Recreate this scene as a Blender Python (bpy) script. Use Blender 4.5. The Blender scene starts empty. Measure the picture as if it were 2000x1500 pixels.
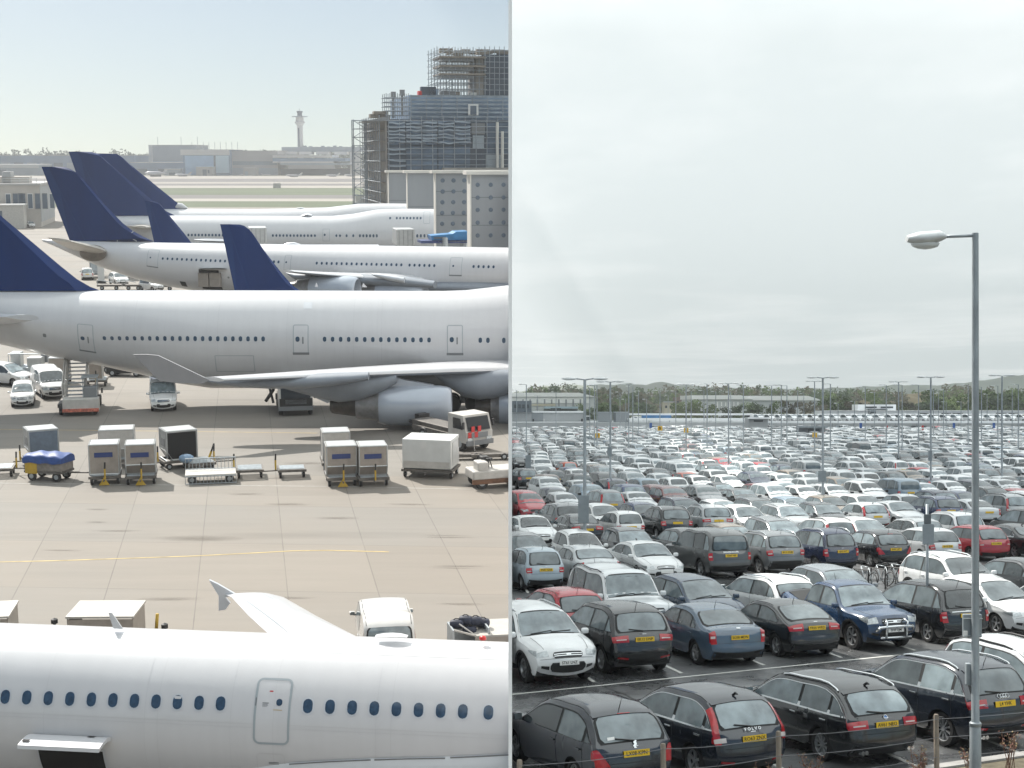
import bpy, bmesh, math, random
from mathutils import Vector, Matrix
rnd = random.Random(7)
sc = bpy.context.scene
COL = sc.collection
R = math.radians
F = 2900.0            # focal length in photo pixels (photo is 2000 wide)
HORIZON = 790.0       # row of the camera's level line in the photo
ALPHA = math.atan((790.0 - 305.0) / F)   # the apron is a slope rising away from the camera
TL = Matrix.Rotation(ALPHA, 4, 'X')
TLI = TL.inverted()
HL = 17.5             # eye above the apron
HR = 7.0             # eye above the car park
KD = F / 2550.0
FE = F / math.cos(ALPHA)
ZL = -HL
ZR = -HR

# ------------------------------------------------------------------ materials
MATS = {}
def nodes(name):
    m = bpy.data.materials.new(name); m.use_nodes = True
    nt = m.node_tree; b = nt.nodes['Principled BSDF']
    MATS[name] = m
    return m, nt, b
def N(nt, kind, **kw):
    n = nt.nodes.new(kind)
    for k, v in kw.items():
        if k.startswith('in_'):
            key = k[3:]
            n.inputs[int(key) if key.isdigit() else key].default_value = v
        else: setattr(n, k, v)
    return n
def pm(name, col, rough=0.5, metal=0.0, var=0.0, scale=3.0, bump=0.0, bscale=None, coat=0.0, spec=0.5, ior=None, stretch=None):
    """painted / plain surface with soft mottling and optional bump"""
    m, nt, b = nodes(name)
    b.inputs['Base Color'].default_value = (*col, 1)
    b.inputs['Roughness'].default_value = rough
    b.inputs['Metallic'].default_value = metal
    b.inputs['Specular IOR Level'].default_value = spec
    if ior: b.inputs['IOR'].default_value = ior
    if coat:
        b.inputs['Coat Weight'].default_value = coat
        b.inputs['Coat Roughness'].default_value = 0.04
    if var or bump:
        tc = N(nt, 'ShaderNodeTexCoord')
        src = tc.outputs['Object']
        if stretch:
            mp = N(nt, 'ShaderNodeMapping'); mp.inputs['Scale'].default_value = stretch
            nt.links.new(src, mp.inputs[0]); src = mp.outputs[0]
    if var:
        no = N(nt, 'ShaderNodeTexNoise', in_Scale=scale, in_Detail=5.0, in_Roughness=0.62)
        nt.links.new(src, no.inputs['Vector'])
        mr = N(nt, 'ShaderNodeMapRange'); mr.inputs[1].default_value = .3; mr.inputs[2].default_value = .7
        mr.inputs[3].default_value = 1 - var; mr.inputs[4].default_value = 1 + var
        nt.links.new(no.outputs['Fac'], mr.inputs[0])
        mx = N(nt, 'ShaderNodeVectorMath', operation='SCALE'); mx.inputs[0].default_value = col
        nt.links.new(mr.outputs[0], mx.inputs['Scale'])
        nt.links.new(mx.outputs[0], b.inputs['Base Color'])
    if bump:
        nb = N(nt, 'ShaderNodeTexNoise', in_Scale=bscale or scale * 6, in_Detail=4.0)
        nt.links.new(src, nb.inputs['Vector'])
        bp = N(nt, 'ShaderNodeBump', in_Strength=bump, in_Distance=0.05)
        nt.links.new(nb.outputs['Fac'], bp.inputs['Height'])
        nt.links.new(bp.outputs[0], b.inputs['Normal'])
    return m

# ------------------------------------------------------------------ mesh builder
class MB:
    def __init__(s): s.v = []; s.f = []; s.m = []
    def add(s, vs, fs, mi=0):
        o = len(s.v); s.v.extend([tuple(p) for p in vs])
        for f in fs: s.f.append(tuple(i + o for i in f)); s.m.append(mi)
        return s
    def box(s, c, d, mi=0, M=None, bev=0.0):
        x, y, z = c; a, b, e = d[0] / 2, d[1] / 2, d[2] / 2
        if bev > 0:
            bm = bmesh.new(); bmesh.ops.create_cube(bm, size=1)
            for v in bm.verts: v.co = Vector((v.co.x * d[0], v.co.y * d[1], v.co.z * d[2]))
            bmesh.ops.bevel(bm, geom=bm.edges[:], offset=bev, segments=2, affect='EDGES', profile=.5)
            bm.verts.index_update()
            vs = [v.co + Vector(c) for v in bm.verts]; fs = [[v.index for v in f.verts] for f in bm.faces]
            bm.free()
        else:
            vs = [Vector((x + i * a, y + j * b, z + k * e)) for k in (-1, 1) for j in (-1, 1) for i in (-1, 1)]
            fs = [(0, 2, 3, 1), (4, 5, 7, 6), (0, 1, 5, 4), (2, 6, 7, 3), (0, 4, 6, 2), (1, 3, 7, 5)]
        if M is not None: vs = [M @ v for v in vs]
        return s.add(vs, fs, mi)
    def prism(s, poly, d0, d1, axis='y', mi=0):
        """poly of 2-D points extruded along axis between d0 and d1; axis y: points are (x,z), x: (y,z), z: (x,y)"""
        n = len(poly)
        def P(p, d): return {'y': (p[0], d, p[1]), 'x': (d, p[0], p[1]), 'z': (p[0], p[1], d)}[axis]
        vs = [P(p, d0) for p in poly] + [P(p, d1) for p in poly]
        fs = [tuple(range(n)), tuple(range(2 * n - 1, n - 1, -1))] + [(i, i + n, (i + 1) % n + n, (i + 1) % n) for i in range(n)]
        return s.add(vs, fs, mi)
    def tube(s, pts, r, seg=8, mi=0, cap=True):
        pts = [Vector(p) for p in pts]; n = len(pts)
        rs = r if isinstance(r, (list, tuple)) else [r] * n
        vs = []; fs = []
        prev = None
        for i, p in enumerate(pts):
            t = (pts[min(i + 1, n - 1)] - pts[max(i - 1, 0)]).normalized()
            if prev is None:
                up = Vector((0, 0, 1)) if abs(t.z) < .9 else Vector((1, 0, 0))
            else: up = prev
            u = (up - t * up.dot(t)).normalized(); w = t.cross(u); prev = u
            for k in range(seg):
                a = 2 * math.pi * k / seg
                vs.append(p + (u * math.cos(a) + w * math.sin(a)) * rs[i])
        for i in range(n - 1):
            for k in range(seg):
                k2 = (k + 1) % seg
                fs.append((i * seg + k, i * seg + k2, (i + 1) * seg + k2, (i + 1) * seg + k))
        if cap:
            fs.append(tuple(range(seg - 1, -1, -1))); fs.append(tuple(range((n - 1) * seg, n * seg)))
        return s.add(vs, fs, mi)
    def grid(s, fn, nu, nv, mi=0, flip=False):
        vs = [fn(i / nu, j / nv) for i in range(nu + 1) for j in range(nv + 1)]
        fs = []
        for i in range(nu):
            for j in range(nv):
                a = i * (nv + 1) + j
                q = (a, a + 1, a + nv + 2, a + nv + 1)
                fs.append(q[::-1] if flip else q)
        return s.add(vs, fs, mi)
    def lathe(s, prof, seg=20, axis='z', c=(0, 0, 0), mi=0, cap=True):
        """prof: (radius, height) list revolved about axis through c"""
        vs = []; fs = []; n = len(prof)
        for r, h in prof:
            for k in range(seg):
                a = 2 * math.pi * k / seg; x, y = r * math.cos(a), r * math.sin(a)
                p = {'z': (x, y, h), 'x': (h, x, y), 'y': (x, h, y)}[axis]
                vs.append((p[0] + c[0], p[1] + c[1], p[2] + c[2]))
        for i in range(n - 1):
            for k in range(seg):
                k2 = (k + 1) % seg
                fs.append((i * seg + k, i * seg + k2, (i + 1) * seg + k2, (i + 1) * seg + k))
        if cap and prof[0][0] > 1e-4: fs.append(tuple(range(seg)))
        if cap and prof[-1][0] > 1e-4: fs.append(tuple(range((n - 1) * seg, n * seg)))
        return s.add(vs, fs, mi)
    def blob(s, c, rad, mi=0, sub=1, jit=.0, rr=None):
        bm = bmesh.new(); bmesh.ops.create_icosphere(bm, subdivisions=sub, radius=1)
        bm.verts.index_update(); rr = rr or rnd
        vs = [(c[0] + v.co.x * rad[0] * (1 + rr.uniform(-jit, jit)), c[1] + v.co.y * rad[1] * (1 + rr.uniform(-jit, jit)), c[2] + v.co.z * rad[2] * (1 + rr.uniform(-jit, jit))) for v in bm.verts]
        fs = [[v.index for v in f.verts] for f in bm.faces]; bm.free()
        return s.add(vs, fs, mi)
    def mesh(s, name, mats, smooth=False, auto=None):
        me = bpy.data.meshes.new(name)
        me.from_pydata(s.v, [], s.f)
        for m in (mats if isinstance(mats, (list, tuple)) else [mats]): me.materials.append(m)
        me.polygons.foreach_set('material_index', s.m)
        bm = bmesh.new(); bm.from_mesh(me)
        bmesh.ops.recalc_face_normals(bm, faces=bm.faces[:]); bm.to_mesh(me); bm.free()
        if smooth:
            me.polygons.foreach_set('use_smooth', [True] * len(me.polygons))
            me.update()
            if auto is not None:
                try: me.set_sharp_from_angle(angle=R(auto))
                except Exception: pass
        me.update()
        return me
    def build(s, name, mats, parent=None, smooth=False, auto=None, M=None):
        o = bpy.data.objects.new(name, s.mesh(name, mats, smooth, auto)); COL.objects.link(o)
        if parent is not None: o.parent = parent
        if M is not None: o.matrix_local = M
        return o

def thing(name, label, cat, M=None, group=None):
    o = bpy.data.objects.new(name, None); COL.objects.link(o)
    o.empty_display_size = .3
    if M is not None: o.matrix_world = M
    return tag(o, label, cat, group)
def tag(o, label=None, cat=None, group=None, kind=None):
    if label: o['label'] = label
    if cat: o['category'] = cat
    if group: o['group'] = group
    if kind: o['kind'] = kind
    return o
def struct(mb, name, mats, M=None, kind='structure', smooth=False, label=None):
    o = mb.build(name, mats, None, smooth)
    if M is not None: o.matrix_world = M
    o['kind'] = kind
    if label: o['label'] = label
    return o
KIDS = {}
def copy_obj(o, parent=None):
    c = o.copy(); COL.objects.link(c)
    if parent is not None: c.parent = parent; c.matrix_parent_inverse = Matrix.Identity(4)
    return c
def copy_tree(root, M, label=None, group=None):
    r = copy_obj(root); r.matrix_world = M
    if label: r['label'] = label
    if group: r['group'] = group
    for ch in root.children:
        c = copy_obj(ch, r); c.matrix_basis = ch.matrix_basis.copy()
        for g in ch.children:
            d = copy_obj(g, c); d.matrix_basis = g.matrix_basis.copy()
    return r

# ------------------------------------------------------------------ photo geometry
def rayL(px, py):
    return TLI.to_3x3() @ Vector(((px - 1000) / F, 1, (HORIZON - py) / F))
def Lp(px, py, D):
    """apron-frame point seen at a photo pixel at apron depth D"""
    r = rayL(px, py); return r * (D / r.y)
def Lg(px, py, z=None):
    r = rayL(px, py); return r * ((ZL if z is None else z) / r.z)
def Lpx(p):
    w = TL @ Vector(p); return (1000 + F * w.x / w.y, HORIZON - F * w.z / w.y)
def Rg(px, py, z=None):
    r = Vector(((px - 1000) / F, 1, (HORIZON - py) / F)); return r * ((ZR if z is None else z) / r.z)
def Rp(px, py, Y):
    return Vector(((px - 1000) / F, 1, (HORIZON - py) / F)) * Y
def LM(p, yaw=0.0):
    return TL @ Matrix.Translation(Vector(p)) @ Matrix.Rotation(yaw, 4, 'Z')
def RM(p, yaw=0.0):
    return Matrix.Translation(Vector(p)) @ Matrix.Rotation(yaw, 4, 'Z')
def text_mesh(txt, size, name, mat, parent, M, ext=.002, align='CENTER'):
    cu = bpy.data.curves.new(name, 'FONT'); cu.body = txt; cu.size = size; cu.extrude = ext
    cu.align_x = align; cu.align_y = 'CENTER'; cu.resolution_u = 2; cu.offset = size * .012
    tmp = bpy.data.objects.new(name, cu); COL.objects.link(tmp)
    dg = bpy.context.evaluated_depsgraph_get()
    me = bpy.data.meshes.new_from_object(tmp.evaluated_get(dg)); me.name = name
    bpy.data.objects.remove(tmp); bpy.data.curves.remove(cu)
    me.materials.clear(); me.materials.append(mat)
    o = bpy.data.objects.new(name, me); COL.objects.link(o)
    o.parent = parent; o.matrix_local = M
    return o

# ------------------------------------------------------------------ shared materials
def skin():
    m, nt, b = nodes('aircraft_white_paint'); tc = N(nt, 'ShaderNodeTexCoord'); sx = N(nt, 'ShaderNodeSeparateXYZ'); nt.links.new(tc.outputs['Object'], sx.inputs[0])
    def mm(op, a, c): 
        n = N(nt, 'ShaderNodeMath', operation=op)
        for i, q in enumerate((a, c)):
            if hasattr(q, 'is_output'): nt.links.new(q, n.inputs[i])
            else: n.inputs[i].default_value = q
        return n.outputs[0]
    fr = mm('ABSOLUTE', mm('SUBTRACT', mm('FRACT', mm('DIVIDE', sx.outputs[0], 2.9), 0), .5), 0)
    line = mm('LESS_THAN', fr, .0035)
    mp = N(nt, 'ShaderNodeMapping'); mp.inputs['Scale'].default_value = (1.6, .5, .22); nt.links.new(tc.outputs['Object'], mp.inputs[0])
    n1 = N(nt, 'ShaderNodeTexNoise', in_Scale=1.3, in_Detail=6.0, in_Roughness=.65); nt.links.new(mp.outputs[0], n1.inputs['Vector'])
    n2 = N(nt, 'ShaderNodeTexNoise', in_Scale=.35, in_Detail=3.0); nt.links.new(tc.outputs['Object'], n2.inputs['Vector'])
    t = mm('ADD', .90, mm('ADD', mm('MULTIPLY', n1.outputs['Fac'], .13), mm('MULTIPLY', n2.outputs['Fac'], .07)))
    t = mm('MULTIPLY', t, mm('SUBTRACT', 1.0, mm('MULTIPLY', line, .06)))
    mx = N(nt, 'ShaderNodeVectorMath', operation='SCALE'); mx.inputs[0].default_value = (.50, .505, .52); nt.links.new(t, mx.inputs['Scale']); nt.links.new(mx.outputs[0], b.inputs['Base Color'])
    b.inputs['Roughness'].default_value = .30; b.inputs['Coat Weight'].default_value = .35; b.inputs['Coat Roughness'].default_value = .08
    return m
PLANE_WHITE = skin()
PLANE_GREY = pm('aircraft_grey_metal', (.50, .52, .55), .38, metal=.25, var=.05, scale=1.2)
FIN_BLUE = pm('tail_blue_paint', (.0015, .021, .105), .5, var=.10, scale=.35, spec=.2, stretch=(1, 1, .3))
NACELLE = pm('nacelle_paint', (.33, .37, .43), .30, metal=.15, var=.04, scale=1.5, coat=.5)
HOTMETAL = pm('exhaust_metal', (.05, .043, .038), .4, metal=.3, var=.3, scale=2.5)
PANE = pm('cabin_window_glass', (.030, .060, .105), .12, var=.3, scale=9)
DARK = pm('dark_rubber', (.015, .015, .016), .6)
BLACK = pm('black_void', (.004, .004, .005), .8)
SEAM = pm('panel_seam', (.29, .33, .355), .5)
GREYTRIM = pm('grey_trim', (.16, .17, .18), .45)
WHITE = pm('white_vehicle_paint', (.54, .54, .53), .35, var=.03, scale=2, coat=.3)
OFFWHITE = pm('dirty_white_paint', (.42, .405, .38), .5, var=.12, scale=2.5)
TANBOX = pm('container_dull_aluminium', (.28, .25, .222), .45, metal=.25, var=.14, scale=2.2, bump=.08)
ALU = pm('bright_aluminium', (.42, .43, .43), .38, metal=.35, var=.10, scale=2.0, bump=.05)
STEEL = pm('galvanised_steel', (.36, .39, .41), .45, metal=.55, var=.16, scale=5)
DIRTSTEEL = pm('dirty_steel_frame', (.12, .11, .10), .6, metal=.4, var=.3, scale=5)
YELLOW = pm('safety_yellow', (.42, .27, .025), .5, var=.15, scale=4)
RED = pm('signal_red', (.50, .022, .02), .4)
NAVY = pm('navy_panel', (.012, .030, .13), .45)
TARP = pm('blue_tarpaulin', (.018, .055, .20), .55, var=.25, scale=4, bump=.3, bscale=6)
GLASSDK = pm('vehicle_glass', (.014, .018, .022), .05, spec=.35)
BAGDARK = pm('dark_luggage', (.015, .02, .04), .6, var=.4, scale=6)
# ------------------------------------------------------------------ cars
def make_paint():
    m, nt, b = nodes('car_paint')
    oi = N(nt, 'ShaderNodeObjectInfo')
    tc = N(nt, 'ShaderNodeTexCoord')
    no = N(nt, 'ShaderNodeTexNoise', in_Scale=1.6, in_Detail=6.0, in_Roughness=.7)
    nt.links.new(tc.outputs['Object'], no.inputs['Vector'])
    mr = N(nt, 'ShaderNodeMapRange'); mr.inputs[1].default_value = .3; mr.inputs[2].default_value = .75
    mr.inputs[3].default_value = .88; mr.inputs[4].default_value = 1.06
    nt.links.new(no.outputs['Fac'], mr.inputs[0])
    mx = N(nt, 'ShaderNodeVectorMath', operation='SCALE')
    nt.links.new(oi.outputs['Color'], mx.inputs[0]); nt.links.new(mr.outputs[0], mx.inputs['Scale'])
    nt.links.new(mx.outputs[0], b.inputs['Base Color'])
    b.inputs['Metallic'].default_value = 0.0
    b.inputs['Roughness'].default_value = .38
    b.inputs['Specular IOR Level'].default_value = 0.0
    b.inputs['Coat Weight'].default_value = 1.0
    b.inputs['Coat IOR'].default_value = 1.9
    b.inputs['Coat Roughness'].default_value = .13
    return m
PAINT = make_paint()
def make_glass():
    m, nt, b = nodes('car_window_glass')
    tc = N(nt, 'ShaderNodeTexCoord')
    no = N(nt, 'ShaderNodeTexNoise', in_Scale=2.2, in_Detail=3.0)
    nt.links.new(tc.outputs['Object'], no.inputs['Vector'])
    cr = N(nt, 'ShaderNodeValToRGB')
    cr.color_ramp.elements[0].position = .35; cr.color_ramp.elements[0].color = (.075, .095, .104, 1)
    cr.color_ramp.elements[1].position = .68; cr.color_ramp.elements[1].color = (.15, .185, .198, 1)  # paler mottled base colour holds part of the sky's reflection
    nt.links.new(no.outputs['Fac'], cr.inputs[0])
    oi = N(nt, 'ShaderNodeObjectInfo'); mr = N(nt, 'ShaderNodeMapRange'); mr.inputs[3].default_value = .30; mr.inputs[4].default_value = 1.75; nt.links.new(oi.outputs['Random'], mr.inputs[0])
    mx = N(nt, 'ShaderNodeVectorMath', operation='SCALE'); nt.links.new(cr.outputs[0], mx.inputs[0]); nt.links.new(mr.outputs[0], mx.inputs['Scale']); nt.links.new(mx.outputs[0], b.inputs['Base Color'])
    b.inputs['Roughness'].default_value = .03; b.inputs['IOR'].default_value = 1.8
    return m
CARGLASS = make_glass()
TYRE = pm('tyre_rubber', (.012, .012, .013), .75, var=.3, scale=8)
RIM = pm('alloy_rim', (.42, .43, .44), .3, metal=.7, var=.15, scale=6)
CARTRIM = pm('black_car_trim', (.014, .015, .016), .45)
CHROME = pm('chrome_trim', (.65, .67, .68), .15, metal=.95)
TAILRED = pm('tail_lamp_red', (.38, .012, .018), .12, coat=.8, var=.25, scale=9)
TAILCLR = pm('tail_lamp_clear', (.55, .50, .48), .15, coat=.8)
HEADL = pm('head_lamp_lens', (.46, .49, .50), .12, metal=.2, coat=1, var=.35, scale=14)
PLATEY = pm('plate_yellow', (.68, .44, .015), .45)
PLATEW = pm('plate_white', (.72, .72, .70), .45)
PLATEBLUE = pm('plate_blue_band', (.01, .05, .30), .4)
LETTER = pm('plate_black', (.006, .006, .006), .5)
SEATM = pm('car_shut_line', (.010, .011, .012), .7)
CARMATS = [PAINT, CARGLASS, TYRE, RIM, CARTRIM, CHROME, TAILRED, TAILCLR, HEADL, PLATEY, PLATEW, SEATM]
CI = {m.name: i for i, m in enumerate(CARMATS)}
mPAINT, mGLASS, mTYRE, mRIM, mTRIM, mCHROME, mRED, mCLR, mHEAD, mPY, mPW, mSEAM = range(12)

# silhouettes: 15 points (x, z) from rear-bottom over the roof to front-bottom
#  0 rear bottom 1 bumper 2 bumper top 3 tail top 4 glass base 5 glass top 6 roof rear 7 roof mid 8 screen top
#  9 screen base 10 bonnet 11 bonnet edge 12 grille 13 bumper 14 front bottom
CT = {
 'hatch': dict(W=.885, wb=(-1.28, 1.27), rw=.31, p=[(-1.93, .27), (-2.06, .44), (-2.05, .66), (-1.99, .90), (-1.95, .98), (-1.58, 1.38), (-1.40, 1.46), (-.55, 1.50), (.18, 1.44), (1.08, .98), (1.62, .88), (1.96, .72), (2.05, .58), (2.06, .40), (1.94, .22)], belt=(.99, .90)),
 'smallhatch': dict(W=.835, wb=(-1.18, 1.2), rw=.29, p=[(-1.75, .27), (-1.86, .44), (-1.85, .66), (-1.80, .88), (-1.77, .96), (-1.50, 1.40), (-1.32, 1.48), (-.5, 1.52), (.15, 1.45), (1.0, .98), (1.48, .89), (1.80, .72), (1.89, .58), (1.90, .40), (1.79, .22)], belt=(.98, .90)),
 'saloon': dict(W=.90, wb=(-1.35, 1.38), rw=.32, p=[(-2.18, .29), (-2.29, .46), (-2.27, .68), (-2.20, .98), (-1.75, 1.06), (-1.02, 1.36), (-.78, 1.41), (-.2, 1.44), (.35, 1.39), (1.12, .97), (1.72, .86), (2.12, .70), (2.22, .56), (2.24, .40), (2.12, .23)], belt=(.98, .90)),
 'estate': dict(W=.905, wb=(-1.38, 1.42), rw=.32, p=[(-2.22, .28), (-2.34, .46), (-2.32, .68), (-2.26, .92), (-2.22, 1.0), (-1.84, 1.36), (-1.66, 1.44), (-.5, 1.49), (.36, 1.42), (1.18, .97), (1.80, .86), (2.20, .70), (2.29, .56), (2.31, .40), (2.18, .23)], belt=(.99, .90)),
 'suv': dict(W=.93, wb=(-1.32, 1.36), rw=.36, p=[(-2.06, .36), (-2.19, .54), (-2.17, .80), (-2.10, 1.06), (-2.06, 1.13), (-1.74, 1.56), (-1.54, 1.64), (-.5, 1.69), (.30, 1.62), (1.10, 1.14), (1.72, 1.03), (2.08, .88), (2.18, .70), (2.20, .50), (2.06, .30)], belt=(1.15, 1.04)),
 'boxsuv': dict(W=.955, wb=(-1.40, 1.45), rw=.38, p=[(-2.26, .40), (-2.38, .56), (-2.36, .80), (-2.32, 1.06), (-2.30, 1.14), (-2.16, 1.70), (-2.0, 1.80), (-.6, 1.84), (.45, 1.79), (1.02, 1.18), (1.80, 1.10), (2.22, 1.02), (2.30, .78), (2.31, .54), (2.18, .34)], belt=(1.16, 1.12)),
 'mpv': dict(W=.90, wb=(-1.40, 1.42), rw=.32, p=[(-2.08, .27), (-2.22, .45), (-2.21, .70), (-2.15, .98), (-2.12, 1.06), (-1.86, 1.54), (-1.66, 1.64), (-.6, 1.69), (.30, 1.61), (1.34, 1.06), (1.78, .92), (2.10, .76), (2.19, .60), (2.20, .42), (2.08, .22)], belt=(1.06, .98)),
 'pickup': dict(W=.93, wb=(-1.45, 1.5), rw=.38, p=[(-2.45, .45), (-2.54, .60), (-2.52, .85), (-2.48, 1.08), (-.92, 1.12), (-.76, 1.62), (-.58, 1.70), (-.1, 1.73), (.42, 1.66), (1.06, 1.16), (1.75, 1.07), (2.2, .98), (2.3, .76), (2.31, .52), (2.15, .36)], belt=(1.14, 1.10)),
 'coupe': dict(W=.875, wb=(-1.34, 1.37), rw=.32, p=[(-2.05, .29), (-2.16, .46), (-2.13, .68), (-2.05, .97), (-1.88, 1.03), (-1.02, 1.34), (-.80, 1.38), (-.3, 1.40), (.25, 1.35), (1.10, .94), (1.70, .84), (2.06, .68), (2.15, .55), (2.16, .40), (2.05, .22)], belt=(.97, .88)),
 'van': dict(W=.95, wb=(-1.5, 1.62), rw=.33, p=[(-2.30, .34), (-2.40, .50), (-2.40, .80), (-2.38, 1.05), (-2.37, 1.16), (-2.26, 1.84), (-2.16, 1.93), (-.6, 1.97), (.95, 1.90), (1.72, 1.20), (2.06, 1.08), (2.34, .92), (2.42, .70), (2.43, .48), (2.30, .26)], belt=(1.18, 1.12)),
 'bigvan': dict(W=.98, wb=(-1.6, 1.75), rw=.34, p=[(-2.55, .36), (-2.65, .52), (-2.65, .82), (-2.63, 1.1), (-2.62, 1.25), (-2.54, 2.12), (-2.44, 2.22), (-.6, 2.26), (1.25, 2.16), (1.86, 1.32), (2.22, 1.14), (2.46, .96), (2.55, .72), (2.56, .48), (2.42, .28)], belt=(1.28, 1.2)),
}
class CarShape:
    def __init__(s, kind, sub=4):
        d = CT[kind]; s.kind = kind; s.W0 = d['W']; s.p = d['p']; s.wb = d['wb']; s.rw = d['rw']; s.belt = d['belt']
        s.xr = min(p[0] for p in s.p); s.xf = max(p[0] for p in s.p)
        s.H = max(p[1] for p in s.p)
        s.sub = sub
    def C(s, t):
        p = s.p; n = len(p) - 1
        t = max(0, min(n, t)); i = min(int(t), n - 1); u = t - i
        a, b = p[i], p[i + 1]
        a0 = p[max(i - 1, 0)]; b1 = p[min(i + 2, n)]
        l1 = math.dist(a, b)
        def tang(q0, q1, q2, l):
            la, lb = max(math.dist(q0, q1), .02), max(math.dist(q1, q2), .02)
            # non-uniform Catmull-Rom tangent scaled to this span
            return [((q1[k] - q0[k]) / la * lb + (q2[k] - q1[k]) / lb * la) / (la + lb) * l for k in (0, 1)]
        m0 = tang(a0, a, b, l1) if i > 0 else [b[0] - a[0], b[1] - a[1]]
        m1 = tang(a, b, b1, l1) if i < n - 1 else [b[0] - a[0], b[1] - a[1]]
        h00 = 2 * u**3 - 3 * u**2 + 1; h10 = u**3 - 2 * u**2 + u; h01 = -2 * u**3 + 3 * u**2; h11 = u**3 - u**2
        return (h00 * a[0] + h10 * m0[0] + h01 * b[0] + h11 * m1[0], h00 * a[1] + h10 * m0[1] + h01 * b[1] + h11 * m1[1])
    def nrm(s, t):
        a, b = s.C(t - .06), s.C(t + .06)
        dx, dz = b[0] - a[0], b[1] - a[1]; l = math.hypot(dx, dz) or 1
        return (-dz / l, dx / l)
    def beltz(s, x):
        u = (x - s.xr) / (s.xf - s.xr); return s.belt[0] + (s.belt[1] - s.belt[0]) * u
    def W(s, x, z):
        w = s.W0; zb = s.beltz(x) - .04
        boxy = s.kind in ('van', 'bigvan', 'boxsuv')
        if z > zb: w -= (z - zb) * (.10 if s.kind in ('van', 'bigvan') else .2 if boxy else .36) + .012 * min(1, (z - zb) / .04)
        mid = .66 * s.H / 1.48
        if z < mid: w -= .07 * ((mid - z) / .45) ** 2
        # shoulder crease
        w += .012 * math.exp(-((z - zb + .16) / .05) ** 2)
        d = (x - (s.xf - .95)) / .95
        if d > 0: w -= (.13 if boxy else .17) * d ** 2.3
        d = ((s.xr + .8) - x) / .8
        if d > 0: w -= (.05 if boxy else .15) * d ** 2.2
        return w
    RAD = .085
    def T(s, t, w, off=0.0):
        c = s.C(t); n = s.nrm(t); r = s.RAD
        q = (c[0] - n[0] * r, c[1] - n[1] * r)
        Wt = s.W(*q)
        sg = 1 if w >= 0 else -1; a = abs(w)
        crown = .05 if 4.9 < t < 8.1 else .055
        if t > 10.8: crown = .16
        elif t < 3.2: crown = .09
        elif t > 8.1 and t < 9.2: crown = .07
        if a <= .8:
            y = (Wt - r) * a / .8; ins = -off
        else:
            th = (a - .8) / .2 * math.pi / 2
            y = Wt - r + (r + off) * math.sin(th); ins = r - (r + off) * math.cos(th)
        ins += crown * (min(a, .8) / .8) ** 2 * (0 if t > 14 else 1) - 0.0
        ins -= crown * .55
        f = min(1, max(0, (y / max(Wt, .1))))
        # keep the very edge on the side panel
        e = max(0, (a - .8) / .2)
        ins = ins * (1 - e) + (r - (off if e < 1 else 0) * math.cos(e * math.pi / 2)) * e if e > 0 else ins
        return (c[0] - n[0] * ins, sg * y, c[1] - n[1] * ins)
    def prep(s):
        s.q = []
        nn = (len(s.p) - 1) * s.sub
        for i in range(nn + 1):
            t = i / s.sub; c = s.C(t); n = s.nrm(t); s.q.append((c[0] - n[0] * s.RAD, c[1] - n[1] * s.RAD))
        s.qx0 = min(q[0] for q in s.q) + .002; s.qx1 = max(q[0] for q in s.q) - .002
    def span(s, x):
        zs = []
        for a, b in zip(s.q, s.q[1:]):
            if (a[0] - x) * (b[0] - x) <= 0 and abs(a[0] - b[0]) > 1e-7:
                zs.append(a[1] + (b[1] - a[1]) * (x - a[0]) / (b[0] - a[0]))
        return (min(zs), max(zs)) if zs else (.5, .5)
    def sill(s): return s.rw * .70
    def zlo(s, x, arch=True):
        lo, hi = s.span(x)
        z = s.sill() if s.p[0][0] + .05 < x < s.p[14][0] - .05 else lo
        if arch:
            for c in s.wb:
                R_ = s.rw + .055
                if abs(x - c) < R_: z = max(z, s.rw - .01 + math.sqrt(R_ * R_ - (x - c) ** 2))
        return min(z, hi)
    def S(s, x, z, off=0.0, side=1):
        return (x, side * (s.W(x, z) + off), z)

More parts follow.
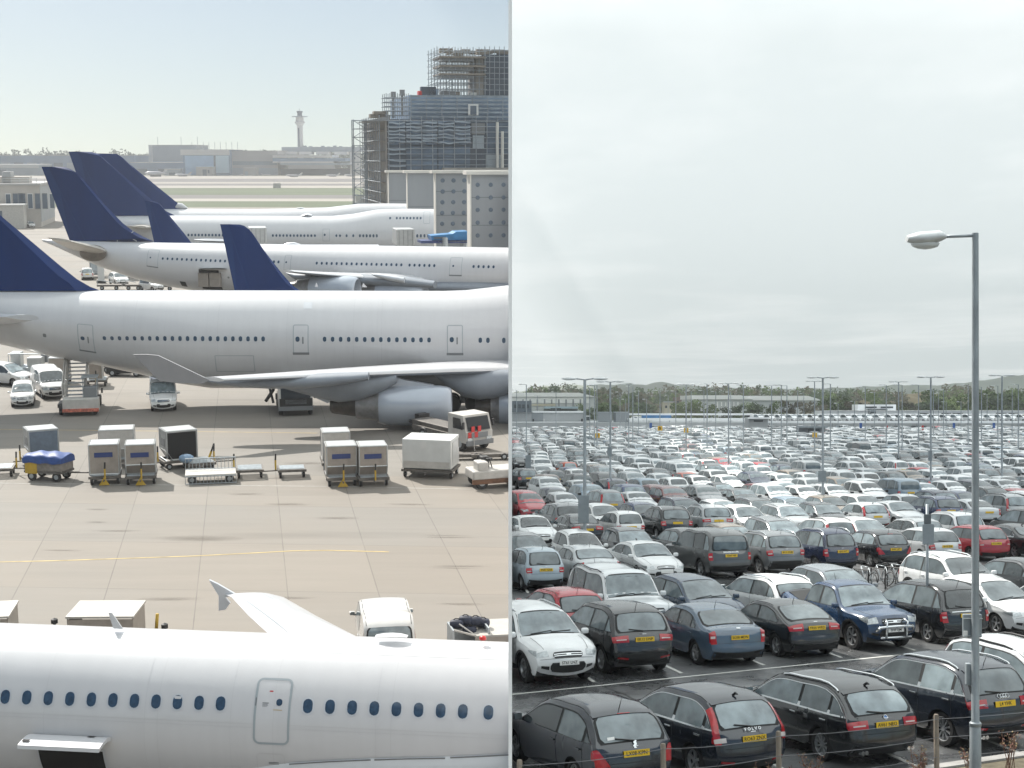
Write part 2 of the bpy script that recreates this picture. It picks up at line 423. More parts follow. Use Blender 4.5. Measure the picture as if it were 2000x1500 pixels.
def car_pieces(kind, o):
    """o: options; returns {part name: MB} using CARMATS indices; repeated parts carry a list"""
    s = CarShape(kind, o.get('sub', 4)); s.prep(); P = {}
    near = o.get('near', True)
    def mb(n): return P.setdefault(n, [MB()])[-1]
    def new(n): P.setdefault(n, []).append(MB()); return P[n][-1]
    B = mb('body')
    nn = (len(s.p) - 1) * s.sub
    ws = [-1, -.95, -.9, -.84, -.8, -.55, -.28, 0, .28, .55, .8, .84, .9, .95, 1] if near else [-1, -.9, -.8, -.4, 0, .4, .8, .9, 1]
    vs = [s.T(i / s.sub, w) for i in range(nn + 1) for w in ws]; k = len(ws)
    B.add(vs, [(i * k + j, i * k + j + 1, (i + 1) * k + j + 1, (i + 1) * k + j) for i in range(nn) for j in range(k - 1)], mPAINT)
    # side panels
    xs = set(s.qx0 + (s.qx1 - s.qx0) * (.5 - .5 * math.cos(math.pi * i / (34 if near else 16))) for i in range((35 if near else 17)))
    for c in s.wb:
        for a in range(0, 181, 15 if near else 30): xs.add(c + (s.rw + .0549) * math.cos(R(a)))
    xs = sorted(x for x in xs if s.qx0 <= x <= s.qx1)
    nz = 11 if near else 5
    for side in (1, -1):
        vs = []
        for x in xs:
            lo, hi = s.zlo(x), s.span(x)[1]
            for j in range(nz + 1): vs.append(s.S(x, lo + (hi - lo) * j / nz, 0, side))
        m = nz + 1
        B.add(vs, [(i * m + j, i * m + j + 1, (i + 1) * m + j + 1, (i + 1) * m + j) for i in range(len(xs) - 1) for j in range(nz)], mPAINT)
        # wheel-arch liner
        for c in s.wb:
            R_ = s.rw + .055
            def al(u, v, c=c, R_=R_, side=side):
                a = math.pi * (1.06 * u - .03); x = c + R_ * math.cos(a); z = s.rw - .01 + R_ * math.sin(a)
                return (x, side * (s.W(x, z) - .004 - .28 * v), z)
            B.grid(al, 12 if near else 6, 1, mSEAM)
    B.box(((s.p[0][0] + s.p[14][0]) / 2, 0, s.sill() + .18), (s.p[14][0] - s.p[0][0] - .1, s.W0 * 2 - .32, .34), mSEAM)
    def sp(M_, t0, t1, w0, w1, mi, off=.006, nt_=5, nw=6, rnd_=.0, wt=None):
        def fn(u, v):
            t = t0 + (t1 - t0) * u; c = (w0 + w1) / 2; h = (w1 - w0) / 2
            if wt: c, h = c, h * (wt[0] + (wt[1] - wt[0]) * u)
            h *= 1 - rnd_ * abs(2 * u - 1) ** 5
            return s.T(t, c + h * (2 * v - 1), off)
        M_.grid(fn, nt_, nw, mi)
    def side_patch(M_, x0, x1, zlo, zhi, mi, side, off=.006, n=8, nz_=3):
        def fn(u, v):
            x = x0 + (x1 - x0) * u; a, b = zlo(x), zhi(x)
            if b < a + .002: b = a + .002
            return s.S(x, a + (b - a) * v, off, side)
        M_.grid(fn, n, nz_, mi)
    if kind == 'pickup':
        sp(mb('load_bed'), 3.12, 3.90, -.70, .70, mSEAM, .012, 4, 6)
    # ---- glass
    sp(mb('windscreen'), 8.08, 9.0, -.80, .80, mGLASS, .008, 6, 8, .04)
    if near: sp(mb('body'), 8.0, 9.1, -.83, .83, mSEAM, .003, 6, 6)
    if not o.get('blind_rear'):
        a0, a1 = (4.05, 5.0) if kind not in ('saloon', 'coupe') else (4.08, 4.98)
        sp(mb('rear_window'), a0, a1, -.74, .74, mGLASS, .009, 6, 8, .14)
        if near: sp(mb('body'), a0 - .07, a1 + .04, -.80, .80, mSEAM, .004, 6, 6, .10)
    # spoiler lip
    if near and kind in ('hatch', 'smallhatch', 'suv', 'estate', 'mpv', 'boxsuv'):
        sp(mb('body'), 5.02, 5.6, -.78, .78, mPAINT, .022, 3, 6)
    # side windows
    xa = s.C(9)[0] - .16; xb = s.C(4)[0] + (.12 if kind not in ('saloon', 'coupe') else .42)
    if kind == 'pickup': xb = s.C(5)[0] - .10
    if kind == 'coupe': xb = s.C(5)[0] - .42
    xt = s.C(8)[0]; xm = o.get('bpillar', (xt + s.C(5)[0]) / 2 + .08)
    def glo(x): return s.beltz(x) + .015
    def ghi(x): return s.span(x)[1] - .035
    def ghi_r(x):
        z = ghi(x); d = (x - xb) / .25
        return z if d > 1 else min(z, glo(x) + (z - glo(x)) * max(.25, d) ** .5)
    divs = o.get('panes') or ([(xm + .045, xa)] + ([(xm - .95, xm - .045)] if kind not in ('van', 'bigvan') else []) + ([(xb, xm - 1.03)] if kind not in ('van', 'bigvan', 'saloon', 'coupe', 'pickup') and xb < xm - 1.15 else []))
    if kind == 'coupe': divs = [(xm + .045, xa), (xb, xm - .045)]
    if kind == 'saloon': divs = [(xm + .045, xa), (xm - .80, xm - .045), (xb, xm - .86)]
    for side in (1, -1):
        if near:
            x0 = min(d[0] for d in divs); chrome = o.get('chrome')
            side_patch(mb('body'), x0 - .03, xa + .05, lambda x: glo(x) - (.03 if chrome else .015), lambda x: (ghi_r(x) if x < xm - .9 else ghi(x)) + .022, mCHROME if chrome else mSEAM, side, .003, 26)
            if chrome: side_patch(mb('body'), x0 - .012, xa + .03, lambda x: glo(x) - .006, lambda x: (ghi_r(x) if x < xm - .9 else ghi(x)) + .004, mSEAM, side, .0045, 26)
        for (x0, x1) in divs:
            W_ = new('side_window') if near else mb('side_window')
            side_patch(W_, x0, x1, glo, lambda x: ghi_r(x) if x < xm - .9 else ghi(x), mGLASS, side, .008, 12)
        # shut lines, sill trim and handles
        if near:
            sl = mb('body')
            doors = [xm, xa + .05] + ([xm - 1.0] if kind not in ('coupe', 'van', 'bigvan') else [])
            for xd in doors:
                side_patch(sl, xd - .006, xd + .006, lambda x: max(s.zlo(x), s.sill() + .06), lambda x: s.beltz(x) - .02, mSEAM, side, .003, 1, 8)
            for xd in doors[:1] + doors[2:]:
                z = s.beltz(xd) - .13
                hb = new('door_handle'); hb.box((xd + .13, side * (s.W(xd + .13, z) + .018), z), (.19, .03, .032), mCHROME if o.get('chrome') else mPAINT, bev=.008)
            if o.get('clad'):
                side_patch(sl, s.wb[0] + s.rw + .06, s.wb[1] - s.rw - .06, lambda x: s.sill(), lambda x: s.sill() + .14, mTRIM, side, .008, 6)
                for c in s.wb:
                    R_ = s.rw + .055
                    def lip(u, v, c=c, R_=R_, side=side):
                        a = math.pi * u; rr_ = R_ - .004 + .065 * v; x = c + rr_ * math.cos(a); z = max(s.sill(), s.rw - .01 + rr_ * math.sin(a))
                        return s.S(x, z, .010, side)
                    mb('body').grid(lip, 14, 1, mTRIM)
        # mirrors
        mx, mz = xa - .02, s.beltz(xa) + .07
        mm = new('door_mirror') if near else mb('door_mirror')
        mm.box((mx, side * (s.W(mx, mz) + .13), mz), (.13, .20, .15), mPAINT if near else mTRIM, bev=.045 if near else 0)
        if near:
            mm.box((mx - .066, side * (s.W(mx, mz) + .13), mz), (.006, .15, .11), mGLASS)
            mm.box((mx, side * (s.W(mx, mz) + .03), mz - .06), (.06, .12, .04), mTRIM)
        # rear lamps
        tl = o.get('tail', 'std'); T_ = new('tail_light') if near else mb('tail_light')
        def tlside(xx, z0, z1, mi=mRED):
            lo = s.qx0 + .004
            side_patch(T_, lo, lo + xx, lambda x: max(z0 - 0 * x, s.span(x)[0]), lambda x: min(max(z0 + .01, z1 - (x - lo) / xx * (z1 - z0) * .45), s.span(x)[1]), mi, side, .006, 4)
        def tz(t): return s.C(t)[1]
        if tl == 'tall':
            sp(T_, 2.3, 4.95, side * .78, side * 1.0, mRED, .009, 10, 3); tlside(.10, tz(2.35), tz(3.6))
            sp(T_, 2.45, 2.8, side * .66, side * .97, mCLR, .012, 3, 3)
        elif tl == 'block':
            sp(T_, 1.9, 3.15, side * .74, side * 1.0, mRED, .009, 6, 3); tlside(.14, tz(2.0), tz(3.1))
            sp(T_, 2.38, 2.58, side * .77, side * .93, mCLR, .012, 3, 3)
        elif tl == 'wide':
            sp(T_, 2.35, 3.0, side * .46, side * 1.0, mRED, .009, 5, 6); tlside(.26, tz(2.4), tz(2.95))
            sp(T_, 2.56, 2.66, side * .52, side * .80, mCLR, .012, 2, 4)
        elif tl == 'sweep':
            def fn(u, v, side=side):
                t = 1.75 + 1.5 * u; w0 = .60 + .24 * u; return s.T(t, side * (w0 + (1.0 - w0) * v), .009)
            T_.grid(fn, 8, 4, mRED); tlside(.20, tz(2.2), tz(3.2))
        else:
            sp(T_, 2.1, 3.05, side * .66, side * 1.0, mRED, .009, 5, 4); tlside(.20, tz(2.2), tz(3.0))
            sp(T_, 2.36, 2.52, side * .70, side * .90, mCLR, .012, 2, 3)
        # head lamps
        H_ = new('headlight') if near else mb('headlight')
        sp(H_, 11.0, 11.75, side * .56, side * 1.0, mHEAD, .008, 5, 5)
        hi = s.qx1 - .004; hx = o.get('lampx', .34)
        side_patch(H_, hi - hx, hi, lambda x: tz_f(x, hi, hx, s.C(11.75)[1], s.C(10.95)[1], 0), lambda x: tz_f(x, hi, hx, s.C(11.75)[1], s.C(10.95)[1], 1), mHEAD, side, .007, 5)
        if near: sp(mb('body'), 12.9, 13.35, side * .58, side * .80, mTRIM, .007, 3, 3)
        if near: sp(mb('body'), .55, .85, side * .50, side * .82, mRED if o.get('rearfog') else mSEAM, .008, 2, 3)
    # front and rear dressing
    g = mb('grille')
    sp(g, 11.35, 12.0, -.44, .44, mTRIM, .008, 3, 6, .1)
    sp(g, 12.5, 13.5, -.55, .55, mTRIM, .008, 3, 6, .12)
    if near:
        for q in (.35, .65) if o.get('bars', 1) else ():
            sp(g, 11.35 + .65 * q - .04, 11.35 + .65 * q + .04, -.42, .42, mCHROME, .014, 1, 6)
        sp(g, 11.62, 11.74, -.07, .07, mCHROME, .02, 1, 2)
    sp(mb('body'), .0, .9 if not o.get('clad') else 1.3, -.86, .86, mTRIM, .006, 4, 8)
    if near:
        sp(mb('body'), 1.93, 1.97, -.9, .9, mSEAM, .004, 1, 8)
        sp(mb('body'), 3.06, 3.14, -.06, .06, mCHROME, .014, 1, 2)
        sp(mb('body'), 12.02, 12.07, -.8, .8, mSEAM, .004, 1, 8)
        for w in (-.62, .62): sp(mb('body'), 9.3, 10.95, w - .006, w + .006, mSEAM, .0035, 8, 1)
        for w in (-.80, .80): sp(mb('body'), 5.7, 7.9, w - .012, w + .012, mSEAM, .0035, 8, 1)
        # windscreen wipers and rear wiper
        wp = mb('wiper'); a = Vector(s.T(9.0, -.55, .02)); b = Vector(s.T(8.92, .02, .025)); wp.tube([a, b], .012, 5, mTRIM)
        a = Vector(s.T(9.0, -.02, .02)); b = Vector(s.T(8.90, .55, .025)); wp.tube([a, b], .012, 5, mTRIM)
        if kind not in ('saloon', 'coupe', 'bigvan'):
            rwp = new('wiper'); rwp.tube([s.T(4.02, 0, .03), s.T(4.14, .42, .025)], .014, 5, mTRIM)
        if kind not in ('van', 'bigvan'):
            ae = mb('aerial'); p = Vector(s.T(o.get('aer', 5.9), 0, 0)); ae.tube([p, p + Vector((-.10, 0, .20))] if not o.get('fin') else [p + Vector((.08, 0, .0)), p + Vector((-.03, 0, .06)), p + Vector((-.10, 0, .05))], [.009, .005] if not o.get('fin') else [.02, .03, .012], 6, mTRIM)
        if o.get('rails'):
            for side in (1, -1):
                rl = new('roof_rail'); pts = [s.T(5.75 + 2.0 * i / 8, side * .82, .015 + .05 * math.sin(math.pi * min(1, max(.0, i / 8))) ** .35 * (1 if o['rails'] > 1 else .5)) for i in range(9)]
                rl.tube(pts, .020, 6, mCHROME if o.get('railcol', 1) else mTRIM)
        if o.get('thirdlight'): sp(mb('body'), 5.02, 5.10, -.16, .16, mRED, .026, 1, 3)
        if o.get('exhaust'):
            for side in (1, -1):
                ex = new('exhaust_pipe')
                for dy in (0, .09): ex.lathe([(.03, -.1), (.042, -.1), (.042, 0), (.03, 0), (.03, -.08)], 10, 'x', (s.xr + .06, side * (.5 + dy), .33), mCHROME)
        if o.get('tailbar'): sp(mb('body'), 2.92, 3.0, -.56, .56, mCHROME, .014, 1, 8)
    # wheels
    for c in s.wb:
        for side in (1, -1):
            yo = s.W(c, s.rw + .1) - .02
            w = new('wheel') if near else mb('wheel')
            rw = s.rw; seg = 28 if near else 12
            w.lathe([(rw * .68, -.17), (rw * .72, -.20), (rw * .95, -.20), (rw, -.17), (rw, -.03), (rw * .95, 0), (rw * .72, 0), (rw * .68, -.03)], seg, 'y', (c, yo if side > 0 else -yo + .20, rw), mTYRE, cap=False)
            if side < 0: pass
            ri = new('rim') if near else w
            yr = side * (yo - .035)
            if near:
                ri.lathe([(rw * .74, 0), (rw * .66, -.02), (rw * .62, -.07)], seg, 'y', (c, 0, rw), mRIM, cap=False)
                n0 = len(ri.v) - 3 * seg
                for i in range(n0, len(ri.v)):
                    x, y, z = ri.v[i]; ri.v[i] = (x, side * (yo - .012 + y), z)
                ri.lathe([(.0, 0), (rw * .66, 0)], seg, 'y', (c, side * (yo - .10), rw), mSEAM)
                ns = o.get('spokes', 5)
                for q in range(ns):
                    a = 2 * math.pi * q / ns + .3; ca, sa = math.cos(a), math.sin(a)
                    da = .30 if ns < 7 else .17
                    pts = [(rw * .12, a - da * 1.6), (rw * .66, a - da * .55), (rw * .66, a + da * .55), (rw * .12, a + da * 1.6)]
                    f0 = [(c + r_ * math.cos(t_), side * (yo - .03 - .012 * (r_ < rw * .4)), rw + r_ * math.sin(t_)) for r_, t_ in pts]
                    f1 = [(x, side * (yo - .09), z) for x, y, z in f0]
                    ri.add(f0 + f1, [(0, 1, 2, 3), (0, 4, 5, 1), (1, 5, 6, 2), (2, 6, 7, 3), (3, 7, 4, 0)], mRIM)
                ri.lathe([(0, 0), (rw * .16, 0), (rw * .16, -side * .05)], 12, 'y', (c, side * (yo - .028), rw), mRIM)
            else:
                n0 = len(w.v); w.lathe([(0, 0), (rw * .66, 0)], 12, 'y', (c, side * (yo + .004), rw), mRIM)
    # plates
    pt = o.get('plate_t', 2.55 if kind not in ('saloon',) else 2.4)
    for which, t, mi in (('rear', pt, mPY), ('front', 12.55, mPW)):
        c = Vector(s.T(t, 0, .014)); n2 = s.nrm(t); nv = Vector((n2[0], 0, n2[1])); nv.z *= .5; nv.normalize()
        yv = Vector((0, 1 if which == 'front' else -1, 0))   # reads left-to-right for a viewer outside
        zv = nv.cross(yv); xv = yv
        M = Matrix((( xv.x, zv.x, nv.x, c.x), (xv.y, zv.y, nv.y, c.y), (xv.z, zv.z, nv.z, c.z), (0, 0, 0, 1)))
        pl = new('number_plate') if near else mb('number_plate')
        pl.box((0, 0, .0), (.52, .115, .012), mi, M)
        P.setdefault('_plateM', []).append(M @ Matrix.Translation((0, 0, .0075)))
    P['_shape'] = s
    return P
def tz_f(x, hi, hx, z0, z1, top):
    u = (hi - x) / hx
    mid = z0 + (z1 - z0) * .80
    return (z1 if u < .6 else z1 - (z1 - mid) * (u - .6)) if top else z0 + (mid - z0) * u ** 1.6
SMOOTH_PARTS = {'body', 'windscreen', 'rear_window', 'side_window', 'wheel', 'door_mirror', 'tail_light', 'headlight', 'aerial', 'roof_rail', 'grille', 'rim', 'exhaust_pipe'}
CHILD_OF = {'rim': 'wheel', 'door_handle': None}
class CarProto:
    """meshes of one car type, made once; instances share them"""
    def __init__(s, kind, name, **o):
        s.kind = kind; s.name = name; s.o = o
        P = car_pieces(kind, dict(o, near=True)); s.shape = P.pop('_shape'); s.plateM = P.pop('_plateM')
        s.parts = [(n, mb.mesh(n, CARMATS, n in SMOOTH_PARTS, 32)) for n, l in P.items() for mb in l if mb.v]
        P = car_pieces(kind, dict(o, near=False, sub=2)); P.pop('_shape'); P.pop('_plateM')
        m = MB()
        for n, l in P.items():
            for b in l:
                o0 = len(m.v); m.v += b.v; m.f += [tuple(i + o0 for i in f) for f in b.f]; m.m += b.m
        s.far = m; s.farmesh = m.mesh(name, CARMATS, True, 35)
    def place(s, M, col, label, group=None, detail=True, plates=None, cat='car', name=None):
        nm = name or s.name
        if not detail:
            o = bpy.data.objects.new(nm, s.farmesh); COL.objects.link(o); o.matrix_world = M
            o.color = (*col, 1); return tag(o, label, cat, group)
        t = thing(nm, label, cat, M, group)
        wheels = []
        for n, me in s.parts:
            o = bpy.data.objects.new(n, me); COL.objects.link(o); o.color = (*col, 1)
            if n == 'wheel': wheels.append(o); o.parent = t
            elif n == 'rim': o.parent = wheels[len(wheels) - 1]
            else: o.parent = t
        if plates:
            pls = [c for c in t.children if c.name.split('.')[0] == 'number_plate']
            for i, txt in enumerate(plates):
                if txt and i < len(pls): text_mesh(txt, .098, 'lettering', LETTER, pls[i], s.plateM[i])
        return t
# ================================================================== the apron (sunny side)
LEFT0 = set(o.name for o in bpy.data.objects)
YAW0 = R(11.4)         # the stands run at this angle to the view
EDGE = -(7.0 / F * 22.0) - .003          # everything on the apron stops at the dividing wall
JK = (1000 - 476) / (F / math.cos(ALPHA))

def apron_material():
    m, nt, b = nodes('apron_concrete')
    tc = N(nt, 'ShaderNodeTexCoord'); sep = N(nt, 'ShaderNodeSeparateXYZ'); nt.links.new(tc.outputs['Object'], sep.inputs[0])
    def math_(op, a, bb=None, v=None):
        n = N(nt, 'ShaderNodeMath', operation=op)
        if hasattr(a, 'is_output'): nt.links.new(a, n.inputs[0])
        else: n.inputs[0].default_value = a
        if bb is not None:
            if hasattr(bb, 'is_output'): nt.links.new(bb, n.inputs[1])
            else: n.inputs[1].default_value = bb
        return n.outputs[0]
    p1, p2 = Lg(390.7, 1100), Lg(556, 1100)
    c1 = p1.x + JK * p1.y; s1 = (p2.x + JK * p2.y) - c1
    q1, q2 = Lg(100, 1147.5), Lg(900, 1160.5); k2 = -(q2.y - q1.y) / (q2.x - q1.x); c2 = q1.y + k2 * q1.x
    u = math_('DIVIDE', math_('SUBTRACT', math_('ADD', sep.outputs[0], math_('MULTIPLY', sep.outputs[1], JK)), c1), s1)
    v = math_('DIVIDE', math_('SUBTRACT', math_('ADD', sep.outputs[1], math_('MULTIPLY', sep.outputs[0], k2)), c2), 7.4)
    def joint(x, w):
        f = math_('ABSOLUTE', math_('SUBTRACT', math_('FRACT', math_('ADD', x, .5)), .5))
        return math_('LESS_THAN', f, w)
    jn = N(nt, 'ShaderNodeTexNoise', in_Scale=.5, in_Detail=3.0); nt.links.new(tc.outputs['Object'], jn.inputs['Vector'])
    j = math_('MAXIMUM', joint(u, .0055), joint(v, .0030))
    j = math_('MULTIPLY', j, math_('MULTIPLY', jn.outputs['Fac'], 1.25))
    # every slab its own tone
    cv = N(nt, 'ShaderNodeCombineXYZ'); nt.links.new(math_('FLOOR', u), cv.inputs[0]); nt.links.new(math_('FLOOR', v), cv.inputs[1])
    wn = N(nt, 'ShaderNodeTexWhiteNoise', noise_dimensions='2D'); nt.links.new(cv.outputs[0], wn.inputs['Vector'])
    n1 = N(nt, 'ShaderNodeTexNoise', in_Scale=.055, in_Detail=6.0, in_Roughness=.6); nt.links.new(tc.outputs['Object'], n1.inputs['Vector'])
    mp = N(nt, 'ShaderNodeMapping'); mp.inputs['Scale'].default_value = (.12, 1.1, 1); mp.inputs['Rotation'].default_value = (0, 0, .02); nt.links.new(tc.outputs['Object'], mp.inputs[0])
    n2 = N(nt, 'ShaderNodeTexNoise', in_Scale=.8, in_Detail=7.0, in_Roughness=.68); nt.links.new(mp.outputs[0], n2.inputs['Vector'])
    n3 = N(nt, 'ShaderNodeTexNoise', in_Scale=.16, in_Detail=4.0, in_Roughness=.55, in_Distortion=.6); nt.links.new(mp.outputs[0], n3.inputs['Vector'])
    # broad bands: the strip near the far stands and the one by the near carts are browner
    cr = N(nt, 'ShaderNodeValToRGB'); e = cr.color_ramp.elements
    e[0].position = .36; e[0].color = (.178, .165, .147, 1); e[1].position = .64; e[1].color = (.192, .170, .144, 1)
    nt.links.new(n1.outputs['Fac'], cr.inputs[0])
    wr = N(nt, 'ShaderNodeTexWhiteNoise', noise_dimensions='1D'); nt.links.new(math_('FLOOR', math_('ADD', v, 17.0)), wr.inputs['W'])
    crf = N(nt, 'ShaderNodeMath', operation='MULTIPLY_ADD'); nt.links.new(wr.outputs['Value'], crf.inputs[0]); crf.inputs[1].default_value = .24; nt.links.new(math_('SUBTRACT', n1.outputs['Fac'], .12), crf.inputs[2]); nt.links.new(crf.outputs[0], cr.inputs[0])
    tone = math_('ADD', math_('ADD', .80, math_('MULTIPLY', wn.outputs['Value'], .07)), math_('MULTIPLY', n2.outputs['Fac'], .33))
    st = N(nt, 'ShaderNodeMapRange'); st.inputs[1].default_value = .57; st.inputs[2].default_value = .72; st.inputs[3].default_value = 1; st.inputs[4].default_value = .60
    nt.links.new(n3.outputs['Fac'], st.inputs[0])
    tone = math_('MULTIPLY', tone, st.outputs[0])
    tone = math_('MULTIPLY', tone, math_('SUBTRACT', 1.0, math_('MULTIPLY', j, .48)))
    mx = N(nt, 'ShaderNodeVectorMath', operation='SCALE'); nt.links.new(cr.outputs[0], mx.inputs[0]); nt.links.new(tone, mx.inputs['Scale'])
    nt.links.new(mx.outputs[0], b.inputs['Base Color']); b.inputs['Roughness'].default_value = .8
    return m
APRON = apron_material()
def strip(name, y0, y1, mat, z=ZL, x0=-1100.0, label=None):
    g = MB(); n = 1
    g.add([(x0, y0, z), (EDGE, y0, z), (EDGE, y1, z), (x0, y1, z)], [(0, 1, 2, 3)])
    return struct(g, name, [mat], TL, label=label)
def ydep(py): return Lg(1000, py).y
GRASS = pm('airfield_grass', (.058, .08, .035), .9, var=.25, scale=.05, stretch=(.2, 1, 1))
TAXI = pm('taxiway_asphalt', (.095, .09, .087), .85, var=.18, scale=.04, stretch=(.1, 1, 1))
PALECON = pm('pale_concrete', (.27, .25, .22), .85, var=.12, scale=.06, stretch=(.15, 1, 1))
strip('apron', -40, ydep(405), APRON)
BANDS = [(405, 393, GRASS, 'grass_strip'), (393, 388, PALECON, 'taxiway_shoulder'), (388, 381, TAXI, 'taxiway'), (381, 367, GRASS, 'grass_strip'), (367, 362.5, PALECON, 'taxiway_shoulder'),
         (362.5, 358.5, TAXI, 'runway'), (358.5, 355.5, PALECON, 'runway_shoulder'), (355.5, 349, TAXI, 'taxiway'), (349, 344, PALECON, 'far_apron')]
for a, b_, m, n in BANDS: strip(n, ydep(a), ydep(b_), m)
strip('far_ground', ydep(344), 2200, pm('far_soil', (.13, .13, .09), .9, var=.2, scale=.02), x0=-1500)
# painted lines
LINEY = pm('worn_yellow_paint', (.33, .25, .10), .7, var=.35, scale=1.5)
LINEW = pm('worn_white_paint', (.30, .29, .265), .7, var=.35, scale=1.5)
def ground_line(name, pxs, w, mat, label=None):
    pts = [Lg(*p) for p in pxs]; g = MB(); vs = []
    for i, p in enumerate(pts):
        t = (pts[min(i + 1, len(pts) - 1)] - pts[max(i - 1, 0)]).normalized(); n = Vector((-t.y, t.x, 0)) * w / 2
        vs += [p + n + Vector((0, 0, .006)), p - n + Vector((0, 0, .006))]
    g.add(vs, [(2 * i, 2 * i + 1, 2 * i + 3, 2 * i + 2) for i in range(len(pts) - 1)])
    struct(g, name, [mat], TL, label=label)
ground_line('guide_line', [(-60, 1099), (120, 1095), (380, 1086), (500, 1080), (570, 1076), (640, 1075), (760, 1078)], .14, LINEY)
ground_line('service_road_line', [(-60, 943), (300, 947), (640, 950), (993, 957)], .10, LINEW)
ground_line('service_road_line', [(-60, 838), (300, 842), (620, 846)], .12, LINEY)

def stain_mat():
    m, nt, b = nodes('oil_and_tyre_stain'); tc = N(nt, 'ShaderNodeTexCoord'); no = N(nt, 'ShaderNodeTexNoise', in_Scale=1.1, in_Detail=6.0, in_Roughness=.7); mp = N(nt, 'ShaderNodeMapping'); mp.inputs['Scale'].default_value = (.35, 1.6, 1)
    nt.links.new(tc.outputs['Object'], mp.inputs[0]); nt.links.new(mp.outputs[0], no.inputs['Vector'])
    gr = N(nt, 'ShaderNodeTexGradient', gradient_type='SPHERICAL'); m2 = N(nt, 'ShaderNodeMapping'); m2.inputs['Location'].default_value = (-1, -1, 0); m2.inputs['Scale'].default_value = (2, 2, 0); nt.links.new(tc.outputs['Generated'], m2.inputs[0]); nt.links.new(m2.outputs[0], gr.inputs[0])
    mu = N(nt, 'ShaderNodeMath', operation='MULTIPLY'); nt.links.new(gr.outputs['Fac'], mu.inputs[0]); nt.links.new(no.outputs['Fac'], mu.inputs[1])
    mr = N(nt, 'ShaderNodeMapRange'); mr.inputs[1].default_value = .08; mr.inputs[2].default_value = .45; mr.inputs[3].default_value = 0; mr.inputs[4].default_value = .33; nt.links.new(mu.outputs[0], mr.inputs[0]); nt.links.new(mr.outputs[0], b.inputs['Alpha'])
    b.inputs['Base Color'].default_value = (.10, .08, .06, 1); b.inputs['Roughness'].default_value = .8
    return m
STAIN = stain_mat()
for px, py, w_, d_ in ((390, 1052, 5.2, 1.5), (190, 1020, 1.5, .5), (230, 1037, 3.2, .5), (190, 995, 1.6, .6), (660, 1012, 3.0, .7), (880, 1050, 3.6, .35), (870, 1046, 3.2, .25), (900, 1106, 3.4, .4), (890, 1110, 3.0, .25), (560, 985, 3.0, .8), (800, 985, 3.4, .6), (120, 1075, 2.6, .4), (560, 1168, 3.4, .5), (330, 1170, 3.6, .7), (900, 1180, 2.6, .5), (250, 870, 4.0, 1.0), (600, 905, 3.6, 1.0), (480, 965, 2.6, .7)):
    p = Lg(px, py); g = MB(); g.add([(-w_ / 2, -d_ / 2, 0), (w_ / 2, -d_ / 2, 0), (w_ / 2, d_ / 2, 0), (-w_ / 2, d_ / 2, 0)], [(0, 1, 2, 3)]); struct(g, 'ground_stain', [STAIN], LM((p.x, p.y, ZL + .010), rnd.uniform(-.06, .06)))
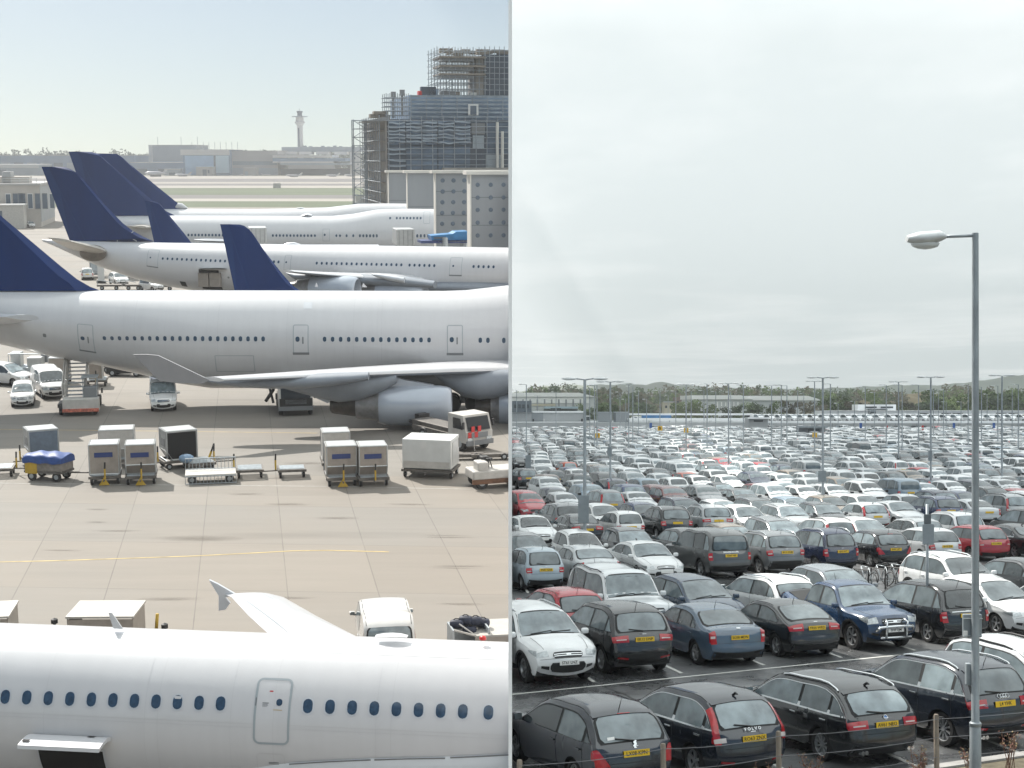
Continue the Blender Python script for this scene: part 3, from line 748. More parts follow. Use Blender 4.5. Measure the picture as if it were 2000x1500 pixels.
# ------------------------------------------------------------------ aircraft
class Plane:
    def __init__(s, name, label, pa, Da, pb, Db, ytop, r, group='parked airliners'):
        Da *= KD; Db *= KD
        A, B = Lp(pa, 600, Da), Lp(pb, 600, Db)
        yaw = math.atan2(B.y - A.y, B.x - A.x)
        O = Vector((A.x, A.y, 0)); s.r = r
        s.Mi = (Matrix.Translation(O) @ Matrix.Rotation(yaw, 4, 'Z')).inverted()
        ro = s.Mi @ Vector((0, 0, 0)); rd = s.Mi.to_3x3() @ rayL(pa, ytop)
        t = -ro.y / rd.y; m = rd.z / math.hypot(rd.y, 0) * (1 if rd.y > 0 else -1)
        zc = ro.z + rd.z * t - r * math.sqrt(1 + m * m)
        O.z = zc; M = Matrix.Translation(O) @ Matrix.Rotation(yaw, 4, 'Z')
        s.Mi = M.inverted(); s.st = []
        s.root = thing(name, label, 'airplane', TL @ M, group)
        s.ground = ZL - zc
    def ray(s, px, py): return s.Mi @ Vector((0, 0, 0)), s.Mi.to_3x3() @ rayL(px, py)
    def at(s, px, py, y=0.0):
        o, d = s.ray(px, py); t = (y - o.y) / d.y; return o + d * t
    def sta_top(s, px, ytop, r=None, zc=0.0):
        """station with a given lobe but its crown raised or lowered to the traced line"""
        o, d = s.ray(px, ytop); t = -o.y / d.y; x = o.x + d.x * t; zt = o.z + d.z * t; r = r or s.r
        m = d.z / d.y
        s.st.append((x, zc, r, (zt - zc) / math.sqrt(1 + m * m), r))
    def sta(s, px, ytop, ybot):
        o, d = s.ray(px, ytop); _, e = s.ray(px, ybot)
        mt, mbt = d.z / d.y, e.z / e.y; zt = o.z - mt * o.y; zb = o.z - mbt * o.y
        r = (zt - zb) / (math.sqrt(1 + mt * mt) + math.sqrt(1 + mbt * mbt)); zc = zt - r * math.sqrt(1 + mt * mt)
        s.st.append(((o.x + d.x * (-o.y / d.y)), zc, r, r, r))
    def sec(s, x):
        a = s.st
        if x <= a[0][0]: return a[0][1:]
        for p, q in zip(a, a[1:]):
            if x <= q[0]:
                u = (x - p[0]) / (q[0] - p[0]); u = u * u * (3 - 2 * u) if len(a) < 4 else u
                return tuple(p[i] + (q[i] - p[i]) * u for i in range(1, 5))
        return a[-1][1:]
    def FS(s, x, ph, off=0.0):
        zc, ry, rt, rb = s.sec(x); c, sn = math.cos(ph), math.sin(ph)
        rz = rt if c > 0 else rb
        n = Vector((0, -sn / ry, c / rz)).normalized()
        return Vector((x, -ry * sn, zc + rz * c)) + n * off
    def hit(s, px, py):
        o, d = s.ray(px, py); x = s.at(px, py, -s.r).x
        for _ in range(6):
            zc, ry, rt, rb = s.sec(x)
            a = 0
            rz = rt
            for rz in (rt, rb):
                A = (d.y / ry) ** 2 + (d.z / rz) ** 2; B = 2 * (o.y * d.y / ry ** 2 + (o.z - zc) * d.z / rz ** 2); C = (o.y / ry) ** 2 + ((o.z - zc) / rz) ** 2 - 1
                D = B * B - 4 * A * C
                t = (-B - math.sqrt(max(D, 0))) / (2 * A); p = o + d * t
                if (p.z >= zc) == (rz == rt): break
            x = p.x
        ph = math.atan2(-p.y / ry, (p.z - zc) / rz)
        return x, ph
    def fuselage(s, n=56, seg=64, mat=PLANE_WHITE, x0=None, x1=None):
        g = MB(); a = s.st
        xs = set()
        for p, q in zip(a, a[1:]):
            k = max(1, int((q[0] - p[0]) / 1.2))
            for i in range(k + 1): xs.add(p[0] + (q[0] - p[0]) * i / k)
        xs = sorted(xs)
        vs = [s.FS(x, 2 * math.pi * k / seg) for x in xs for k in range(seg)]
        fs = [(i * seg + k, i * seg + (k + 1) % seg, (i + 1) * seg + (k + 1) % seg, (i + 1) * seg + k) for i in range(len(xs) - 1) for k in range(seg)]
        fs.append(tuple(range(seg)))
        g.add(vs, fs)
        return g.build('fuselage', [mat], s.root, True, 50)
    def patch(s, name, px0, py0, px1, py1, off, mat, parent=None, nu=6, nv=8, round_=.0, build=True):
        x0, p0 = s.hit(px0, py0); x1, p1 = s.hit(px1, py1)
        g = MB(); g.grid(lambda u, v: s.FS(x0 + (x1 - x0) * (u if not round_ else u), p0 + (p1 - p0) * v, off), nu, nv)
        return g.build(name, [mat], parent or s.root, True) if build else g
    def rr_patch(s, g, x0, x1, p0, p1, off, mi, rad=.15, k=5):
        """rounded rectangle laid on the skin; rad in metres"""
        r0 = s.r; pts = []
        w, h = x1 - x0, (p1 - p0) * r0
        rad = min(rad, w / 2 * .98, h / 2 * .98)
        for cx, cy, a0 in ((w - rad, h - rad, 0), (rad, h - rad, 90), (rad, rad, 180), (w - rad, rad, 270)):
            for i in range(k + 1):
                a = R(a0 + 90 * i / k); pts.append((cx + rad * math.cos(a), cy + rad * math.sin(a)))
        full = []
        for i in range(len(pts)):
            a, c = pts[i], pts[(i + 1) % len(pts)]; kk = max(1, int(math.dist(a, c) / .16))
            full += [(a[0] + (c[0] - a[0]) * j / kk, a[1] + (c[1] - a[1]) * j / kk) for j in range(kk)]
        pts = full; rows = 6
        # concentric rings keep the patch on the curved skin
        vs = []; m = len(pts)
        for q in range(rows + 1):
            f = q / rows
            for (x, y) in pts:
                vs.append(s.FS(x0 + w / 2 + (x - w / 2) * f, p0 + (h / 2 + (y - h / 2) * f) / r0, off))
        g.add(vs, [(q * m + i, q * m + (i + 1) % m, (q + 1) * m + (i + 1) % m, (q + 1) * m + i) for q in range(rows) for i in range(m)], mi)
    def rr_ring(s, g, x0, x1, p0, p1, off, mi, rad, t):
        r0 = s.r; out = []
        for d in (0, t):
            pts = []; w, h = x1 - x0 - 2 * d, (p1 - p0) * r0 - 2 * d; rd = max(.01, rad - d)
            for cx, cy, a0 in ((w - rd, h - rd, 0), (rd, h - rd, 90), (rd, rd, 180), (w - rd, rd, 270)):
                for i in range(5):
                    a = R(a0 + 22.5 * i); pts.append((x0 + d + cx + rd * math.cos(a), p0 + (d + cy + rd * math.sin(a)) / r0))
            # resample the straight sides so the ring follows the curve
            res = []
            for i in range(len(pts)):
                a, b = pts[i], pts[(i + 1) % len(pts)]
                kk = 8 if i % 5 == 4 else 1
                for j in range(kk): res.append((a[0] + (b[0] - a[0]) * j / kk, a[1] + (b[1] - a[1]) * j / kk))
            out.append([s.FS(x, p, off) for x, p in res])
        m = len(out[0])
        g.add(out[0] + out[1], [(i, (i + 1) % m, m + (i + 1) % m, m + i) for i in range(m)], mi)
    def windows(s, lst, w, h, shades=()):
        """lst: rows of (px0, py0, px1, py1, count); every window is a part of its own"""
        k = 0
        for px0, py0, px1, py1, n in lst:
            for i in range(n):
                u = i / max(1, n - 1); x, ph = s.hit(px0 + (px1 - px0) * u, py0 + (py1 - py0) * u)
                if s.ground and (s.root.matrix_world @ Vector(s.FS(x, ph))).x > EDGE - .1: continue
                g = MB(); hp = h / 2 / s.r
                s.rr_patch(g, x - w / 2 - .035, x + w / 2 + .035, ph - hp - .035 / s.r, ph + hp + .035 / s.r, .006, 1, w * .55, 3)
                s.rr_patch(g, x - w / 2, x + w / 2, ph - hp, ph + hp, .011, 0, w * .5, 3)
                if k in shades: s.rr_patch(g, x - w * .4, x + w * .4, ph - hp * .85, ph - hp * .45, .016, 2, w * .2, 2)
                g.build('window', [PANE, PLANE_GREY, PLANE_WHITE], s.root, True); k += 1
    def door(s, px0, py0, px1, py1, t=.06, win=(.28, .36), handle=True, rad=.14, sill=True):
        xa, pa = s.hit(px0, py0); xb, pb = s.hit(px1, py1); xa2, _ = s.hit(px0, (py0 + py1) / 2); xb2, _ = s.hit(px1, (py0 + py1) / 2)
        x0, x1 = xa2, xb2
        g = MB(); s.rr_patch(g, x0, x1, pa, pb, .005, 0, rad); s.rr_ring(g, x0, x1, pa, pb, .012, 1, rad, t)
        if sill: s.rr_patch(g, x0 - .03, x1 + .03, pb - .03, pb + .02, .014, 2, .02, 2)
        d = g.build('door', [PLANE_WHITE, SEAM, GREYTRIM], s.root, True)
        if win:
            cx = x0 + (x1 - x0) * .30; cp = pa + (pb - pa) * .50
            if win == 'p1': cx = x0 + (x1 - x0) * .68; cp = pa + (pb - pa) * .37; win = (.15, .17)
            g = MB(); s.rr_patch(g, cx - win[0] / 2, cx + win[0] / 2, cp - win[1] / 2 / s.r, cp + win[1] / 2 / s.r, .014, 0, win[0] * .48)
            g.build('door_window', [PANE], d, True)
        if handle:
            cx = x0 + (x1 - x0) * .64
            g = MB(); s.rr_patch(g, cx - .05, cx + .05, pa + (pb - pa) * .42, pa + (pb - pa) * .66, .014, 0, .04, 2)
            g.build('door_handle', [GREYTRIM], d, True)
        return d
    def fin(s, pxs, th=.55, rudder=None, y=0.0, tip=.35, mat=FIN_BLUE, name='tail_fin', n_te=None):
        pts = [s.at(px, py, y) for px, py in pxs]; P = [(p.x, p.z) for p in pts]
        zmin, zmax = min(p[1] for p in P), max(p[1] for p in P)
        # symmetric aerofoil: full thickness inside, sharp at both edges
        n = len(P); cx = sum(p[0] for p in P) / n; cz = sum(p[1] for p in P) / n
        g = MB(); mid = []
        inner = []
        for x, z in P:
            u = (z - zmin) / (zmax - zmin)
            inner.append((x + (cx + (x - cx) * .0 - x) * .22 + 0, z + (cz - z) * .10 if 0 < u < 1 else z))
        def half(sg):
            vs = [(x, y, z) for x, z in P]
            k = [(x, y + sg * th / 2 * (1 - (1 - tip) * ((z - zmin) / (zmax - zmin))), z) for x, z in inner]
            b = len(g.v)
            g.add(vs + k, [(i, (i + 1) % n, n + (i + 1) % n, n + i) for i in range(n)] + [tuple(range(n, 2 * n))])
        half(-1); half(1)
        o = g.build(name, [mat], s.root, True, 35)
        if rudder:
            a0, a1, b0, b1 = [s.at(px, py, y) for px, py in rudder]   # strip: top lead, top trail, bottom lead, bottom trail
            g = MB(); off = -th / 2 - .03
            def fn(u, v):
                p = a0.lerp(a1, u).lerp(b0.lerp(b1, u), v); return (p.x, y + off * (1 - (1 - tip) * max(0, min(1, (p.z - zmin) / (zmax - zmin)))) * (1 - u * .9) , p.z)
            g.grid(fn, 4, 6); g.build('rudder', [RUDDER], s.root, True)
        return o
    def wing(s, secs, mat=None, name='wing', parent=None, camber=.0):
        """secs: (y, px LE, py LE, px TE, py TE, thickness)"""
        prof = [(0, 0), (.02, .36), (.08, .66), (.2, .92), (.38, 1), (.6, .8), (.8, .42), (1, .02)]
        loop = prof + [(x, -z * (.75)) for x, z in prof[-2:0:-1]]
        g = MB(); rows = []
        for (y, a, b, c, d, th) in secs:
            le, te = s.at(a, b, y), s.at(c, d, y)
            rows.append([Vector((le.x + (te.x - le.x) * u, y, le.z + (te.z - le.z) * u + z * th / 2)) for u, z in loop])
        k = len(loop); vs = [p for r_ in rows for p in r_]
        fs = [(i * k + j, i * k + (j + 1) % k, (i + 1) * k + (j + 1) % k, (i + 1) * k + j) for i in range(len(rows) - 1) for j in range(k)]
        fs += [tuple(range(k)), tuple(range((len(rows) - 1) * k, len(rows) * k))]
        g.add(vs, fs); nq = (len(rows) - 1) * k
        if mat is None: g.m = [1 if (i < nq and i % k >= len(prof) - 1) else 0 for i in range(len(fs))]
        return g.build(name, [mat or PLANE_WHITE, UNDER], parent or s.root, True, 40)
    def slab(s, name, pxs, y0, y1, mat, parent=None, smooth=False, axis='y'):
        P = [(p.x, p.z) for p in (s.at(px, py, (y0 + y1) / 2) for px, py in pxs)]
        g = MB(); g.prism(P, y0, y1, 'y'); return g.build(name, [mat], parent or s.root, smooth, 30)
    def nacelle(s, px0, px1, pyc0, pyc1, rad, y, prof, core, name='engine'):
        """engine on the near wing; px0 exhaust end, px1 intake lip"""
        a, b = s.at(px0, pyc0, y), s.at(px1, pyc1, y); L = b.x - a.x
        g = MB(); g.lathe([(r_ * rad, u * L) for u, r_ in prof], 40, 'x', (a.x, y, (a.z + b.z) / 2))
        e = g.build(name, [NACELLE], s.root, True, 40)
        g = MB(); g.lathe([(r_ * rad, u * L) for u, r_ in core], 32, 'x', (a.x, y, (a.z + b.z) / 2), cap=False)
        g.m = [1 if q < len(g.f) * .36 else 2 if q < len(g.f) * .5 else 0 for q in range(len(g.f))]
        g.build('exhaust_nozzle', [NOZZLE, HOTMETAL, DARK], e, True, 30)
        return e
SEAMSOFT = pm('skin_seam_soft', (.455, .46, .475), .4)
RUDDER = pm('rudder_blue_paint', (.005, .030, .125), .5, var=.06, scale=.4, spec=.2)
NOZZLE = pm('nozzle_steel', (.20, .20, .205), .3, metal=.3, var=.2, scale=3)
WINGLET = pm('winglet_shade_grey', (.22, .22, .23), .5, var=.06, scale=1)  # grey deepened to the tone of the winglet's shaded side
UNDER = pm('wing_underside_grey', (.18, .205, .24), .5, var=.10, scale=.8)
STABGREY = pm('stabiliser_weathered_metal', (.42, .40, .37), .4, metal=.2, var=.15, scale=1.2)

# ---- P2: the wide jumbo across the middle
p2 = Plane('jumbo_jet', 'white jumbo jet across the middle of the apron, winglet and engine towards us', 300, 91.3, 900, 91.3, 566.5, 3.45)
for px, t, b in ((-330, 572, 598), (-230, 568, 621), (-120, 567, 645), (0, 567, 673), (100, 567, 697), (197, 567, 715), (275, 567, 732), (345, 567, 749)): p2.sta(px, t, b)
for px, t in ((410, 567), (480, 567), (620, 567.5), (760, 568), (870, 568), (910, 566.5), (950, 562), (1000, 556), (1060, 552)): p2.sta_top(px, t)
p2.fuselage()
p2.fin([(195, 567), (176, 560), (150, 545), (120, 521), (0, 420), (-150, 295), (-285, 290), (-205, 567)], 1.0, [(-245, 292), (-284, 291), (-120, 566), (-204, 566)])
p2.windows([(204, 660.5, 514, 662, 22), (634, 662.5, 838, 664, 14), (938, 664.5, 953, 664.7, 2), (984, 665, 999, 665, 1)], .24, .35)
for d in ((152, 632, 183, 688), (572, 634, 602.5, 691), (873, 635, 904, 692)): p2.door(*d)
p2.wing([(-2.2, 40, 626, -120, 622, .9), (-7, 76, 622, 10, 619, .42)], PLANE_GREY, 'tailplane')
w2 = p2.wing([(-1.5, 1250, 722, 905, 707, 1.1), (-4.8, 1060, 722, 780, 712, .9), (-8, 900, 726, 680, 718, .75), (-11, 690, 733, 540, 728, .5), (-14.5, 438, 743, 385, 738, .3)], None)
p2.slab('winglet', [(261, 692), (285, 692), (309, 694), (345, 711), (410, 742), (396, 749), (350, 748), (312, 744), (285, 716)], -14.6, -14.4, WINGLET, w2)
# flap track fairings and the dark underside ahead of them
def canoe(p, pxs, y, hw, mat, parent, name='flap_fairing'):
    g = MB(); rows = []
    for px, yt, yb in pxs:
        a, b = p.at(px, yt, y), p.at(px, yb, y); cz = (a.z + b.z) / 2; rz = abs(a.z - b.z) / 2
        rows.append((a.x, cz, rz))
    mr = max(r_[2] for r_ in rows); seg = 18
    vs = [(x, y + hw * (rz / mr) ** .6 * math.sin(2 * math.pi * k / seg), cz + rz * math.cos(2 * math.pi * k / seg)) for x, cz, rz in rows for k in range(seg)]
    fs = [(i * seg + k, i * seg + (k + 1) % seg, (i + 1) * seg + (k + 1) % seg, (i + 1) * seg + k) for i in range(len(rows) - 1) for k in range(seg)]
    g.add(vs, fs + [tuple(range(seg)), tuple(range((len(rows) - 1) * seg, len(rows) * seg))])
    return g.build(name, [mat], parent, True, 45)
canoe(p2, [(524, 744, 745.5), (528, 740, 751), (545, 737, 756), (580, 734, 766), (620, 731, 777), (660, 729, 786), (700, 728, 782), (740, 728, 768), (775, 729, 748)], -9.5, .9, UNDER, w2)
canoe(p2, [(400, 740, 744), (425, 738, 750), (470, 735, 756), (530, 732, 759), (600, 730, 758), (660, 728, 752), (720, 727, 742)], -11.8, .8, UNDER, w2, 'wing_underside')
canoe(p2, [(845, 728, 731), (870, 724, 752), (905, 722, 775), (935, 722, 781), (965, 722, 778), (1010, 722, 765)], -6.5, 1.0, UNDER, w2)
canoe(p2, [(700, 727, 735), (760, 724, 748), (830, 722, 754), (900, 720, 752), (1000, 718, 748)], -5.5, 1.2, GREYTRIM, w2, 'wing_underside')  # dark grey body stands in for the shadow under the leading edge
NP = [(0, .885), (.03, .93), (.16, .98), (.38, 1.0), (.62, 1.0), (.84, .97), (.95, .91), (.985, .85), (1.0, .78), (.97, .70), (.80, .66)]
CP = [(-.70, .0), (-.69, .30), (-.66, .40), (-.33, .56), (-.325, .66), (-.30, .66), (-.03, .76), (-.028, .86), (0, .88)]
e1 = p2.nacelle(742, 882, 791.5, 791.5, 1.32, -9, NP, CP)
p2.slab('pylon', [(716, 727), (748, 727), (790, 741), (848, 752), (842, 768), (745, 778), (690, 776), (640, 786), (604, 770), (640, 742)], -9.25, -8.75, NACELLE, e1)
e2 = p2.nacelle(975, 1115, 796, 796, 1.32, -6.0, NP, [(-.34, .0), (-.335, .40), (-.32, .46), (-.12, .60), (-.115, .68), (-.09, .68), (-.02, .80), (0, .88)])
p2.slab('pylon', [(905, 726), (993, 738), (1060, 752), (1000, 788), (950, 782), (905, 760)], -6.25, -5.75, NACELLE, e2)
p2.patch('access_panel', 594, 590, 609, 603, .008, PLANE_GREY, nu=2, nv=2)
g = MB(); x0, pa = p2.hit(419, 694); x1, pb = p2.hit(498, 718); p2.rr_ring(g, x0, x1, pa, pb + .1, .008, 0, .05, .05); g.build('cargo_hatch', [SEAM], p2.root)
g = MB(); p2.rr_patch(g, p2.hit(87, 655)[0] - .12, p2.hit(87, 655)[0] + .12, p2.hit(91, 652)[1], p2.hit(91, 659)[1], .01, 0, .1); g.build('drain_port', [GREYTRIM], p2.root)
for px in (262, 425, 560, 690, 745):
    x, ph = p2.hit(px, 640); g = MB(); g.grid(lambda u, v: p2.FS(x + (u - .5) * .03, .25 + 1.75 * v, .003), 1, 20); g.build('skin_seam', [SEAMSOFT], p2.root)
# main gear under the belly (out of the light, just seen between the vehicles)
for px in (905, 950):
    a = p2.at(px, 800, -2.0); g = MB(); g.tube([(a.x, -2.0, -2.6), (a.x, -2.0, p2.ground + .6)], .22, 10, 0)
    for dx in (-.75, .75):
        for dy in (-.5, .5): g.lathe([(.25, -.2), (.6, -.2), (.62, 0), (.6, .2), (.25, .2)], 20, 'y', (a.x + dx, -2.0 + dy, p2.ground + .62), 1)
    g.build('landing_gear', [STEEL, DARK], p2.root, True, 40)

# ---- P1: the near airliner along the bottom
p1 = Plane('narrow_body_jet', 'nearest white airliner filling the bottom with big oval windows and an open cargo hatch', 220, 32.2, 750, 31.5, 1224.5, 2.02)
for px, y in ((-330, 1211), (0, 1219.5), (300, 1226.5), (500, 1232), (760, 1240), (1000, 1248), (1070, 1250.5)): p1.sta_top(px, y)
s0 = p1.st; p1.st = [(a[0], a[1], a[2], 2.02, a[4]) for a in s0]
p1.fuselage(seg=96)
p1.windows([(10.5, 1361, 431, 1374, 11), (601.5, 1379, 904, 1389.5, 8), (954, 1391.5, 956, 1391.5, 1)], .235, .345, shades=(8,))
d1 = p1.door(496, 1323, 567, 1456, .055, 'p1', False, .16, False)
xa, pa = p1.hit(527, 1349)
g = MB(); p1.rr_patch(g, xa, xa + .10, pa, pa + .014, .014, 0, .02, 2); g.build('warning_placard', [RED], d1)
xa, pa = p1.hit(500, 1362); g = MB(); p1.rr_patch(g, xa, xa + .035, pa, pa + .10, .014, 0, .015, 2); g.build('door_handle', [GREYTRIM], d1)
xa, pa = p1.hit(513, 1372); g = MB()
for i, (w_, dp) in enumerate(((.16, 0), (.13, .018), (.15, .03), (.12, .042))): p1.rr_patch(g, xa, xa + w_, pa + dp, pa + dp + (.009 if i == 0 else .004), .014, 0, .003, 1)
xb, pb = p1.hit(534, 1386); p1.rr_patch(g, xb, xb + .22, pb, pb + .006, .014, 1, .003, 1); g.build('door_placard', [GREYTRIM, YELLOW], d1)
# open cargo hatch with its door swung up
xa, pa = p1.hit(76, 1468); xb, pb = p1.hit(217, 1520)
g = MB(); g.grid(lambda u, v: p1.FS(xa + (xb - xa) * u, pa - .06 + .96 * v, .022), 4, 16); p1.rr_ring(g, xa - .05, xb + .05, pa - .08, pa + .95, .03, 1, .06, .05); ch = g.build('cargo_hatch', [BLACK, PLANE_GREY], p1.root, True)
h0, _ = p1.hit(66, 1438); h1, ph = p1.hit(216, 1440)
g = MB()
def cdoor(u, v, o=0.0):
    x = h0 - .02 + (h1 - h0 + .04) * u + (-.05 + .04 * u) * v
    b = p1.FS(x, ph, .03)
    return (b.x, b.y - .10 * v - .62 * v ** 1.6 - o * .3, b.z - .06 * v + .02 * v * v + .10 * math.sin(v * 2.6) - o)
g.grid(lambda u, v: cdoor(u, v, 0), 8, 8); g.grid(lambda u, v: cdoor(u, v, .09), 8, 8)
for u in (0, 1): g.add([cdoor(u, v / 8, o) for v in range(9) for o in (0, .09)], [(2 * i, 2 * i + 1, 2 * i + 3, 2 * i + 2) for i in range(8)])
g.add([cdoor(u / 8, 1, o) for u in range(9) for o in (0, .09)], [(2 * i, 2 * i + 1, 2 * i + 3, 2 * i + 2) for i in range(8)])
cd = g.build('cargo_door', [PLANE_WHITE], ch, True, 40)
a = Vector(cdoor(.79, .28)) ; g = MB(); g.add([Vector(cdoor(.75 + .09 * i, .2 + .22 * j)) + Vector((0, -.012, .02)) for i, j in ((0, 0), (1, 0), (.9, 1), (-.1, 1))], [(0, 1, 2, 3)]); g.build('latch_port', [BLACK], ch)
g = MB(); g.add([Vector(cdoor(.02 + .09 * i, .78 + .1 * j)) + Vector((0, -.015, .02)) for i, j in ((0, 0), (1, 0), (1, 1), (0, 1))], [(0, 1, 2, 3)]); g.build('latch_port', [BLACK], ch)
# far wing with its tip fence
w1 = p1.wing([(1.2, 800, 1300, 560, 1285, .7), (2.2, 706, 1252, 533, 1246, .45), (5.5, 620, 1206, 485, 1202, .30), (8.6, 556, 1168, 452, 1166, .16), (9.1, 528, 1160.5, 438, 1161, .12)])
p1.slab('wingtip_fence', [(409, 1132), (424, 1139), (462, 1161), (440, 1166), (450, 1177), (441, 1190), (428, 1192), (428, 1163)], 9.08, 9.18, PLANE_GREY, w1)
for f0, f1 in ((.28, .29), (.55, .555), (.80, .81)):
    g = MB(); vs = []
    for k in range(15):
        u = k / 14; y = 2.4 + 6.4 * u
        a_, b_ = p1.at(700 - 160 * u, 1249 - 86 * u, y), p1.at(531 - 85 * u, 1245 - 82 * u, y)
        for f in (f0, f1): q = a_.lerp(b_, f); vs.append((q.x, y, q.z + .30 * (1 - u * .7) * .5 + .03))
    g.add(vs, [(2 * i, 2 * i + 1, 2 * i + 3, 2 * i + 2) for i in range(14)]); g.build('flap_seam', [SEAM], w1)
# near wing root fairing at the bottom edge
def fairing(name, top, bot, off, mat):
    g = MB(); T_ = [p1.hit(*q) for q in top]; n = len(T_); vs = []
    for i, (x, p) in enumerate(T_):
        for j in range(7): vs.append(p1.FS(x, p + (bot) * j / 6, off if j else .004))
    g.add(vs, [(i * 7 + j, i * 7 + j + 1, (i + 1) * 7 + j + 1, (i + 1) * 7 + j) for i in range(n - 1) for j in range(6)])
    return g.build(name, [mat], p1.root, True, 60)
FAIR = pm('fairing_pale_blue_grey', (.62, .66, .70), .35, var=.03, scale=2)
fairing('wing_root_fairing', [(480, 1502), (520, 1496), (570, 1489), (640, 1485), (725, 1481), (730, 1481), (860, 1478), (1000, 1472)], .5, .05, FAIR)
for seg_ in ([(566, 1490), (640, 1485.5), (725, 1482)], [(732, 1482), (800, 1480), (870, 1479)], [(880, 1478), (940, 1475.5), (998, 1472.5)]):
    g = MB(); vs = []
    for q in seg_: x, p = p1.hit(*q); vs += [p1.FS(x, p - .009, .056), p1.FS(x, p + .009, .056)]
    g.add(vs, [(2 * i, 2 * i + 1, 2 * i + 3, 2 * i + 2) for i in range(len(seg_) - 1)]); g.build('fairing_seam', [GREYTRIM], p1.root)
# roof antennas, dome and beacon
p1.slab('blade_antenna', [(212, 1196), (219, 1197), (240, 1228), (222, 1227)], -.02, .02, PLANE_WHITE)
canoe(p1, [(734, 1240.5, 1242), (748, 1238.5, 1242), (765, 1238, 1243), (782, 1239, 1243), (796, 1242, 1244)], 0, .18, PLANE_WHITE, p1.root, 'antenna_dome')
a = p1.at(943, 1246, 0); g = MB(); g.lathe([(.09, 0), (.085, .06), (.05, .09), (0, .10)], 16, 'z', (a.x, 0, a.z - .04)); g.build('beacon_light', [RED], p1.root, True)
for px in (282, 450, 735): 
    x, ph = p1.hit(px, 1400); g = MB(); g.grid(lambda u, v: p1.FS(x + (u - .5) * .012, .55 + 1.6 * v, .003), 1, 24); g.build('skin_seam', [SEAMSOFT], p1.root)
for py in (1262, 1405, 1412):
    _, ph = p1.hit(300, py); g = MB(); g.grid(lambda u, v: p1.FS(p1.st[0][0] + 1 + (p1.st[-1][0] - p1.st[0][0] - 1) * u, ph + (v - .5) * .005, .003), 30, 1); g.build('skin_seam', [SEAMSOFT], p1.root)
xa, pa = p1.hit(500, 1470); xb, pb = p1.hit(562, 1520); g = MB(); p1.rr_ring(g, xa, xb, pa, pa + .5, .006, 0, .12, .02)
for i in range(2): p1.rr_patch(g, xa + .3, xa + .55, pa + .12 + .02 * i, pa + .13 + .02 * i, .008, 1, .004, 1)
g.build('service_panel', [SEAMSOFT, GREYTRIM], p1.root)

# ---- P3: twin-aisle behind the middle jumbo
p3 = Plane('wide_body_jet', 'white wide-body airliner with round windows, weathered tailplane and open cargo bay, behind the middle jumbo', 318, 148.5, 925, 141, 473.5, 2.85)
for px, t, b in ((84, 467.5, 472), (100, 468, 478), (150, 469, 501), (195, 470.5, 521), (262, 472.5, 544), (330, 474, 560)): p3.sta(px, t, b)
n0 = len(p3.st)
for px, t in ((420, 475.5), (560, 478.5), (700, 481), (850, 483.5), (1060, 487)): p3.sta_top(px, t)
p3.st = p3.st[:n0] + [(a[0], a[1], a[2], 2.85, a[4]) for a in p3.st[n0:]]
p3.fuselage()
p3.fin([(81, 325.5), (127, 326), (137, 330), (150, 343), (222, 418), (240, 436), (258, 450), (280, 462), (302, 472), (137, 472)], .8, [(96, 326.5), (81.5, 326), (172, 471), (138, 471)])
w3 = p3.wing([(-1.0, 212, 493, 130, 484, 1.2), (-5, 195, 486, 110, 474, .75), (-8.6, 140, 472, 92, 464, .3)], STABGREY, 'tailplane')
g = MB(); _c = p3.at(184, 494, -1.9); g.blob((_c.x, -2.15, _c.z), (1.7, .35, .95), 0, 3); g.build('tailplane_root', [pm('root_cover_brown', (.16, .14, .12), .5, var=.3, scale=1)], p3.root, True)
p3.windows([(318, 505, 439.5, 510, 14), (535, 511.3, 544, 511.6, 2), (618.7, 514, 784, 517.3, 18), (800, 517.8, 848.3, 518.8, 6), (925, 520.5, 964, 521.2, 5)], .24, .33)
for d in ((287, 487, 309, 523), (555, 498, 568, 528), (878, 502.5, 902, 538.5)): p3.door(*d, t=.05, win=(.2, .22), handle=False, rad=.12)
w3m = p3.wing([(-2.0, 860, 552, 690, 535, 1.3), (-4.5, 790, 548, 640, 534, .9), (-8, 690, 541, 575, 531, .6), (-12, 575, 531, 520, 527, .3)])
canoe(p3, [(560, 532, 534), (580, 532, 548), (620, 533, 553), (700, 535, 556), (790, 540, 560), (850, 549, 563)], -6.5, 1.0, UNDER, w3m, 'wing_underside')
for pxa in (618, 730):
    canoe(p3, [(pxa - 4, 535, 537), (pxa + 8, 534, 542), (pxa + 30, 537, 548), (pxa + 60, 542, 553)], -7.5, .35, PLANE_GREY, w3m)
e3 = p3.nacelle(610, 699, 566, 566, 1.5, -8.5, NP, CP)
e3b = p3.nacelle(738, 832, 574, 574, 1.35, -6.0, NP, CP)
p3.slab('pylon', [(640, 540), (690, 542), (690, 556), (640, 560)], -8.7, -8.3, NACELLE, e3)
canoe(p3, [(760, 558, 562), (800, 552, 566), (870, 549, 572), (950, 550, 574), (1010, 552, 574)], -2.2, 1.6, UNDER, p3.root, 'belly_fairing')
p3.patch('cargo_hatch', 388, 526, 436, 566, .02, BLACK, nu=4, nv=6)
g = MB(); a, b = p3.at(386, 525, -3.6), p3.at(438, 525, -3.6); g.add([(a.x, -2.75, a.z - .05), (b.x, -2.75, b.z - .05), (b.x, -4.0, b.z + .1), (a.x, -4.0, a.z + .1)], [(0, 1, 2, 3)]); g.add([(a.x, -2.75, a.z - .15), (b.x, -2.75, b.z - .15), (b.x, -4.0, b.z), (a.x, -4.0, a.z)], [(0, 1, 2, 3)]); g.build('cargo_door', [PLANE_WHITE], p3.root)
p3.patch('bulk_hatch', 351, 549, 367, 560, .02, BLACK, nu=3, nv=3)
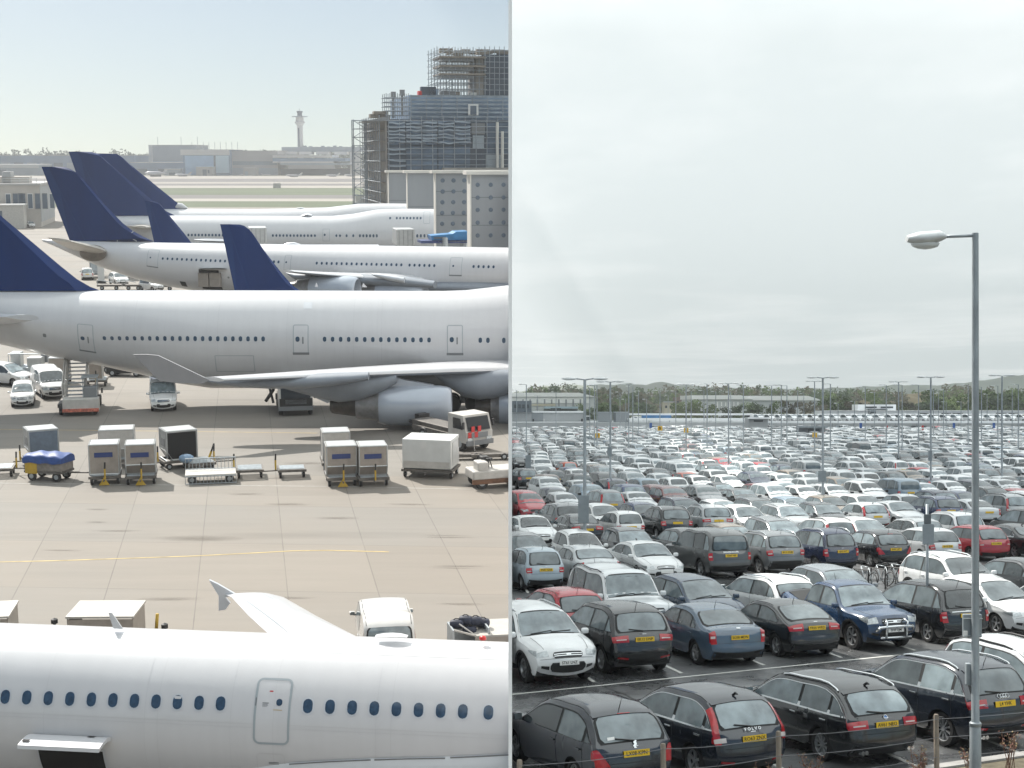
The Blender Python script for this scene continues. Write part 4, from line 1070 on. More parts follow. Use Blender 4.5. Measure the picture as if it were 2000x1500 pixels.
g = MB(); p3.rr_patch(g, p3.hit(446, 540)[0] - .12, p3.hit(446, 540)[0] + .12, p3.hit(446, 540)[1], p3.hit(446, 544)[1], .01, 0, .1); g.build('drain_port', [GREYTRIM], p3.root)
# pale safety rail rigged over the crown by the fin
g = MB(); q = [p3.at(*c, -.3) for c in ((229, 472), (230, 463), (258, 466), (267, 471))]; g.tube(q, .05, 6); q = [p3.at(*c, -.3) for c in ((247, 465), (260, 452))]; g.tube(q, .05, 6); g.build('safety_rail', [PLANE_GREY], p3.root)
# containers standing inside the open bay
for (a, b) in ((391, 411), (413, 434)):
    c = p3.at((a + b) / 2, 546, -2.62); w_ = p3.at(b, 546, -2.62).x - p3.at(a, 546, -2.62).x
    t = thing('cargo_container', 'dull container inside the open bay of the wide-body, %s' % ('nearer its tail' if a < 400 else 'further from its tail'), 'container', p3.root.matrix_world @ Matrix.Translation((c.x, -2.95, c.z)))
    g = MB(); g.box((0, 0, 0), (w_, .5, 1.55), 0, bev=.05); g.build('shell', [TANBOX], t); g = MB(); g.box((0, -.27, .1), (w_ * .8, .03, .04)); g.build('strap', [GREYTRIM], t)

# ---- P4 and P5: two jumbos beyond
p4 = Plane('jumbo_jet', 'white jumbo jet with upper-deck windows, nose at the perforated pier block, box lifts alongside', 300, 199, 900, 199, 420.5, 3.35)
p4.sta(150, 428, 434); p4.sta(190, 423, 452); p4.sta(240, 421, 470)
n0 = len(p4.st)
for px, t in ((320, 420.5), (450, 421), (560, 421.5), (650, 421.5), (690, 417.5), (737, 409), (790, 407.5), (850, 408)): p4.sta_top(px, t)
p4.sta_top(930, 418)
p4.fuselage()
p4.fin([(134, 296), (181, 297), (189, 301), (210, 317), (297, 391), (318, 409), (342, 421), (178, 421)], 1.0, [(152, 297), (134.5, 296.5), (215, 420), (179, 420)])
p4.wing([(-2.4, 300, 444, 240, 442, .9), (-9, 286, 444, 262, 442, .35)], STABGREY, 'tailplane')
p4.windows([(368, 459, 435, 459.3, 11), (533, 460, 615, 460.3, 13), (657, 460.3, 664, 460.4, 2), (677, 460.4, 690, 460.4, 2), (703, 460.5, 736, 460.6, 6), (815, 460.6, 836, 460.6, 4), (762, 426, 764, 426, 1), (775, 426, 821.5, 426, 8)], .30, .40)
p4.door(630, 447, 644, 471, t=.06, handle=False, sill=False); p4.door(827, 413, 840, 437, t=.06, win=None, handle=False, sill=False)
canoe(p4, [(588, 421, 423), (594, 418, 422), (602, 416.5, 422), (610, 419.5, 423)], 0, .9, PLANE_GREY, p4.root, 'antenna_dome')
canoe(p4, [(380, 467, 468), (400, 466, 472), (440, 467, 474), (480, 469, 474)], -9, 1.5, UNDER, p4.root, 'wing')
p5 = Plane('jumbo_jet', 'furthest white jumbo jet, only its hump and tail fin showing above the jumbo in front', 300, 226, 900, 226, 407.5, 3.35)
p5.sta(150, 417, 422); p5.sta(240, 408, 440)
n0 = len(p5.st)
for px, t in ((340, 407.5), (500, 408.3), (600, 406.5), (640, 405), (700, 398), (750, 397), (850, 398)): p5.sta_top(px, t)
p5.fuselage()
p5.fin([(150, 298), (190, 299.5), (228, 300.5), (234, 304), (260, 326), (340, 391), (352, 400), (366, 408), (230, 408)], 1.0)
canoe(p5, [(343, 402, 408), (348, 396, 408), (356, 397, 408), (366, 405, 408)], 0, .6, PLANE_WHITE, p5.root, 'fin_fillet')
canoe(p5, [(580, 406, 408), (588, 405, 408), (597, 406.5, 408)], 0, .8, PLANE_GREY, p5.root, 'antenna_dome')
# ---- P6 and P7: two smaller jets mostly hidden
def small_jet(label, px, D, ytop, finpx, topline, dome=None, rud=None):
    p = Plane('narrow_body_jet', label, px, D, px + 300, D, ytop, 1.95)
    p.sta(topline[0][0] - 110, ytop + 2, ytop + 7); p.sta(topline[0][0] - 40, ytop, ytop + 22)
    for a, b in topline: p.sta_top(a, b)
    p.st = p.st[:2] + [(a[0], a[1], a[2], 1.95, a[4]) for a in p.st[2:]]
    p.fuselage(seg=40); p.fin(finpx, .55, rud)
    p.wing([(-1.2, topline[0][0] + 20, ytop + 12, topline[0][0] - 40, ytop + 12, .4), (-5.5, topline[0][0] - 30, ytop + 10, topline[0][0] - 60, ytop + 10, .2)], PLANE_GREY, 'tailplane')
    if dome: canoe(p, dome, 0, .5, PLANE_GREY, p.root, 'antenna_dome')
    return p
p6 = small_jet('small airliner hidden behind the wide-body, its dark blue fin beside a taller fin', 300, 168, 477.5, [(283, 393), (303, 394), (309, 396), (316, 403), (360, 456), (373, 473), (380, 478), (302, 478)], [(300, 477.5), (560, 477.5), (700, 477), (740, 478)], [(554, 477, 479), (562, 473.5, 479), (575, 473, 479), (586, 476.5, 479)], [(293, 394), (283.5, 394), (322, 477), (303, 477)])
p7 = small_jet('small airliner hidden behind the middle jumbo, its lone blue fin rising over the roof', 480, 112, 574, [(430, 438), (468, 438.5), (477, 441), (486, 450), (545, 527), (560, 545), (573, 559), (590, 570), (606, 576), (460, 576)], [(460, 574), (620, 574), (900, 575)], None, [(447, 439), (431, 438.5), (492, 575), (461, 575)])
g = MB()
for q in ([(615, 560), (618, 552), (621, 560)], [(707, 561), (709, 553), (717, 561)]):
    P = [p7.at(a, b, 4) for a, b in q]; g.add([(v.x, 4 + d, v.z) for d in (-.05, .05) for v in P], [(0, 1, 2), (3, 4, 5), (0, 1, 4, 3), (1, 2, 5, 4), (0, 2, 5, 3)])
g.build('blade_antenna', [PLANE_WHITE], p7.root)
# ------------------------------------------------------------------ buildings of the airport
def yawed(p, yaw=YAW0): return LM(p, yaw)
def px_box(px0, px1, ytop, D, ybase=None, D2=None):
    """left-frame front rectangle: x0, x1, z0, z1 at depth D"""
    a, b = Lp(px0, ytop, D), Lp(px1, ytop, D)
    z0 = ZL if ybase is None else Lp(px0, ybase, D).z
    return a.x, b.x, z0, a.z
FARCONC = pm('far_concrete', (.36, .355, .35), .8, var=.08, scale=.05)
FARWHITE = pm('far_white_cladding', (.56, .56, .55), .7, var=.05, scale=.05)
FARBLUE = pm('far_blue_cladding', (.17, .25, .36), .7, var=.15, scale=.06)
FARGREY = pm('far_hazed_grey_cladding', (.30, .345, .385), .7, var=.10, scale=.05)  # grey paled and blued to carry distance haze in the colour
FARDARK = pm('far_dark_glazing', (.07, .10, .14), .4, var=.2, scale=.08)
BANDGLASS = pm('band_glazing', (.16, .22, .27), .3, var=.2, scale=.1)
def building(name, label, px0, px1, ytop, D, depth, mat, roof=None, ybase=None, cat='building', yaw=0.0):
    D *= KD
    x0, x1, z0, z1 = px_box(px0, px1, ytop, D, ybase)
    t = thing(name, label, cat, LM(((x0 + x1) / 2, D + depth / 2, z0), yaw))
    w, h = x1 - x0, z1 - z0
    g = MB(); g.box((0, 0, h / 2), (w, depth, h)); g.build('wall', [mat], t)
    g = MB(); g.box((0, 0, h + .25), (w + .6, depth + .6, .5)); g.build('roof', [roof or FARCONC], t)
    def face(n, a, b, c, d, m, proud=.12):
        """part on the front: a..b across (0-1), c..d up (0-1)"""
        g = MB(); g.box((-w / 2 + w * (a + b) / 2, -depth / 2 - proud / 2, h * (c + d) / 2), (w * (b - a), proud, h * (d - c))); return g.build(n, [m], t)
    return t, face, w, h
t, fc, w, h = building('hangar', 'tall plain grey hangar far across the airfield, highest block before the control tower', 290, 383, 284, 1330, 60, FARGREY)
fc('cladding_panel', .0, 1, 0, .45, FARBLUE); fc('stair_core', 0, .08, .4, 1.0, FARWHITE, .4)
for k in (.05, .55, .9):
    g = MB(); g.tube([(w * (k - .5), 0, h), (w * (k - .5), 0, h + 9)], .25, 5); g.build('mast', [STEEL], t)
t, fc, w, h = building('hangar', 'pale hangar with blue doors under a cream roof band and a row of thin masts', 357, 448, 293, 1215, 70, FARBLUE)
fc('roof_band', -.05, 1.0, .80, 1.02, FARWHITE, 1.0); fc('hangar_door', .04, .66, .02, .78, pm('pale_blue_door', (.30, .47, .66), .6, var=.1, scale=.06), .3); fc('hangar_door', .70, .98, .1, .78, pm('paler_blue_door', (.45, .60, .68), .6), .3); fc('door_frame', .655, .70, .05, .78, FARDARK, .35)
for k in range(9):
    g = MB(); g.tube([(w * (-.45 + k * .125), -5, h), (w * (-.45 + k * .125), -5, h + 7.5)], .22, 5); g.build('mast', [STEEL], t)
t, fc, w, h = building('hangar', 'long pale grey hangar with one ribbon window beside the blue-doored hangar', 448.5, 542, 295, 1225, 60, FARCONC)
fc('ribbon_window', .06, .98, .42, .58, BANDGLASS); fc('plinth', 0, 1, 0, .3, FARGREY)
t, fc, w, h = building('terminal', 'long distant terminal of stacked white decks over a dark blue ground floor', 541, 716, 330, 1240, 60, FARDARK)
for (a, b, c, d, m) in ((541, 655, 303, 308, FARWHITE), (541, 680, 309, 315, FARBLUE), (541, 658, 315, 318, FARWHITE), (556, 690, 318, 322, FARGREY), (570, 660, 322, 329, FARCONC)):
    x0, x1, z0, z1 = px_box(a, b, c, 1240 * KD, d)
    g = MB(); g.box(((x0 + x1) / 2 - (t.matrix_world.inverted() @ Vector((0, 0, 0))).x * 0 - (TLI @ t.matrix_world.translation).x, -28 + (d - 320) * .0, (z0 + z1) / 2 - ZL), (x1 - x0, 56, z1 - z0)); g.build('deck', [m], t)
x0, x1, z0, z1 = px_box(548, 712, 287, 1270 * KD, 297); cx = (TLI @ t.matrix_world.translation).x
g = MB(); g.box(((x0 + x1) / 2 - cx, 30, (z0 + z1) / 2 - ZL), (x1 - x0, 40, (z1 - z0))); g.build('upper_storey', [FARGREY], t)
for a in (548, 578, 612, 648):
    x0, x1, z0, z1 = px_box(a, a + 25, 296, 1245 * KD, 302); g = MB(); g.box(((x0 + x1) / 2 - cx, 5, (z0 + z1) / 2 - ZL), (x1 - x0, 20, z1 - z0)); g.build('roof_lantern', [FARWHITE], t)
for a in range(585, 712, 12):
    x0, x1, z0, z1 = px_box(a, a + 6, 284 + (a % 5) * .6, 1270 * KD, 288); g = MB(); g.box(((x0 + x1) / 2 - cx, 30, (z0 + z1) / 2 - ZL), (x1 - x0, 8, z1 - z0)); g.build('roof_unit', [FARGREY], t)
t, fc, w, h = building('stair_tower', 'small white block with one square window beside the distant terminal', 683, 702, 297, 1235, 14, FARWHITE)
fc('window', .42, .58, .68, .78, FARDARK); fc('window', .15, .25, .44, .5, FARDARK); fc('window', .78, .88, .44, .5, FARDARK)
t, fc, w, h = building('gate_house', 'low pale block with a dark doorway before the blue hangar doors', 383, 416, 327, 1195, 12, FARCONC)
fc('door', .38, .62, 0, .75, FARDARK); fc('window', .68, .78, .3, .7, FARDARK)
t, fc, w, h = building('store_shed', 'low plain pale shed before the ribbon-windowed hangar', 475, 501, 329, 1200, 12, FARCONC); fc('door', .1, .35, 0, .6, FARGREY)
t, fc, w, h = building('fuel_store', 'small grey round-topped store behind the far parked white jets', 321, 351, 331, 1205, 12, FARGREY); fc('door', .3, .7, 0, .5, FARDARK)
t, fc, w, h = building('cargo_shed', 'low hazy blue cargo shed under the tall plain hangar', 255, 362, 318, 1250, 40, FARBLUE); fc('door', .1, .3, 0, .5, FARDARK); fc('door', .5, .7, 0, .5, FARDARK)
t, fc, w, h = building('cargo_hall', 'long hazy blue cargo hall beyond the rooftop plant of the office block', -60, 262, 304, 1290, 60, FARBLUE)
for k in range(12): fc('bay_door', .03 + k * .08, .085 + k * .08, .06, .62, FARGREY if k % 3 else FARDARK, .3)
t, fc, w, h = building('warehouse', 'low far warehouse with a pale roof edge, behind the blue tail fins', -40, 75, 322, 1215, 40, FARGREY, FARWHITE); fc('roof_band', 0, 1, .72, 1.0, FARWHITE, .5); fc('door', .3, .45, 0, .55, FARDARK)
# control tower
px = 587.0; D = 1290 * KD; b = Lp(px, 300, D); zt = lambda py: Lp(px, py, D).z - ZL; m1 = D / FE * .64
t = thing('control_tower', 'slender pale control tower with a dark glass strip and flared lookout above the terminal', 'tower', LM((b.x, D, ZL)))
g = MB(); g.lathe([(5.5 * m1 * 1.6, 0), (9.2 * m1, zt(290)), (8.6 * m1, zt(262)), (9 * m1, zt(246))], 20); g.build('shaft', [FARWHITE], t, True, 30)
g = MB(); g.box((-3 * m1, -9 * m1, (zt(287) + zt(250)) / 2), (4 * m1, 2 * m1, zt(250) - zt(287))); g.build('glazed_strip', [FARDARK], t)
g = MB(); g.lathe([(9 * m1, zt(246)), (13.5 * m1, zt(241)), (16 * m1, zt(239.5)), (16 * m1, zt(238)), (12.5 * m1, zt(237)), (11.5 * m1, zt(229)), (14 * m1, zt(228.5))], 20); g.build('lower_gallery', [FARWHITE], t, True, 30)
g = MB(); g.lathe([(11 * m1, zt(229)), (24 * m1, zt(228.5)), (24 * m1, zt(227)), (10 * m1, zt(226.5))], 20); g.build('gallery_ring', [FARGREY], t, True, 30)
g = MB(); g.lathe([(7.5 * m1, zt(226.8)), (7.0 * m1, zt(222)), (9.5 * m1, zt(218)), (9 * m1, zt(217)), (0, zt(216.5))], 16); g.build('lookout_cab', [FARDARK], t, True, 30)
g = MB(); g.tube([(0, 0, zt(217)), (0, 0, zt(212))], .3, 5); g.build('aerial', [STEEL], t)
# far parked white jets, hardly more than specks
def tiny_jet(px, py, L, label, face=-1, bulk=1.0):
    p = Lg(px, py); t = thing('distant_jet', label, 'airplane', LM(p, 0), 'small white jets parked before the far hangars')
    r = L * .055 * bulk; c = r * 1.7
    g = MB(); g.lathe([(0, -L / 2), (r * .6, -L * .44), (r, -L * .32), (r, L * .15), (r * .45, L * .42), (.1, L * .5)], 12, 'x', (0, 0, c)); f = g
    if face > 0: f.v = [(-x, y, z) for x, y, z in f.v]
    f.build('fuselage', [PLANE_WHITE], t, True)
    s_ = -face
    g = MB(); g.prism([(s_ * L * .30, c + r * .7), (s_ * L * .46, c + r * .5), (s_ * L * .56, c + L * .17), (s_ * L * .47, c + L * .17)], -.15, .15); g.build('tail_fin', [PLANE_WHITE], t)
    g = MB(); g.prism([(-L * .08, -L * .42), (L * .06, -L * .42), (L * .10, 0), (L * .06, L * .42), (-L * .08, L * .42), (-L * .12, 0)], c - r * .5, c - r * .3, 'z'); g.build('wing', [PLANE_WHITE], t)
    g = MB(); g.box((0, 0, c * .35), (L * .5, .5, c * .7)); g.build('undercarriage', [GREYTRIM], t)
for (px, py, L, lb, fa, bk) in ((304, 345, 19, 'bulky white jet near the tip of the blue fins, below the grey store', -1, 1.6), (357, 344.5, 15, 'little white jet right below the blue hangar doors', -1, 1), (574, 345.5, 14, 'little white jet below the control tower', -1, 1), (650, 345, 12, 'little white jet midway between the control tower and the scaffolding', -1, 1), (685, 344.5, 12, 'little white jet beside the foot of the scaffolding', -1, 1), (716, 344.5, 13, 'little white jet behind the open scaffold tower', -1, 1), (65, 337, 24, 'white jet far off, above the office block roof', -1, 1.2), (478, 343, 10, 'little white jet before the plain pale shed', -1, 1), (520, 343, 9, 'little white jet beside the plain pale shed', 1, 1)):
    tiny_jet(px, py, L, lb, fa, bk)
# small box structure on the airfield, and the wood along the skyline
p = Lg(541, 367); t = thing('localiser_hut', 'small pale equipment hut standing on the strip between the taxiways', 'hut', LM(p, YAW0)); g = MB(); g.box((0, 0, 1.3), (4.2, 3, 2.6), bev=.1); g.build('cabin', [FARCONC], t); g = MB(); g.tube([(-1, 0, 2.6), (-1, 0, 4.5)], .08, 5); g.tube([(1.2, 0, 2.6), (1.2, 0, 3.8)], .08, 5); g.build('aerial', [STEEL], t)
# ------------------------------------------------------------------ office block beside the stands
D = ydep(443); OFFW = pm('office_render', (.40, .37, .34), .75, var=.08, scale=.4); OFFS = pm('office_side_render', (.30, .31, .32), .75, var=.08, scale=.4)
x0, x1, z0, z1 = px_box(-60, 77, 362, D); dep = 34
t = thing('office_block', 'flat-roofed grey office block with a strip of windows and rooftop plant, by the far stands', 'building', LM((x1, D, ZL), YAW0))
W = x1 - x0; H = z1 - z0
g = MB(); g.box((-W / 2, dep / 2, H / 2), (W, dep, H)); g.build('wall', [OFFW], t)
g = MB(); g.box((-W / 2, dep / 2, H + .25), (W + .5, dep + .5, .5)); g.build('roof', [FARCONC], t)
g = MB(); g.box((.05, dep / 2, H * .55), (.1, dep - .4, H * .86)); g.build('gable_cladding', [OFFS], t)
for k in range(9):
    cx = -W * .56 + k * 1.75 + 2.2
    f = MB(); f.box((cx, -.06, H * .62), (1.3, .12, 3.9)); f = f.build('window', [GREYTRIM if k % 3 else FARWHITE], t)
    f2 = MB(); f2.box((cx, -.13, H * .62), (1.05, .04, 3.5)); f2.build('pane', [FARDARK], f)
f = MB(); f.box((-4.6, -.06, H * .62), (1.3, .12, 4)); f = f.build('window', [GREYTRIM], t)
f2 = MB(); f2.box((-4.6, -.13, H * .62), (1.0, .04, 3.4)); f2.build('pane', [FARDARK], f)
for (a, b_, ya) in ((15, 72, 351), (22, 38, 341)):
    q0, q1, r0, r1 = px_box(a, b_, ya, D + 8, 362); g = MB(); g.box(((q0 + q1) / 2 - x1, 9, H + .5 + (r1 - r0) / 2), (q1 - q0, 7, r1 - r0 + .3)); g.build('roof_plant', [OFFS if a == 22 else OFFW], t)
g = MB()
for k in range(14): g.tube([(-W * .5 + k * 2.0, .6, H + .5), (-W * .5 + k * 2.0, .6, H + 1.7)], .05, 5)
for zz in (1.1, 1.7): g.tube([(-W * .5, .6, H + zz), (-.5, .6, H + zz)], .05, 5)
g.build('roof_railing', [STEEL], t)
# white lean-to and stair before it
x0b, x1b, z0b, z1b = px_box(-40, 53, 400, D - 6, 443)
t = thing('annexe', 'white lean-to with an outside stair against the grey office block', 'building', LM((x1b, D - 9, ZL), YAW0))
g = MB(); g.box(((x0b - x1b) / 2, 3, 2.8), (x1b - x0b, 6, 5.6), bev=.05); g.build('wall', [OFFWHITE], t)
g = MB(); g.box(((x0b - x1b) / 2, 3, 5.75), (x1b - x0b + .5, 6.4, .3)); g.build('roof', [FARWHITE], t)
f = MB(); f.box((-5.6, -.05, 3.6), (1.2, .1, 1.5)); f.build('window', [FARDARK], t)
g = MB()
for k in range(10): g.box((-8.5 + k * .55, -1.2, 4.3 - k * .45), (.6, 1.4, .12))
g.tube([(-8.8, -1.9, 5.4), (-3.2, -1.9, .9)], .06, 6); g.tube([(-8.8, -.5, 5.4), (-3.2, -.5, .9)], .06, 6); g.build('stair', [STEEL], t)

# ------------------------------------------------------------------ pier blocks and the scaffolded building
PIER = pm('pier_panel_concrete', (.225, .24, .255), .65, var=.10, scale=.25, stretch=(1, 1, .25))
PIERLIT = pm('pier_sunlit_edge', (.55, .53, .49), .7, var=.08, scale=.3)  # sunlight on the pier ends put into a paler colour; copings share it
SEAMP = pm('panel_joint_dark', (.09, .11, .13), .7)
def pier(px0, px1, ytop, D, holes, label, edge_px):
    D *= KD
    dp = .6 + edge_px * .14
    a = Lp(px0 + edge_px, ytop, D); b = Lp(1010, ytop, D); z1 = a.z
    t = thing('pier_block', label, 'building', LM((a.x, D, ZL), YAW0), 'blocks of the pier')
    H = z1 - ZL; W = (b.x - a.x) * 1.05; m = D / FE
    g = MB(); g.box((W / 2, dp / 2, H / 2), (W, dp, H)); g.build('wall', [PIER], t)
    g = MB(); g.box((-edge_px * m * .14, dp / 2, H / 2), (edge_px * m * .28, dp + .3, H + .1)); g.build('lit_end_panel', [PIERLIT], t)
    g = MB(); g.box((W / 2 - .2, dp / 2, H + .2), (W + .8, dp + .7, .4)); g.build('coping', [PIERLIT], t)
    for zz in range(1, int(H / 3)):
        g = MB(); g.box((W / 2, -.015, zz * 3.2), (W - .1, .03, .06)); g.build('panel_joint', [SEAMP], t)
    if holes:
        for hx, hy in holes:
            q = Lp(hx, hy, D); g = MB()
            xx = (q.x - a.x) / math.cos(YAW0); s_ = m * 7.0
            g.lathe([(0, -.04), (s_ * .5, -.04), (s_ * .62, 0), (s_ * .62, .05)], 16, 'y', (xx, 0, q.z - ZL)); g.build('port_window', [FARDARK], t, True, 30)
    return t
pier(846, 1000, 338.5, 178, [(x + dx, y) for y, dx in ((352.5, 0), (374, 0), (395, -.5), (416, -1), (437, -1)) for x in (864.5, 885.5, 906.5)], 'pier block with small round ports and blue gangway at its foot, behind the frontmost block', 5)
pier(911, 1000, 341, 152, [(x, y) for y in (361, 386, 410, 435, 460) for x in (933, 958.5, 983.5)], 'frontmost pier block, grey with five rows of round ports', 9)
pier(793, 1000, 338, 208, None, 'plain grey pier block behind the nose of the upper jumbo, without ports', 2.5)
pier(756, 1000, 337, 238, None, 'plain grey pier block furthest back, under the netted scaffolding', 3)
NETDK = pm('dark_building_core', (.05, .07, .10), .8, var=.3, scale=.2)
NETBL = pm('blue_grey_netting', (.075, .115, .17), .8, var=.35, scale=.35, stretch=(.4, 1, 2.2))
NETLT = pm('pale_netting_fold', (.19, .23, .27), .8, var=.3, scale=.5)
TANW = pm('tan_sheeting', (.27, .255, .235), .8, var=.2, scale=.3)
SCAF = pm('scaffold_tube', (.24, .27, .30), .55, metal=.3, var=.25, scale=2)
BOARD = pm('scaffold_board', (.17, .15, .125), .8, var=.3, scale=2)
D = 250.0 * KD; a = Lp(758, 300, D); A = Vector((a.x, D, ZL)); m = D / FE
t = thing('scaffolded_building', 'tall building wrapped in scaffolding and blue-grey netting with a stepped top', 'building', LM(A, YAW0))
zz = lambda py, dd=0: Lp(758, py, D + dd).z - ZL
xx = lambda px: (Lp(px, 300, D).x - A.x) / math.cos(YAW0) * (1 + .0)
W = xx(1012); dep = 33; H1 = zz(233)
g = MB(); g.box((W / 2, dep / 2, H1 / 2), (W, dep, H1)); g.build('wall', [NETDK], t)
g = MB(); g.box((-.3, dep / 2, H1 / 2), (.3, dep, H1 - .5)); g.build('sunlit_tan_side', [TANW], t)  # tan flank made paler than the dark core to hold its sunlit look
H2 = zz(184); x2 = xx(804)
g = MB(); g.box(((x2 + W) / 2, dep / 2 + 1.5, (H1 + H2) / 2), (W - x2, dep - 3, H2 - H1)); g.build('upper_storey', [FARBLUE], t)
for k, py in enumerate((187, 194, 202, 210, 218, 227)):
    g = MB(); g.box(((x2 + W) / 2, 1.35, zz(py)), (W - x2, .2, .35)); g.build('upper_rail', [NETLT], t)
for k in range(8):
    g = MB(); g.box((x2 + .1 + k * 2.95, 1.3, (H1 + H2) / 2), (.22, .25, H2 - H1)); g.build('upper_post', [NETLT], t)
f = MB(); f.box((xx(926), 1.2, zz(213)), (xx(938) - xx(918), .2, zz(202) - zz(224))); f = f.build('window', [FARWHITE], t); f2 = MB(); f2.box((xx(926), 1.07, zz(214)), (xx(934) - xx(922), .1, zz(204) - zz(222))); f2.build('pane', [FARDARK], f)
# netting panels, some sagging in folds
rr = random.Random(5)
cols_ = [758, 791, 822, 853, 885, 917]
for i in range(len(cols_) - 1):
    xa_, xb_ = xx(cols_[i]) + .1, xx(cols_[i + 1]) - .1
    for (ya, yb, m_) in ((236, 284, NETBL), (286, 307, NETBL if i else NETDK), (308, 331, NETBL)):
        if i == 0 and ya == 308: m_ = NETDK
        ph = rr.random() * 6; g = MB()
        g.grid(lambda u, v: (xa_ + (xb_ - xa_) * u, -.75 - .25 * math.sin(u * math.pi) - (.22 * math.sin(v * 30 + math.sin(u * 5 + ph) * 1.5) if ya < 240 else .05 * math.sin(v * 9 + ph)), zz(ya) + (zz(yb) - zz(ya)) * v), 8, 40 if ya < 240 else 8); g.build('netting_panel', [m_], t, True)
        if ya < 240 or i == 0:
            for q in range(6 if ya < 240 else 2):
                yy = ya + (yb - ya) * (.08 + .16 * q + rr.uniform(-.03, .03)) if ya < 240 else ya + (yb - ya) * (.3 + .4 * q); sl = rr.uniform(-2.5, 1.0); am = rr.uniform(.3, 1.2)
                g = MB(); g.grid(lambda u, v: (xa_ + (xb_ - xa_) * u, -1.32 + .1 * v, zz(yy + sl * (1 - u) + am * math.sin(u * 7 + ph + q)) + (v - .5) * .28), 10, 1); g.build('netting_fold', [NETLT], t)
for (pa_, pb_, ya, yb, m_) in ((920, 946, 240, 262, GREYTRIM), (950, 1000, 240, 300, NETBL), (922, 944, 264, 290, FARGREY), (948, 980, 302, 330, FARGREY), (905, 918, 240, 330, NETDK)):
    g = MB(); g.box((xx((pa_ + pb_) / 2), -.2, (zz(ya) + zz(yb)) / 2), (xx(pb_) - xx(pa_), .35, zz(ya) - zz(yb))); g.build('facade_bay', [m_], t)
for px in (968, 978):
    g = MB(); g.tube([(xx(px), -1.5, zz(334)), (xx(px), -1.5, zz(238 if px < 970 else 256))], .28, 8); g.build('downpipe', [PIERLIT], t)
# scaffold grids: standards and ledgers as one framework per face
def frame(name, xs, ys, zs, mat, r=.055):
    g = MB()
    for x in xs:
        for y in ys: g.tube([(x, y, zs[0]), (x, y, zs[-1] + .8)], r, 5)
    for z in zs:
        for y in ys: g.tube([(xs[0] - .3, y, z), (xs[-1] + .3, y, z)], r * .9, 5)
    return g
def rng(a, b, n): return [a + (b - a) * i / n for i in range(n + 1)]
g = frame('f', rng(0, W, 12), [-1.05], rng(zz(333), zz(236), 9), SCAF, .08); g.build('front_scaffold', [SCAF], t)
g = MB()
for k in range(11):
    y = k * 3.2
    g.tube([(-1.6, y, 0), (-1.6, y, H1 + .8)], .09, 5)
for k in range(13): z = 1 + k * (H1 - 1) / 12; g.tube([(-1.6, -.5, z), (-1.6, dep, z)], .08, 5); g.box((-1.0, dep / 2, z - .1), (1.0, dep, .08), 1)
g.build('side_scaffold', [SCAF, BOARD], t)
# open access tower standing clear of the flank
x_l = (Lp(709, 300, D + 10).x - A.x); g = MB(); x_r = x_l + 47 * m * .55
for x in (x_l, x_r):
    for y in (8, 11): g.tube([(x, y, 0), (x, y, zz(234, 10))], .11, 5)
nz_ = 15
for k in range(nz_ + 1):
    z = .4 + k * (zz(236, 10) - .4) / nz_
    for y in (8, 11): g.tube([(x_l, y, z), (x_r + 1.5, y, z)], .075, 5)
    if k < nz_:
        z2 = z + (zz(236, 10) - .4) / nz_
        g.tube([(x_l, 8, z), (x_r, 8, z2)] if k % 2 else [(x_r, 8, z), (x_l, 8, z2)], .07, 5)
        g.tube([((x_l + x_r) / 2, 8, z), ((x_l + x_r) / 2, 8, z2)], .06, 5)
g.build('access_tower', [SCAF], t)
g = MB(); q0, q1 = xx(711), xx(762); g.prism([(q0, zz(237)), (q1, zz(236)), (q1, zz(226)), (q0 + 2.5, zz(232))], -.5, 14); g.build('canopy_roof', [GREYTRIM], t)
# stub scaffolds on the lower roof
g = frame('f', rng(xx(757), xx(800), 6), [1, 4, 7], rng(H1, zz(190), 5), SCAF, .07); g.build('roof_scaffold', [SCAF], t)
for (px, yb, yt) in ((772, 230, 180), (789, 224, 176)):
    g = MB(); g.tube([(xx(px), 2, zz(yb)), (xx(px), 2, zz(yt))], .22, 6); g.box((xx(px), 2, zz(yt + 4)), (.9, .8, 1.1)); g.build('hoist_post', [GREYTRIM], t)
g = MB(); g.box((xx(747), 3, zz(222)), (2.6, 3, 1.0)); g.box((xx(742), 3, zz(226)), (3.0, 3, .7)); g.build('stacked_boards', [BOARD], t)
# top tower: open decks round a dark core
xt0, xt1 = xx(858), xx(1010); xc = xx(952); zt0, zt1 = H2, zz(96)
g = MB(); g.box(((xc + xt1) / 2, 12, (zt0 + zz(101)) / 2), (xt1 - xc, 17, zz(101) - zt0)); g.build('tower_core', [NETDK], t)
g = MB(); g.box((xx(943), 8, (zt0 + zz(108)) / 2), (1.5, 9, zz(108) - zt0)); g.build('tower_edge', [TANW], t)
g = frame('f', rng(xt0, xc, 8), [2.5, 6, 10, 14], rng(zt0, zt1, 7), SCAF, .075)
for k in range(7):
    z = zt0 + (zt1 - zt0) * (k + .3) / 7
    for y in (2.5, 14): g.tube([(xt0, y, z), (xt0 + 3.2, y, z + 1.6)], .06, 5)
g.build('tower_scaffold', [SCAF], t)
for py in (108, 126, 142):
    g = MB(); g.box(((xx(862) + xc) / 2, 6.5, zz(py)), (xc - xx(862), 9, .35)); g.box(((xx(868) + xx(930)) / 2, 5, zz(py) - .45), (xx(930) - xx(868), 5, .6), 1); g.build('scaffold_deck', [BOARD, GREYTRIM], t)
g = frame('f', rng(xc, xt1, 6), [2.9], rng(zt0, zz(94), 8), SCAF, .07); g.build('core_scaffold', [SCAF], t)
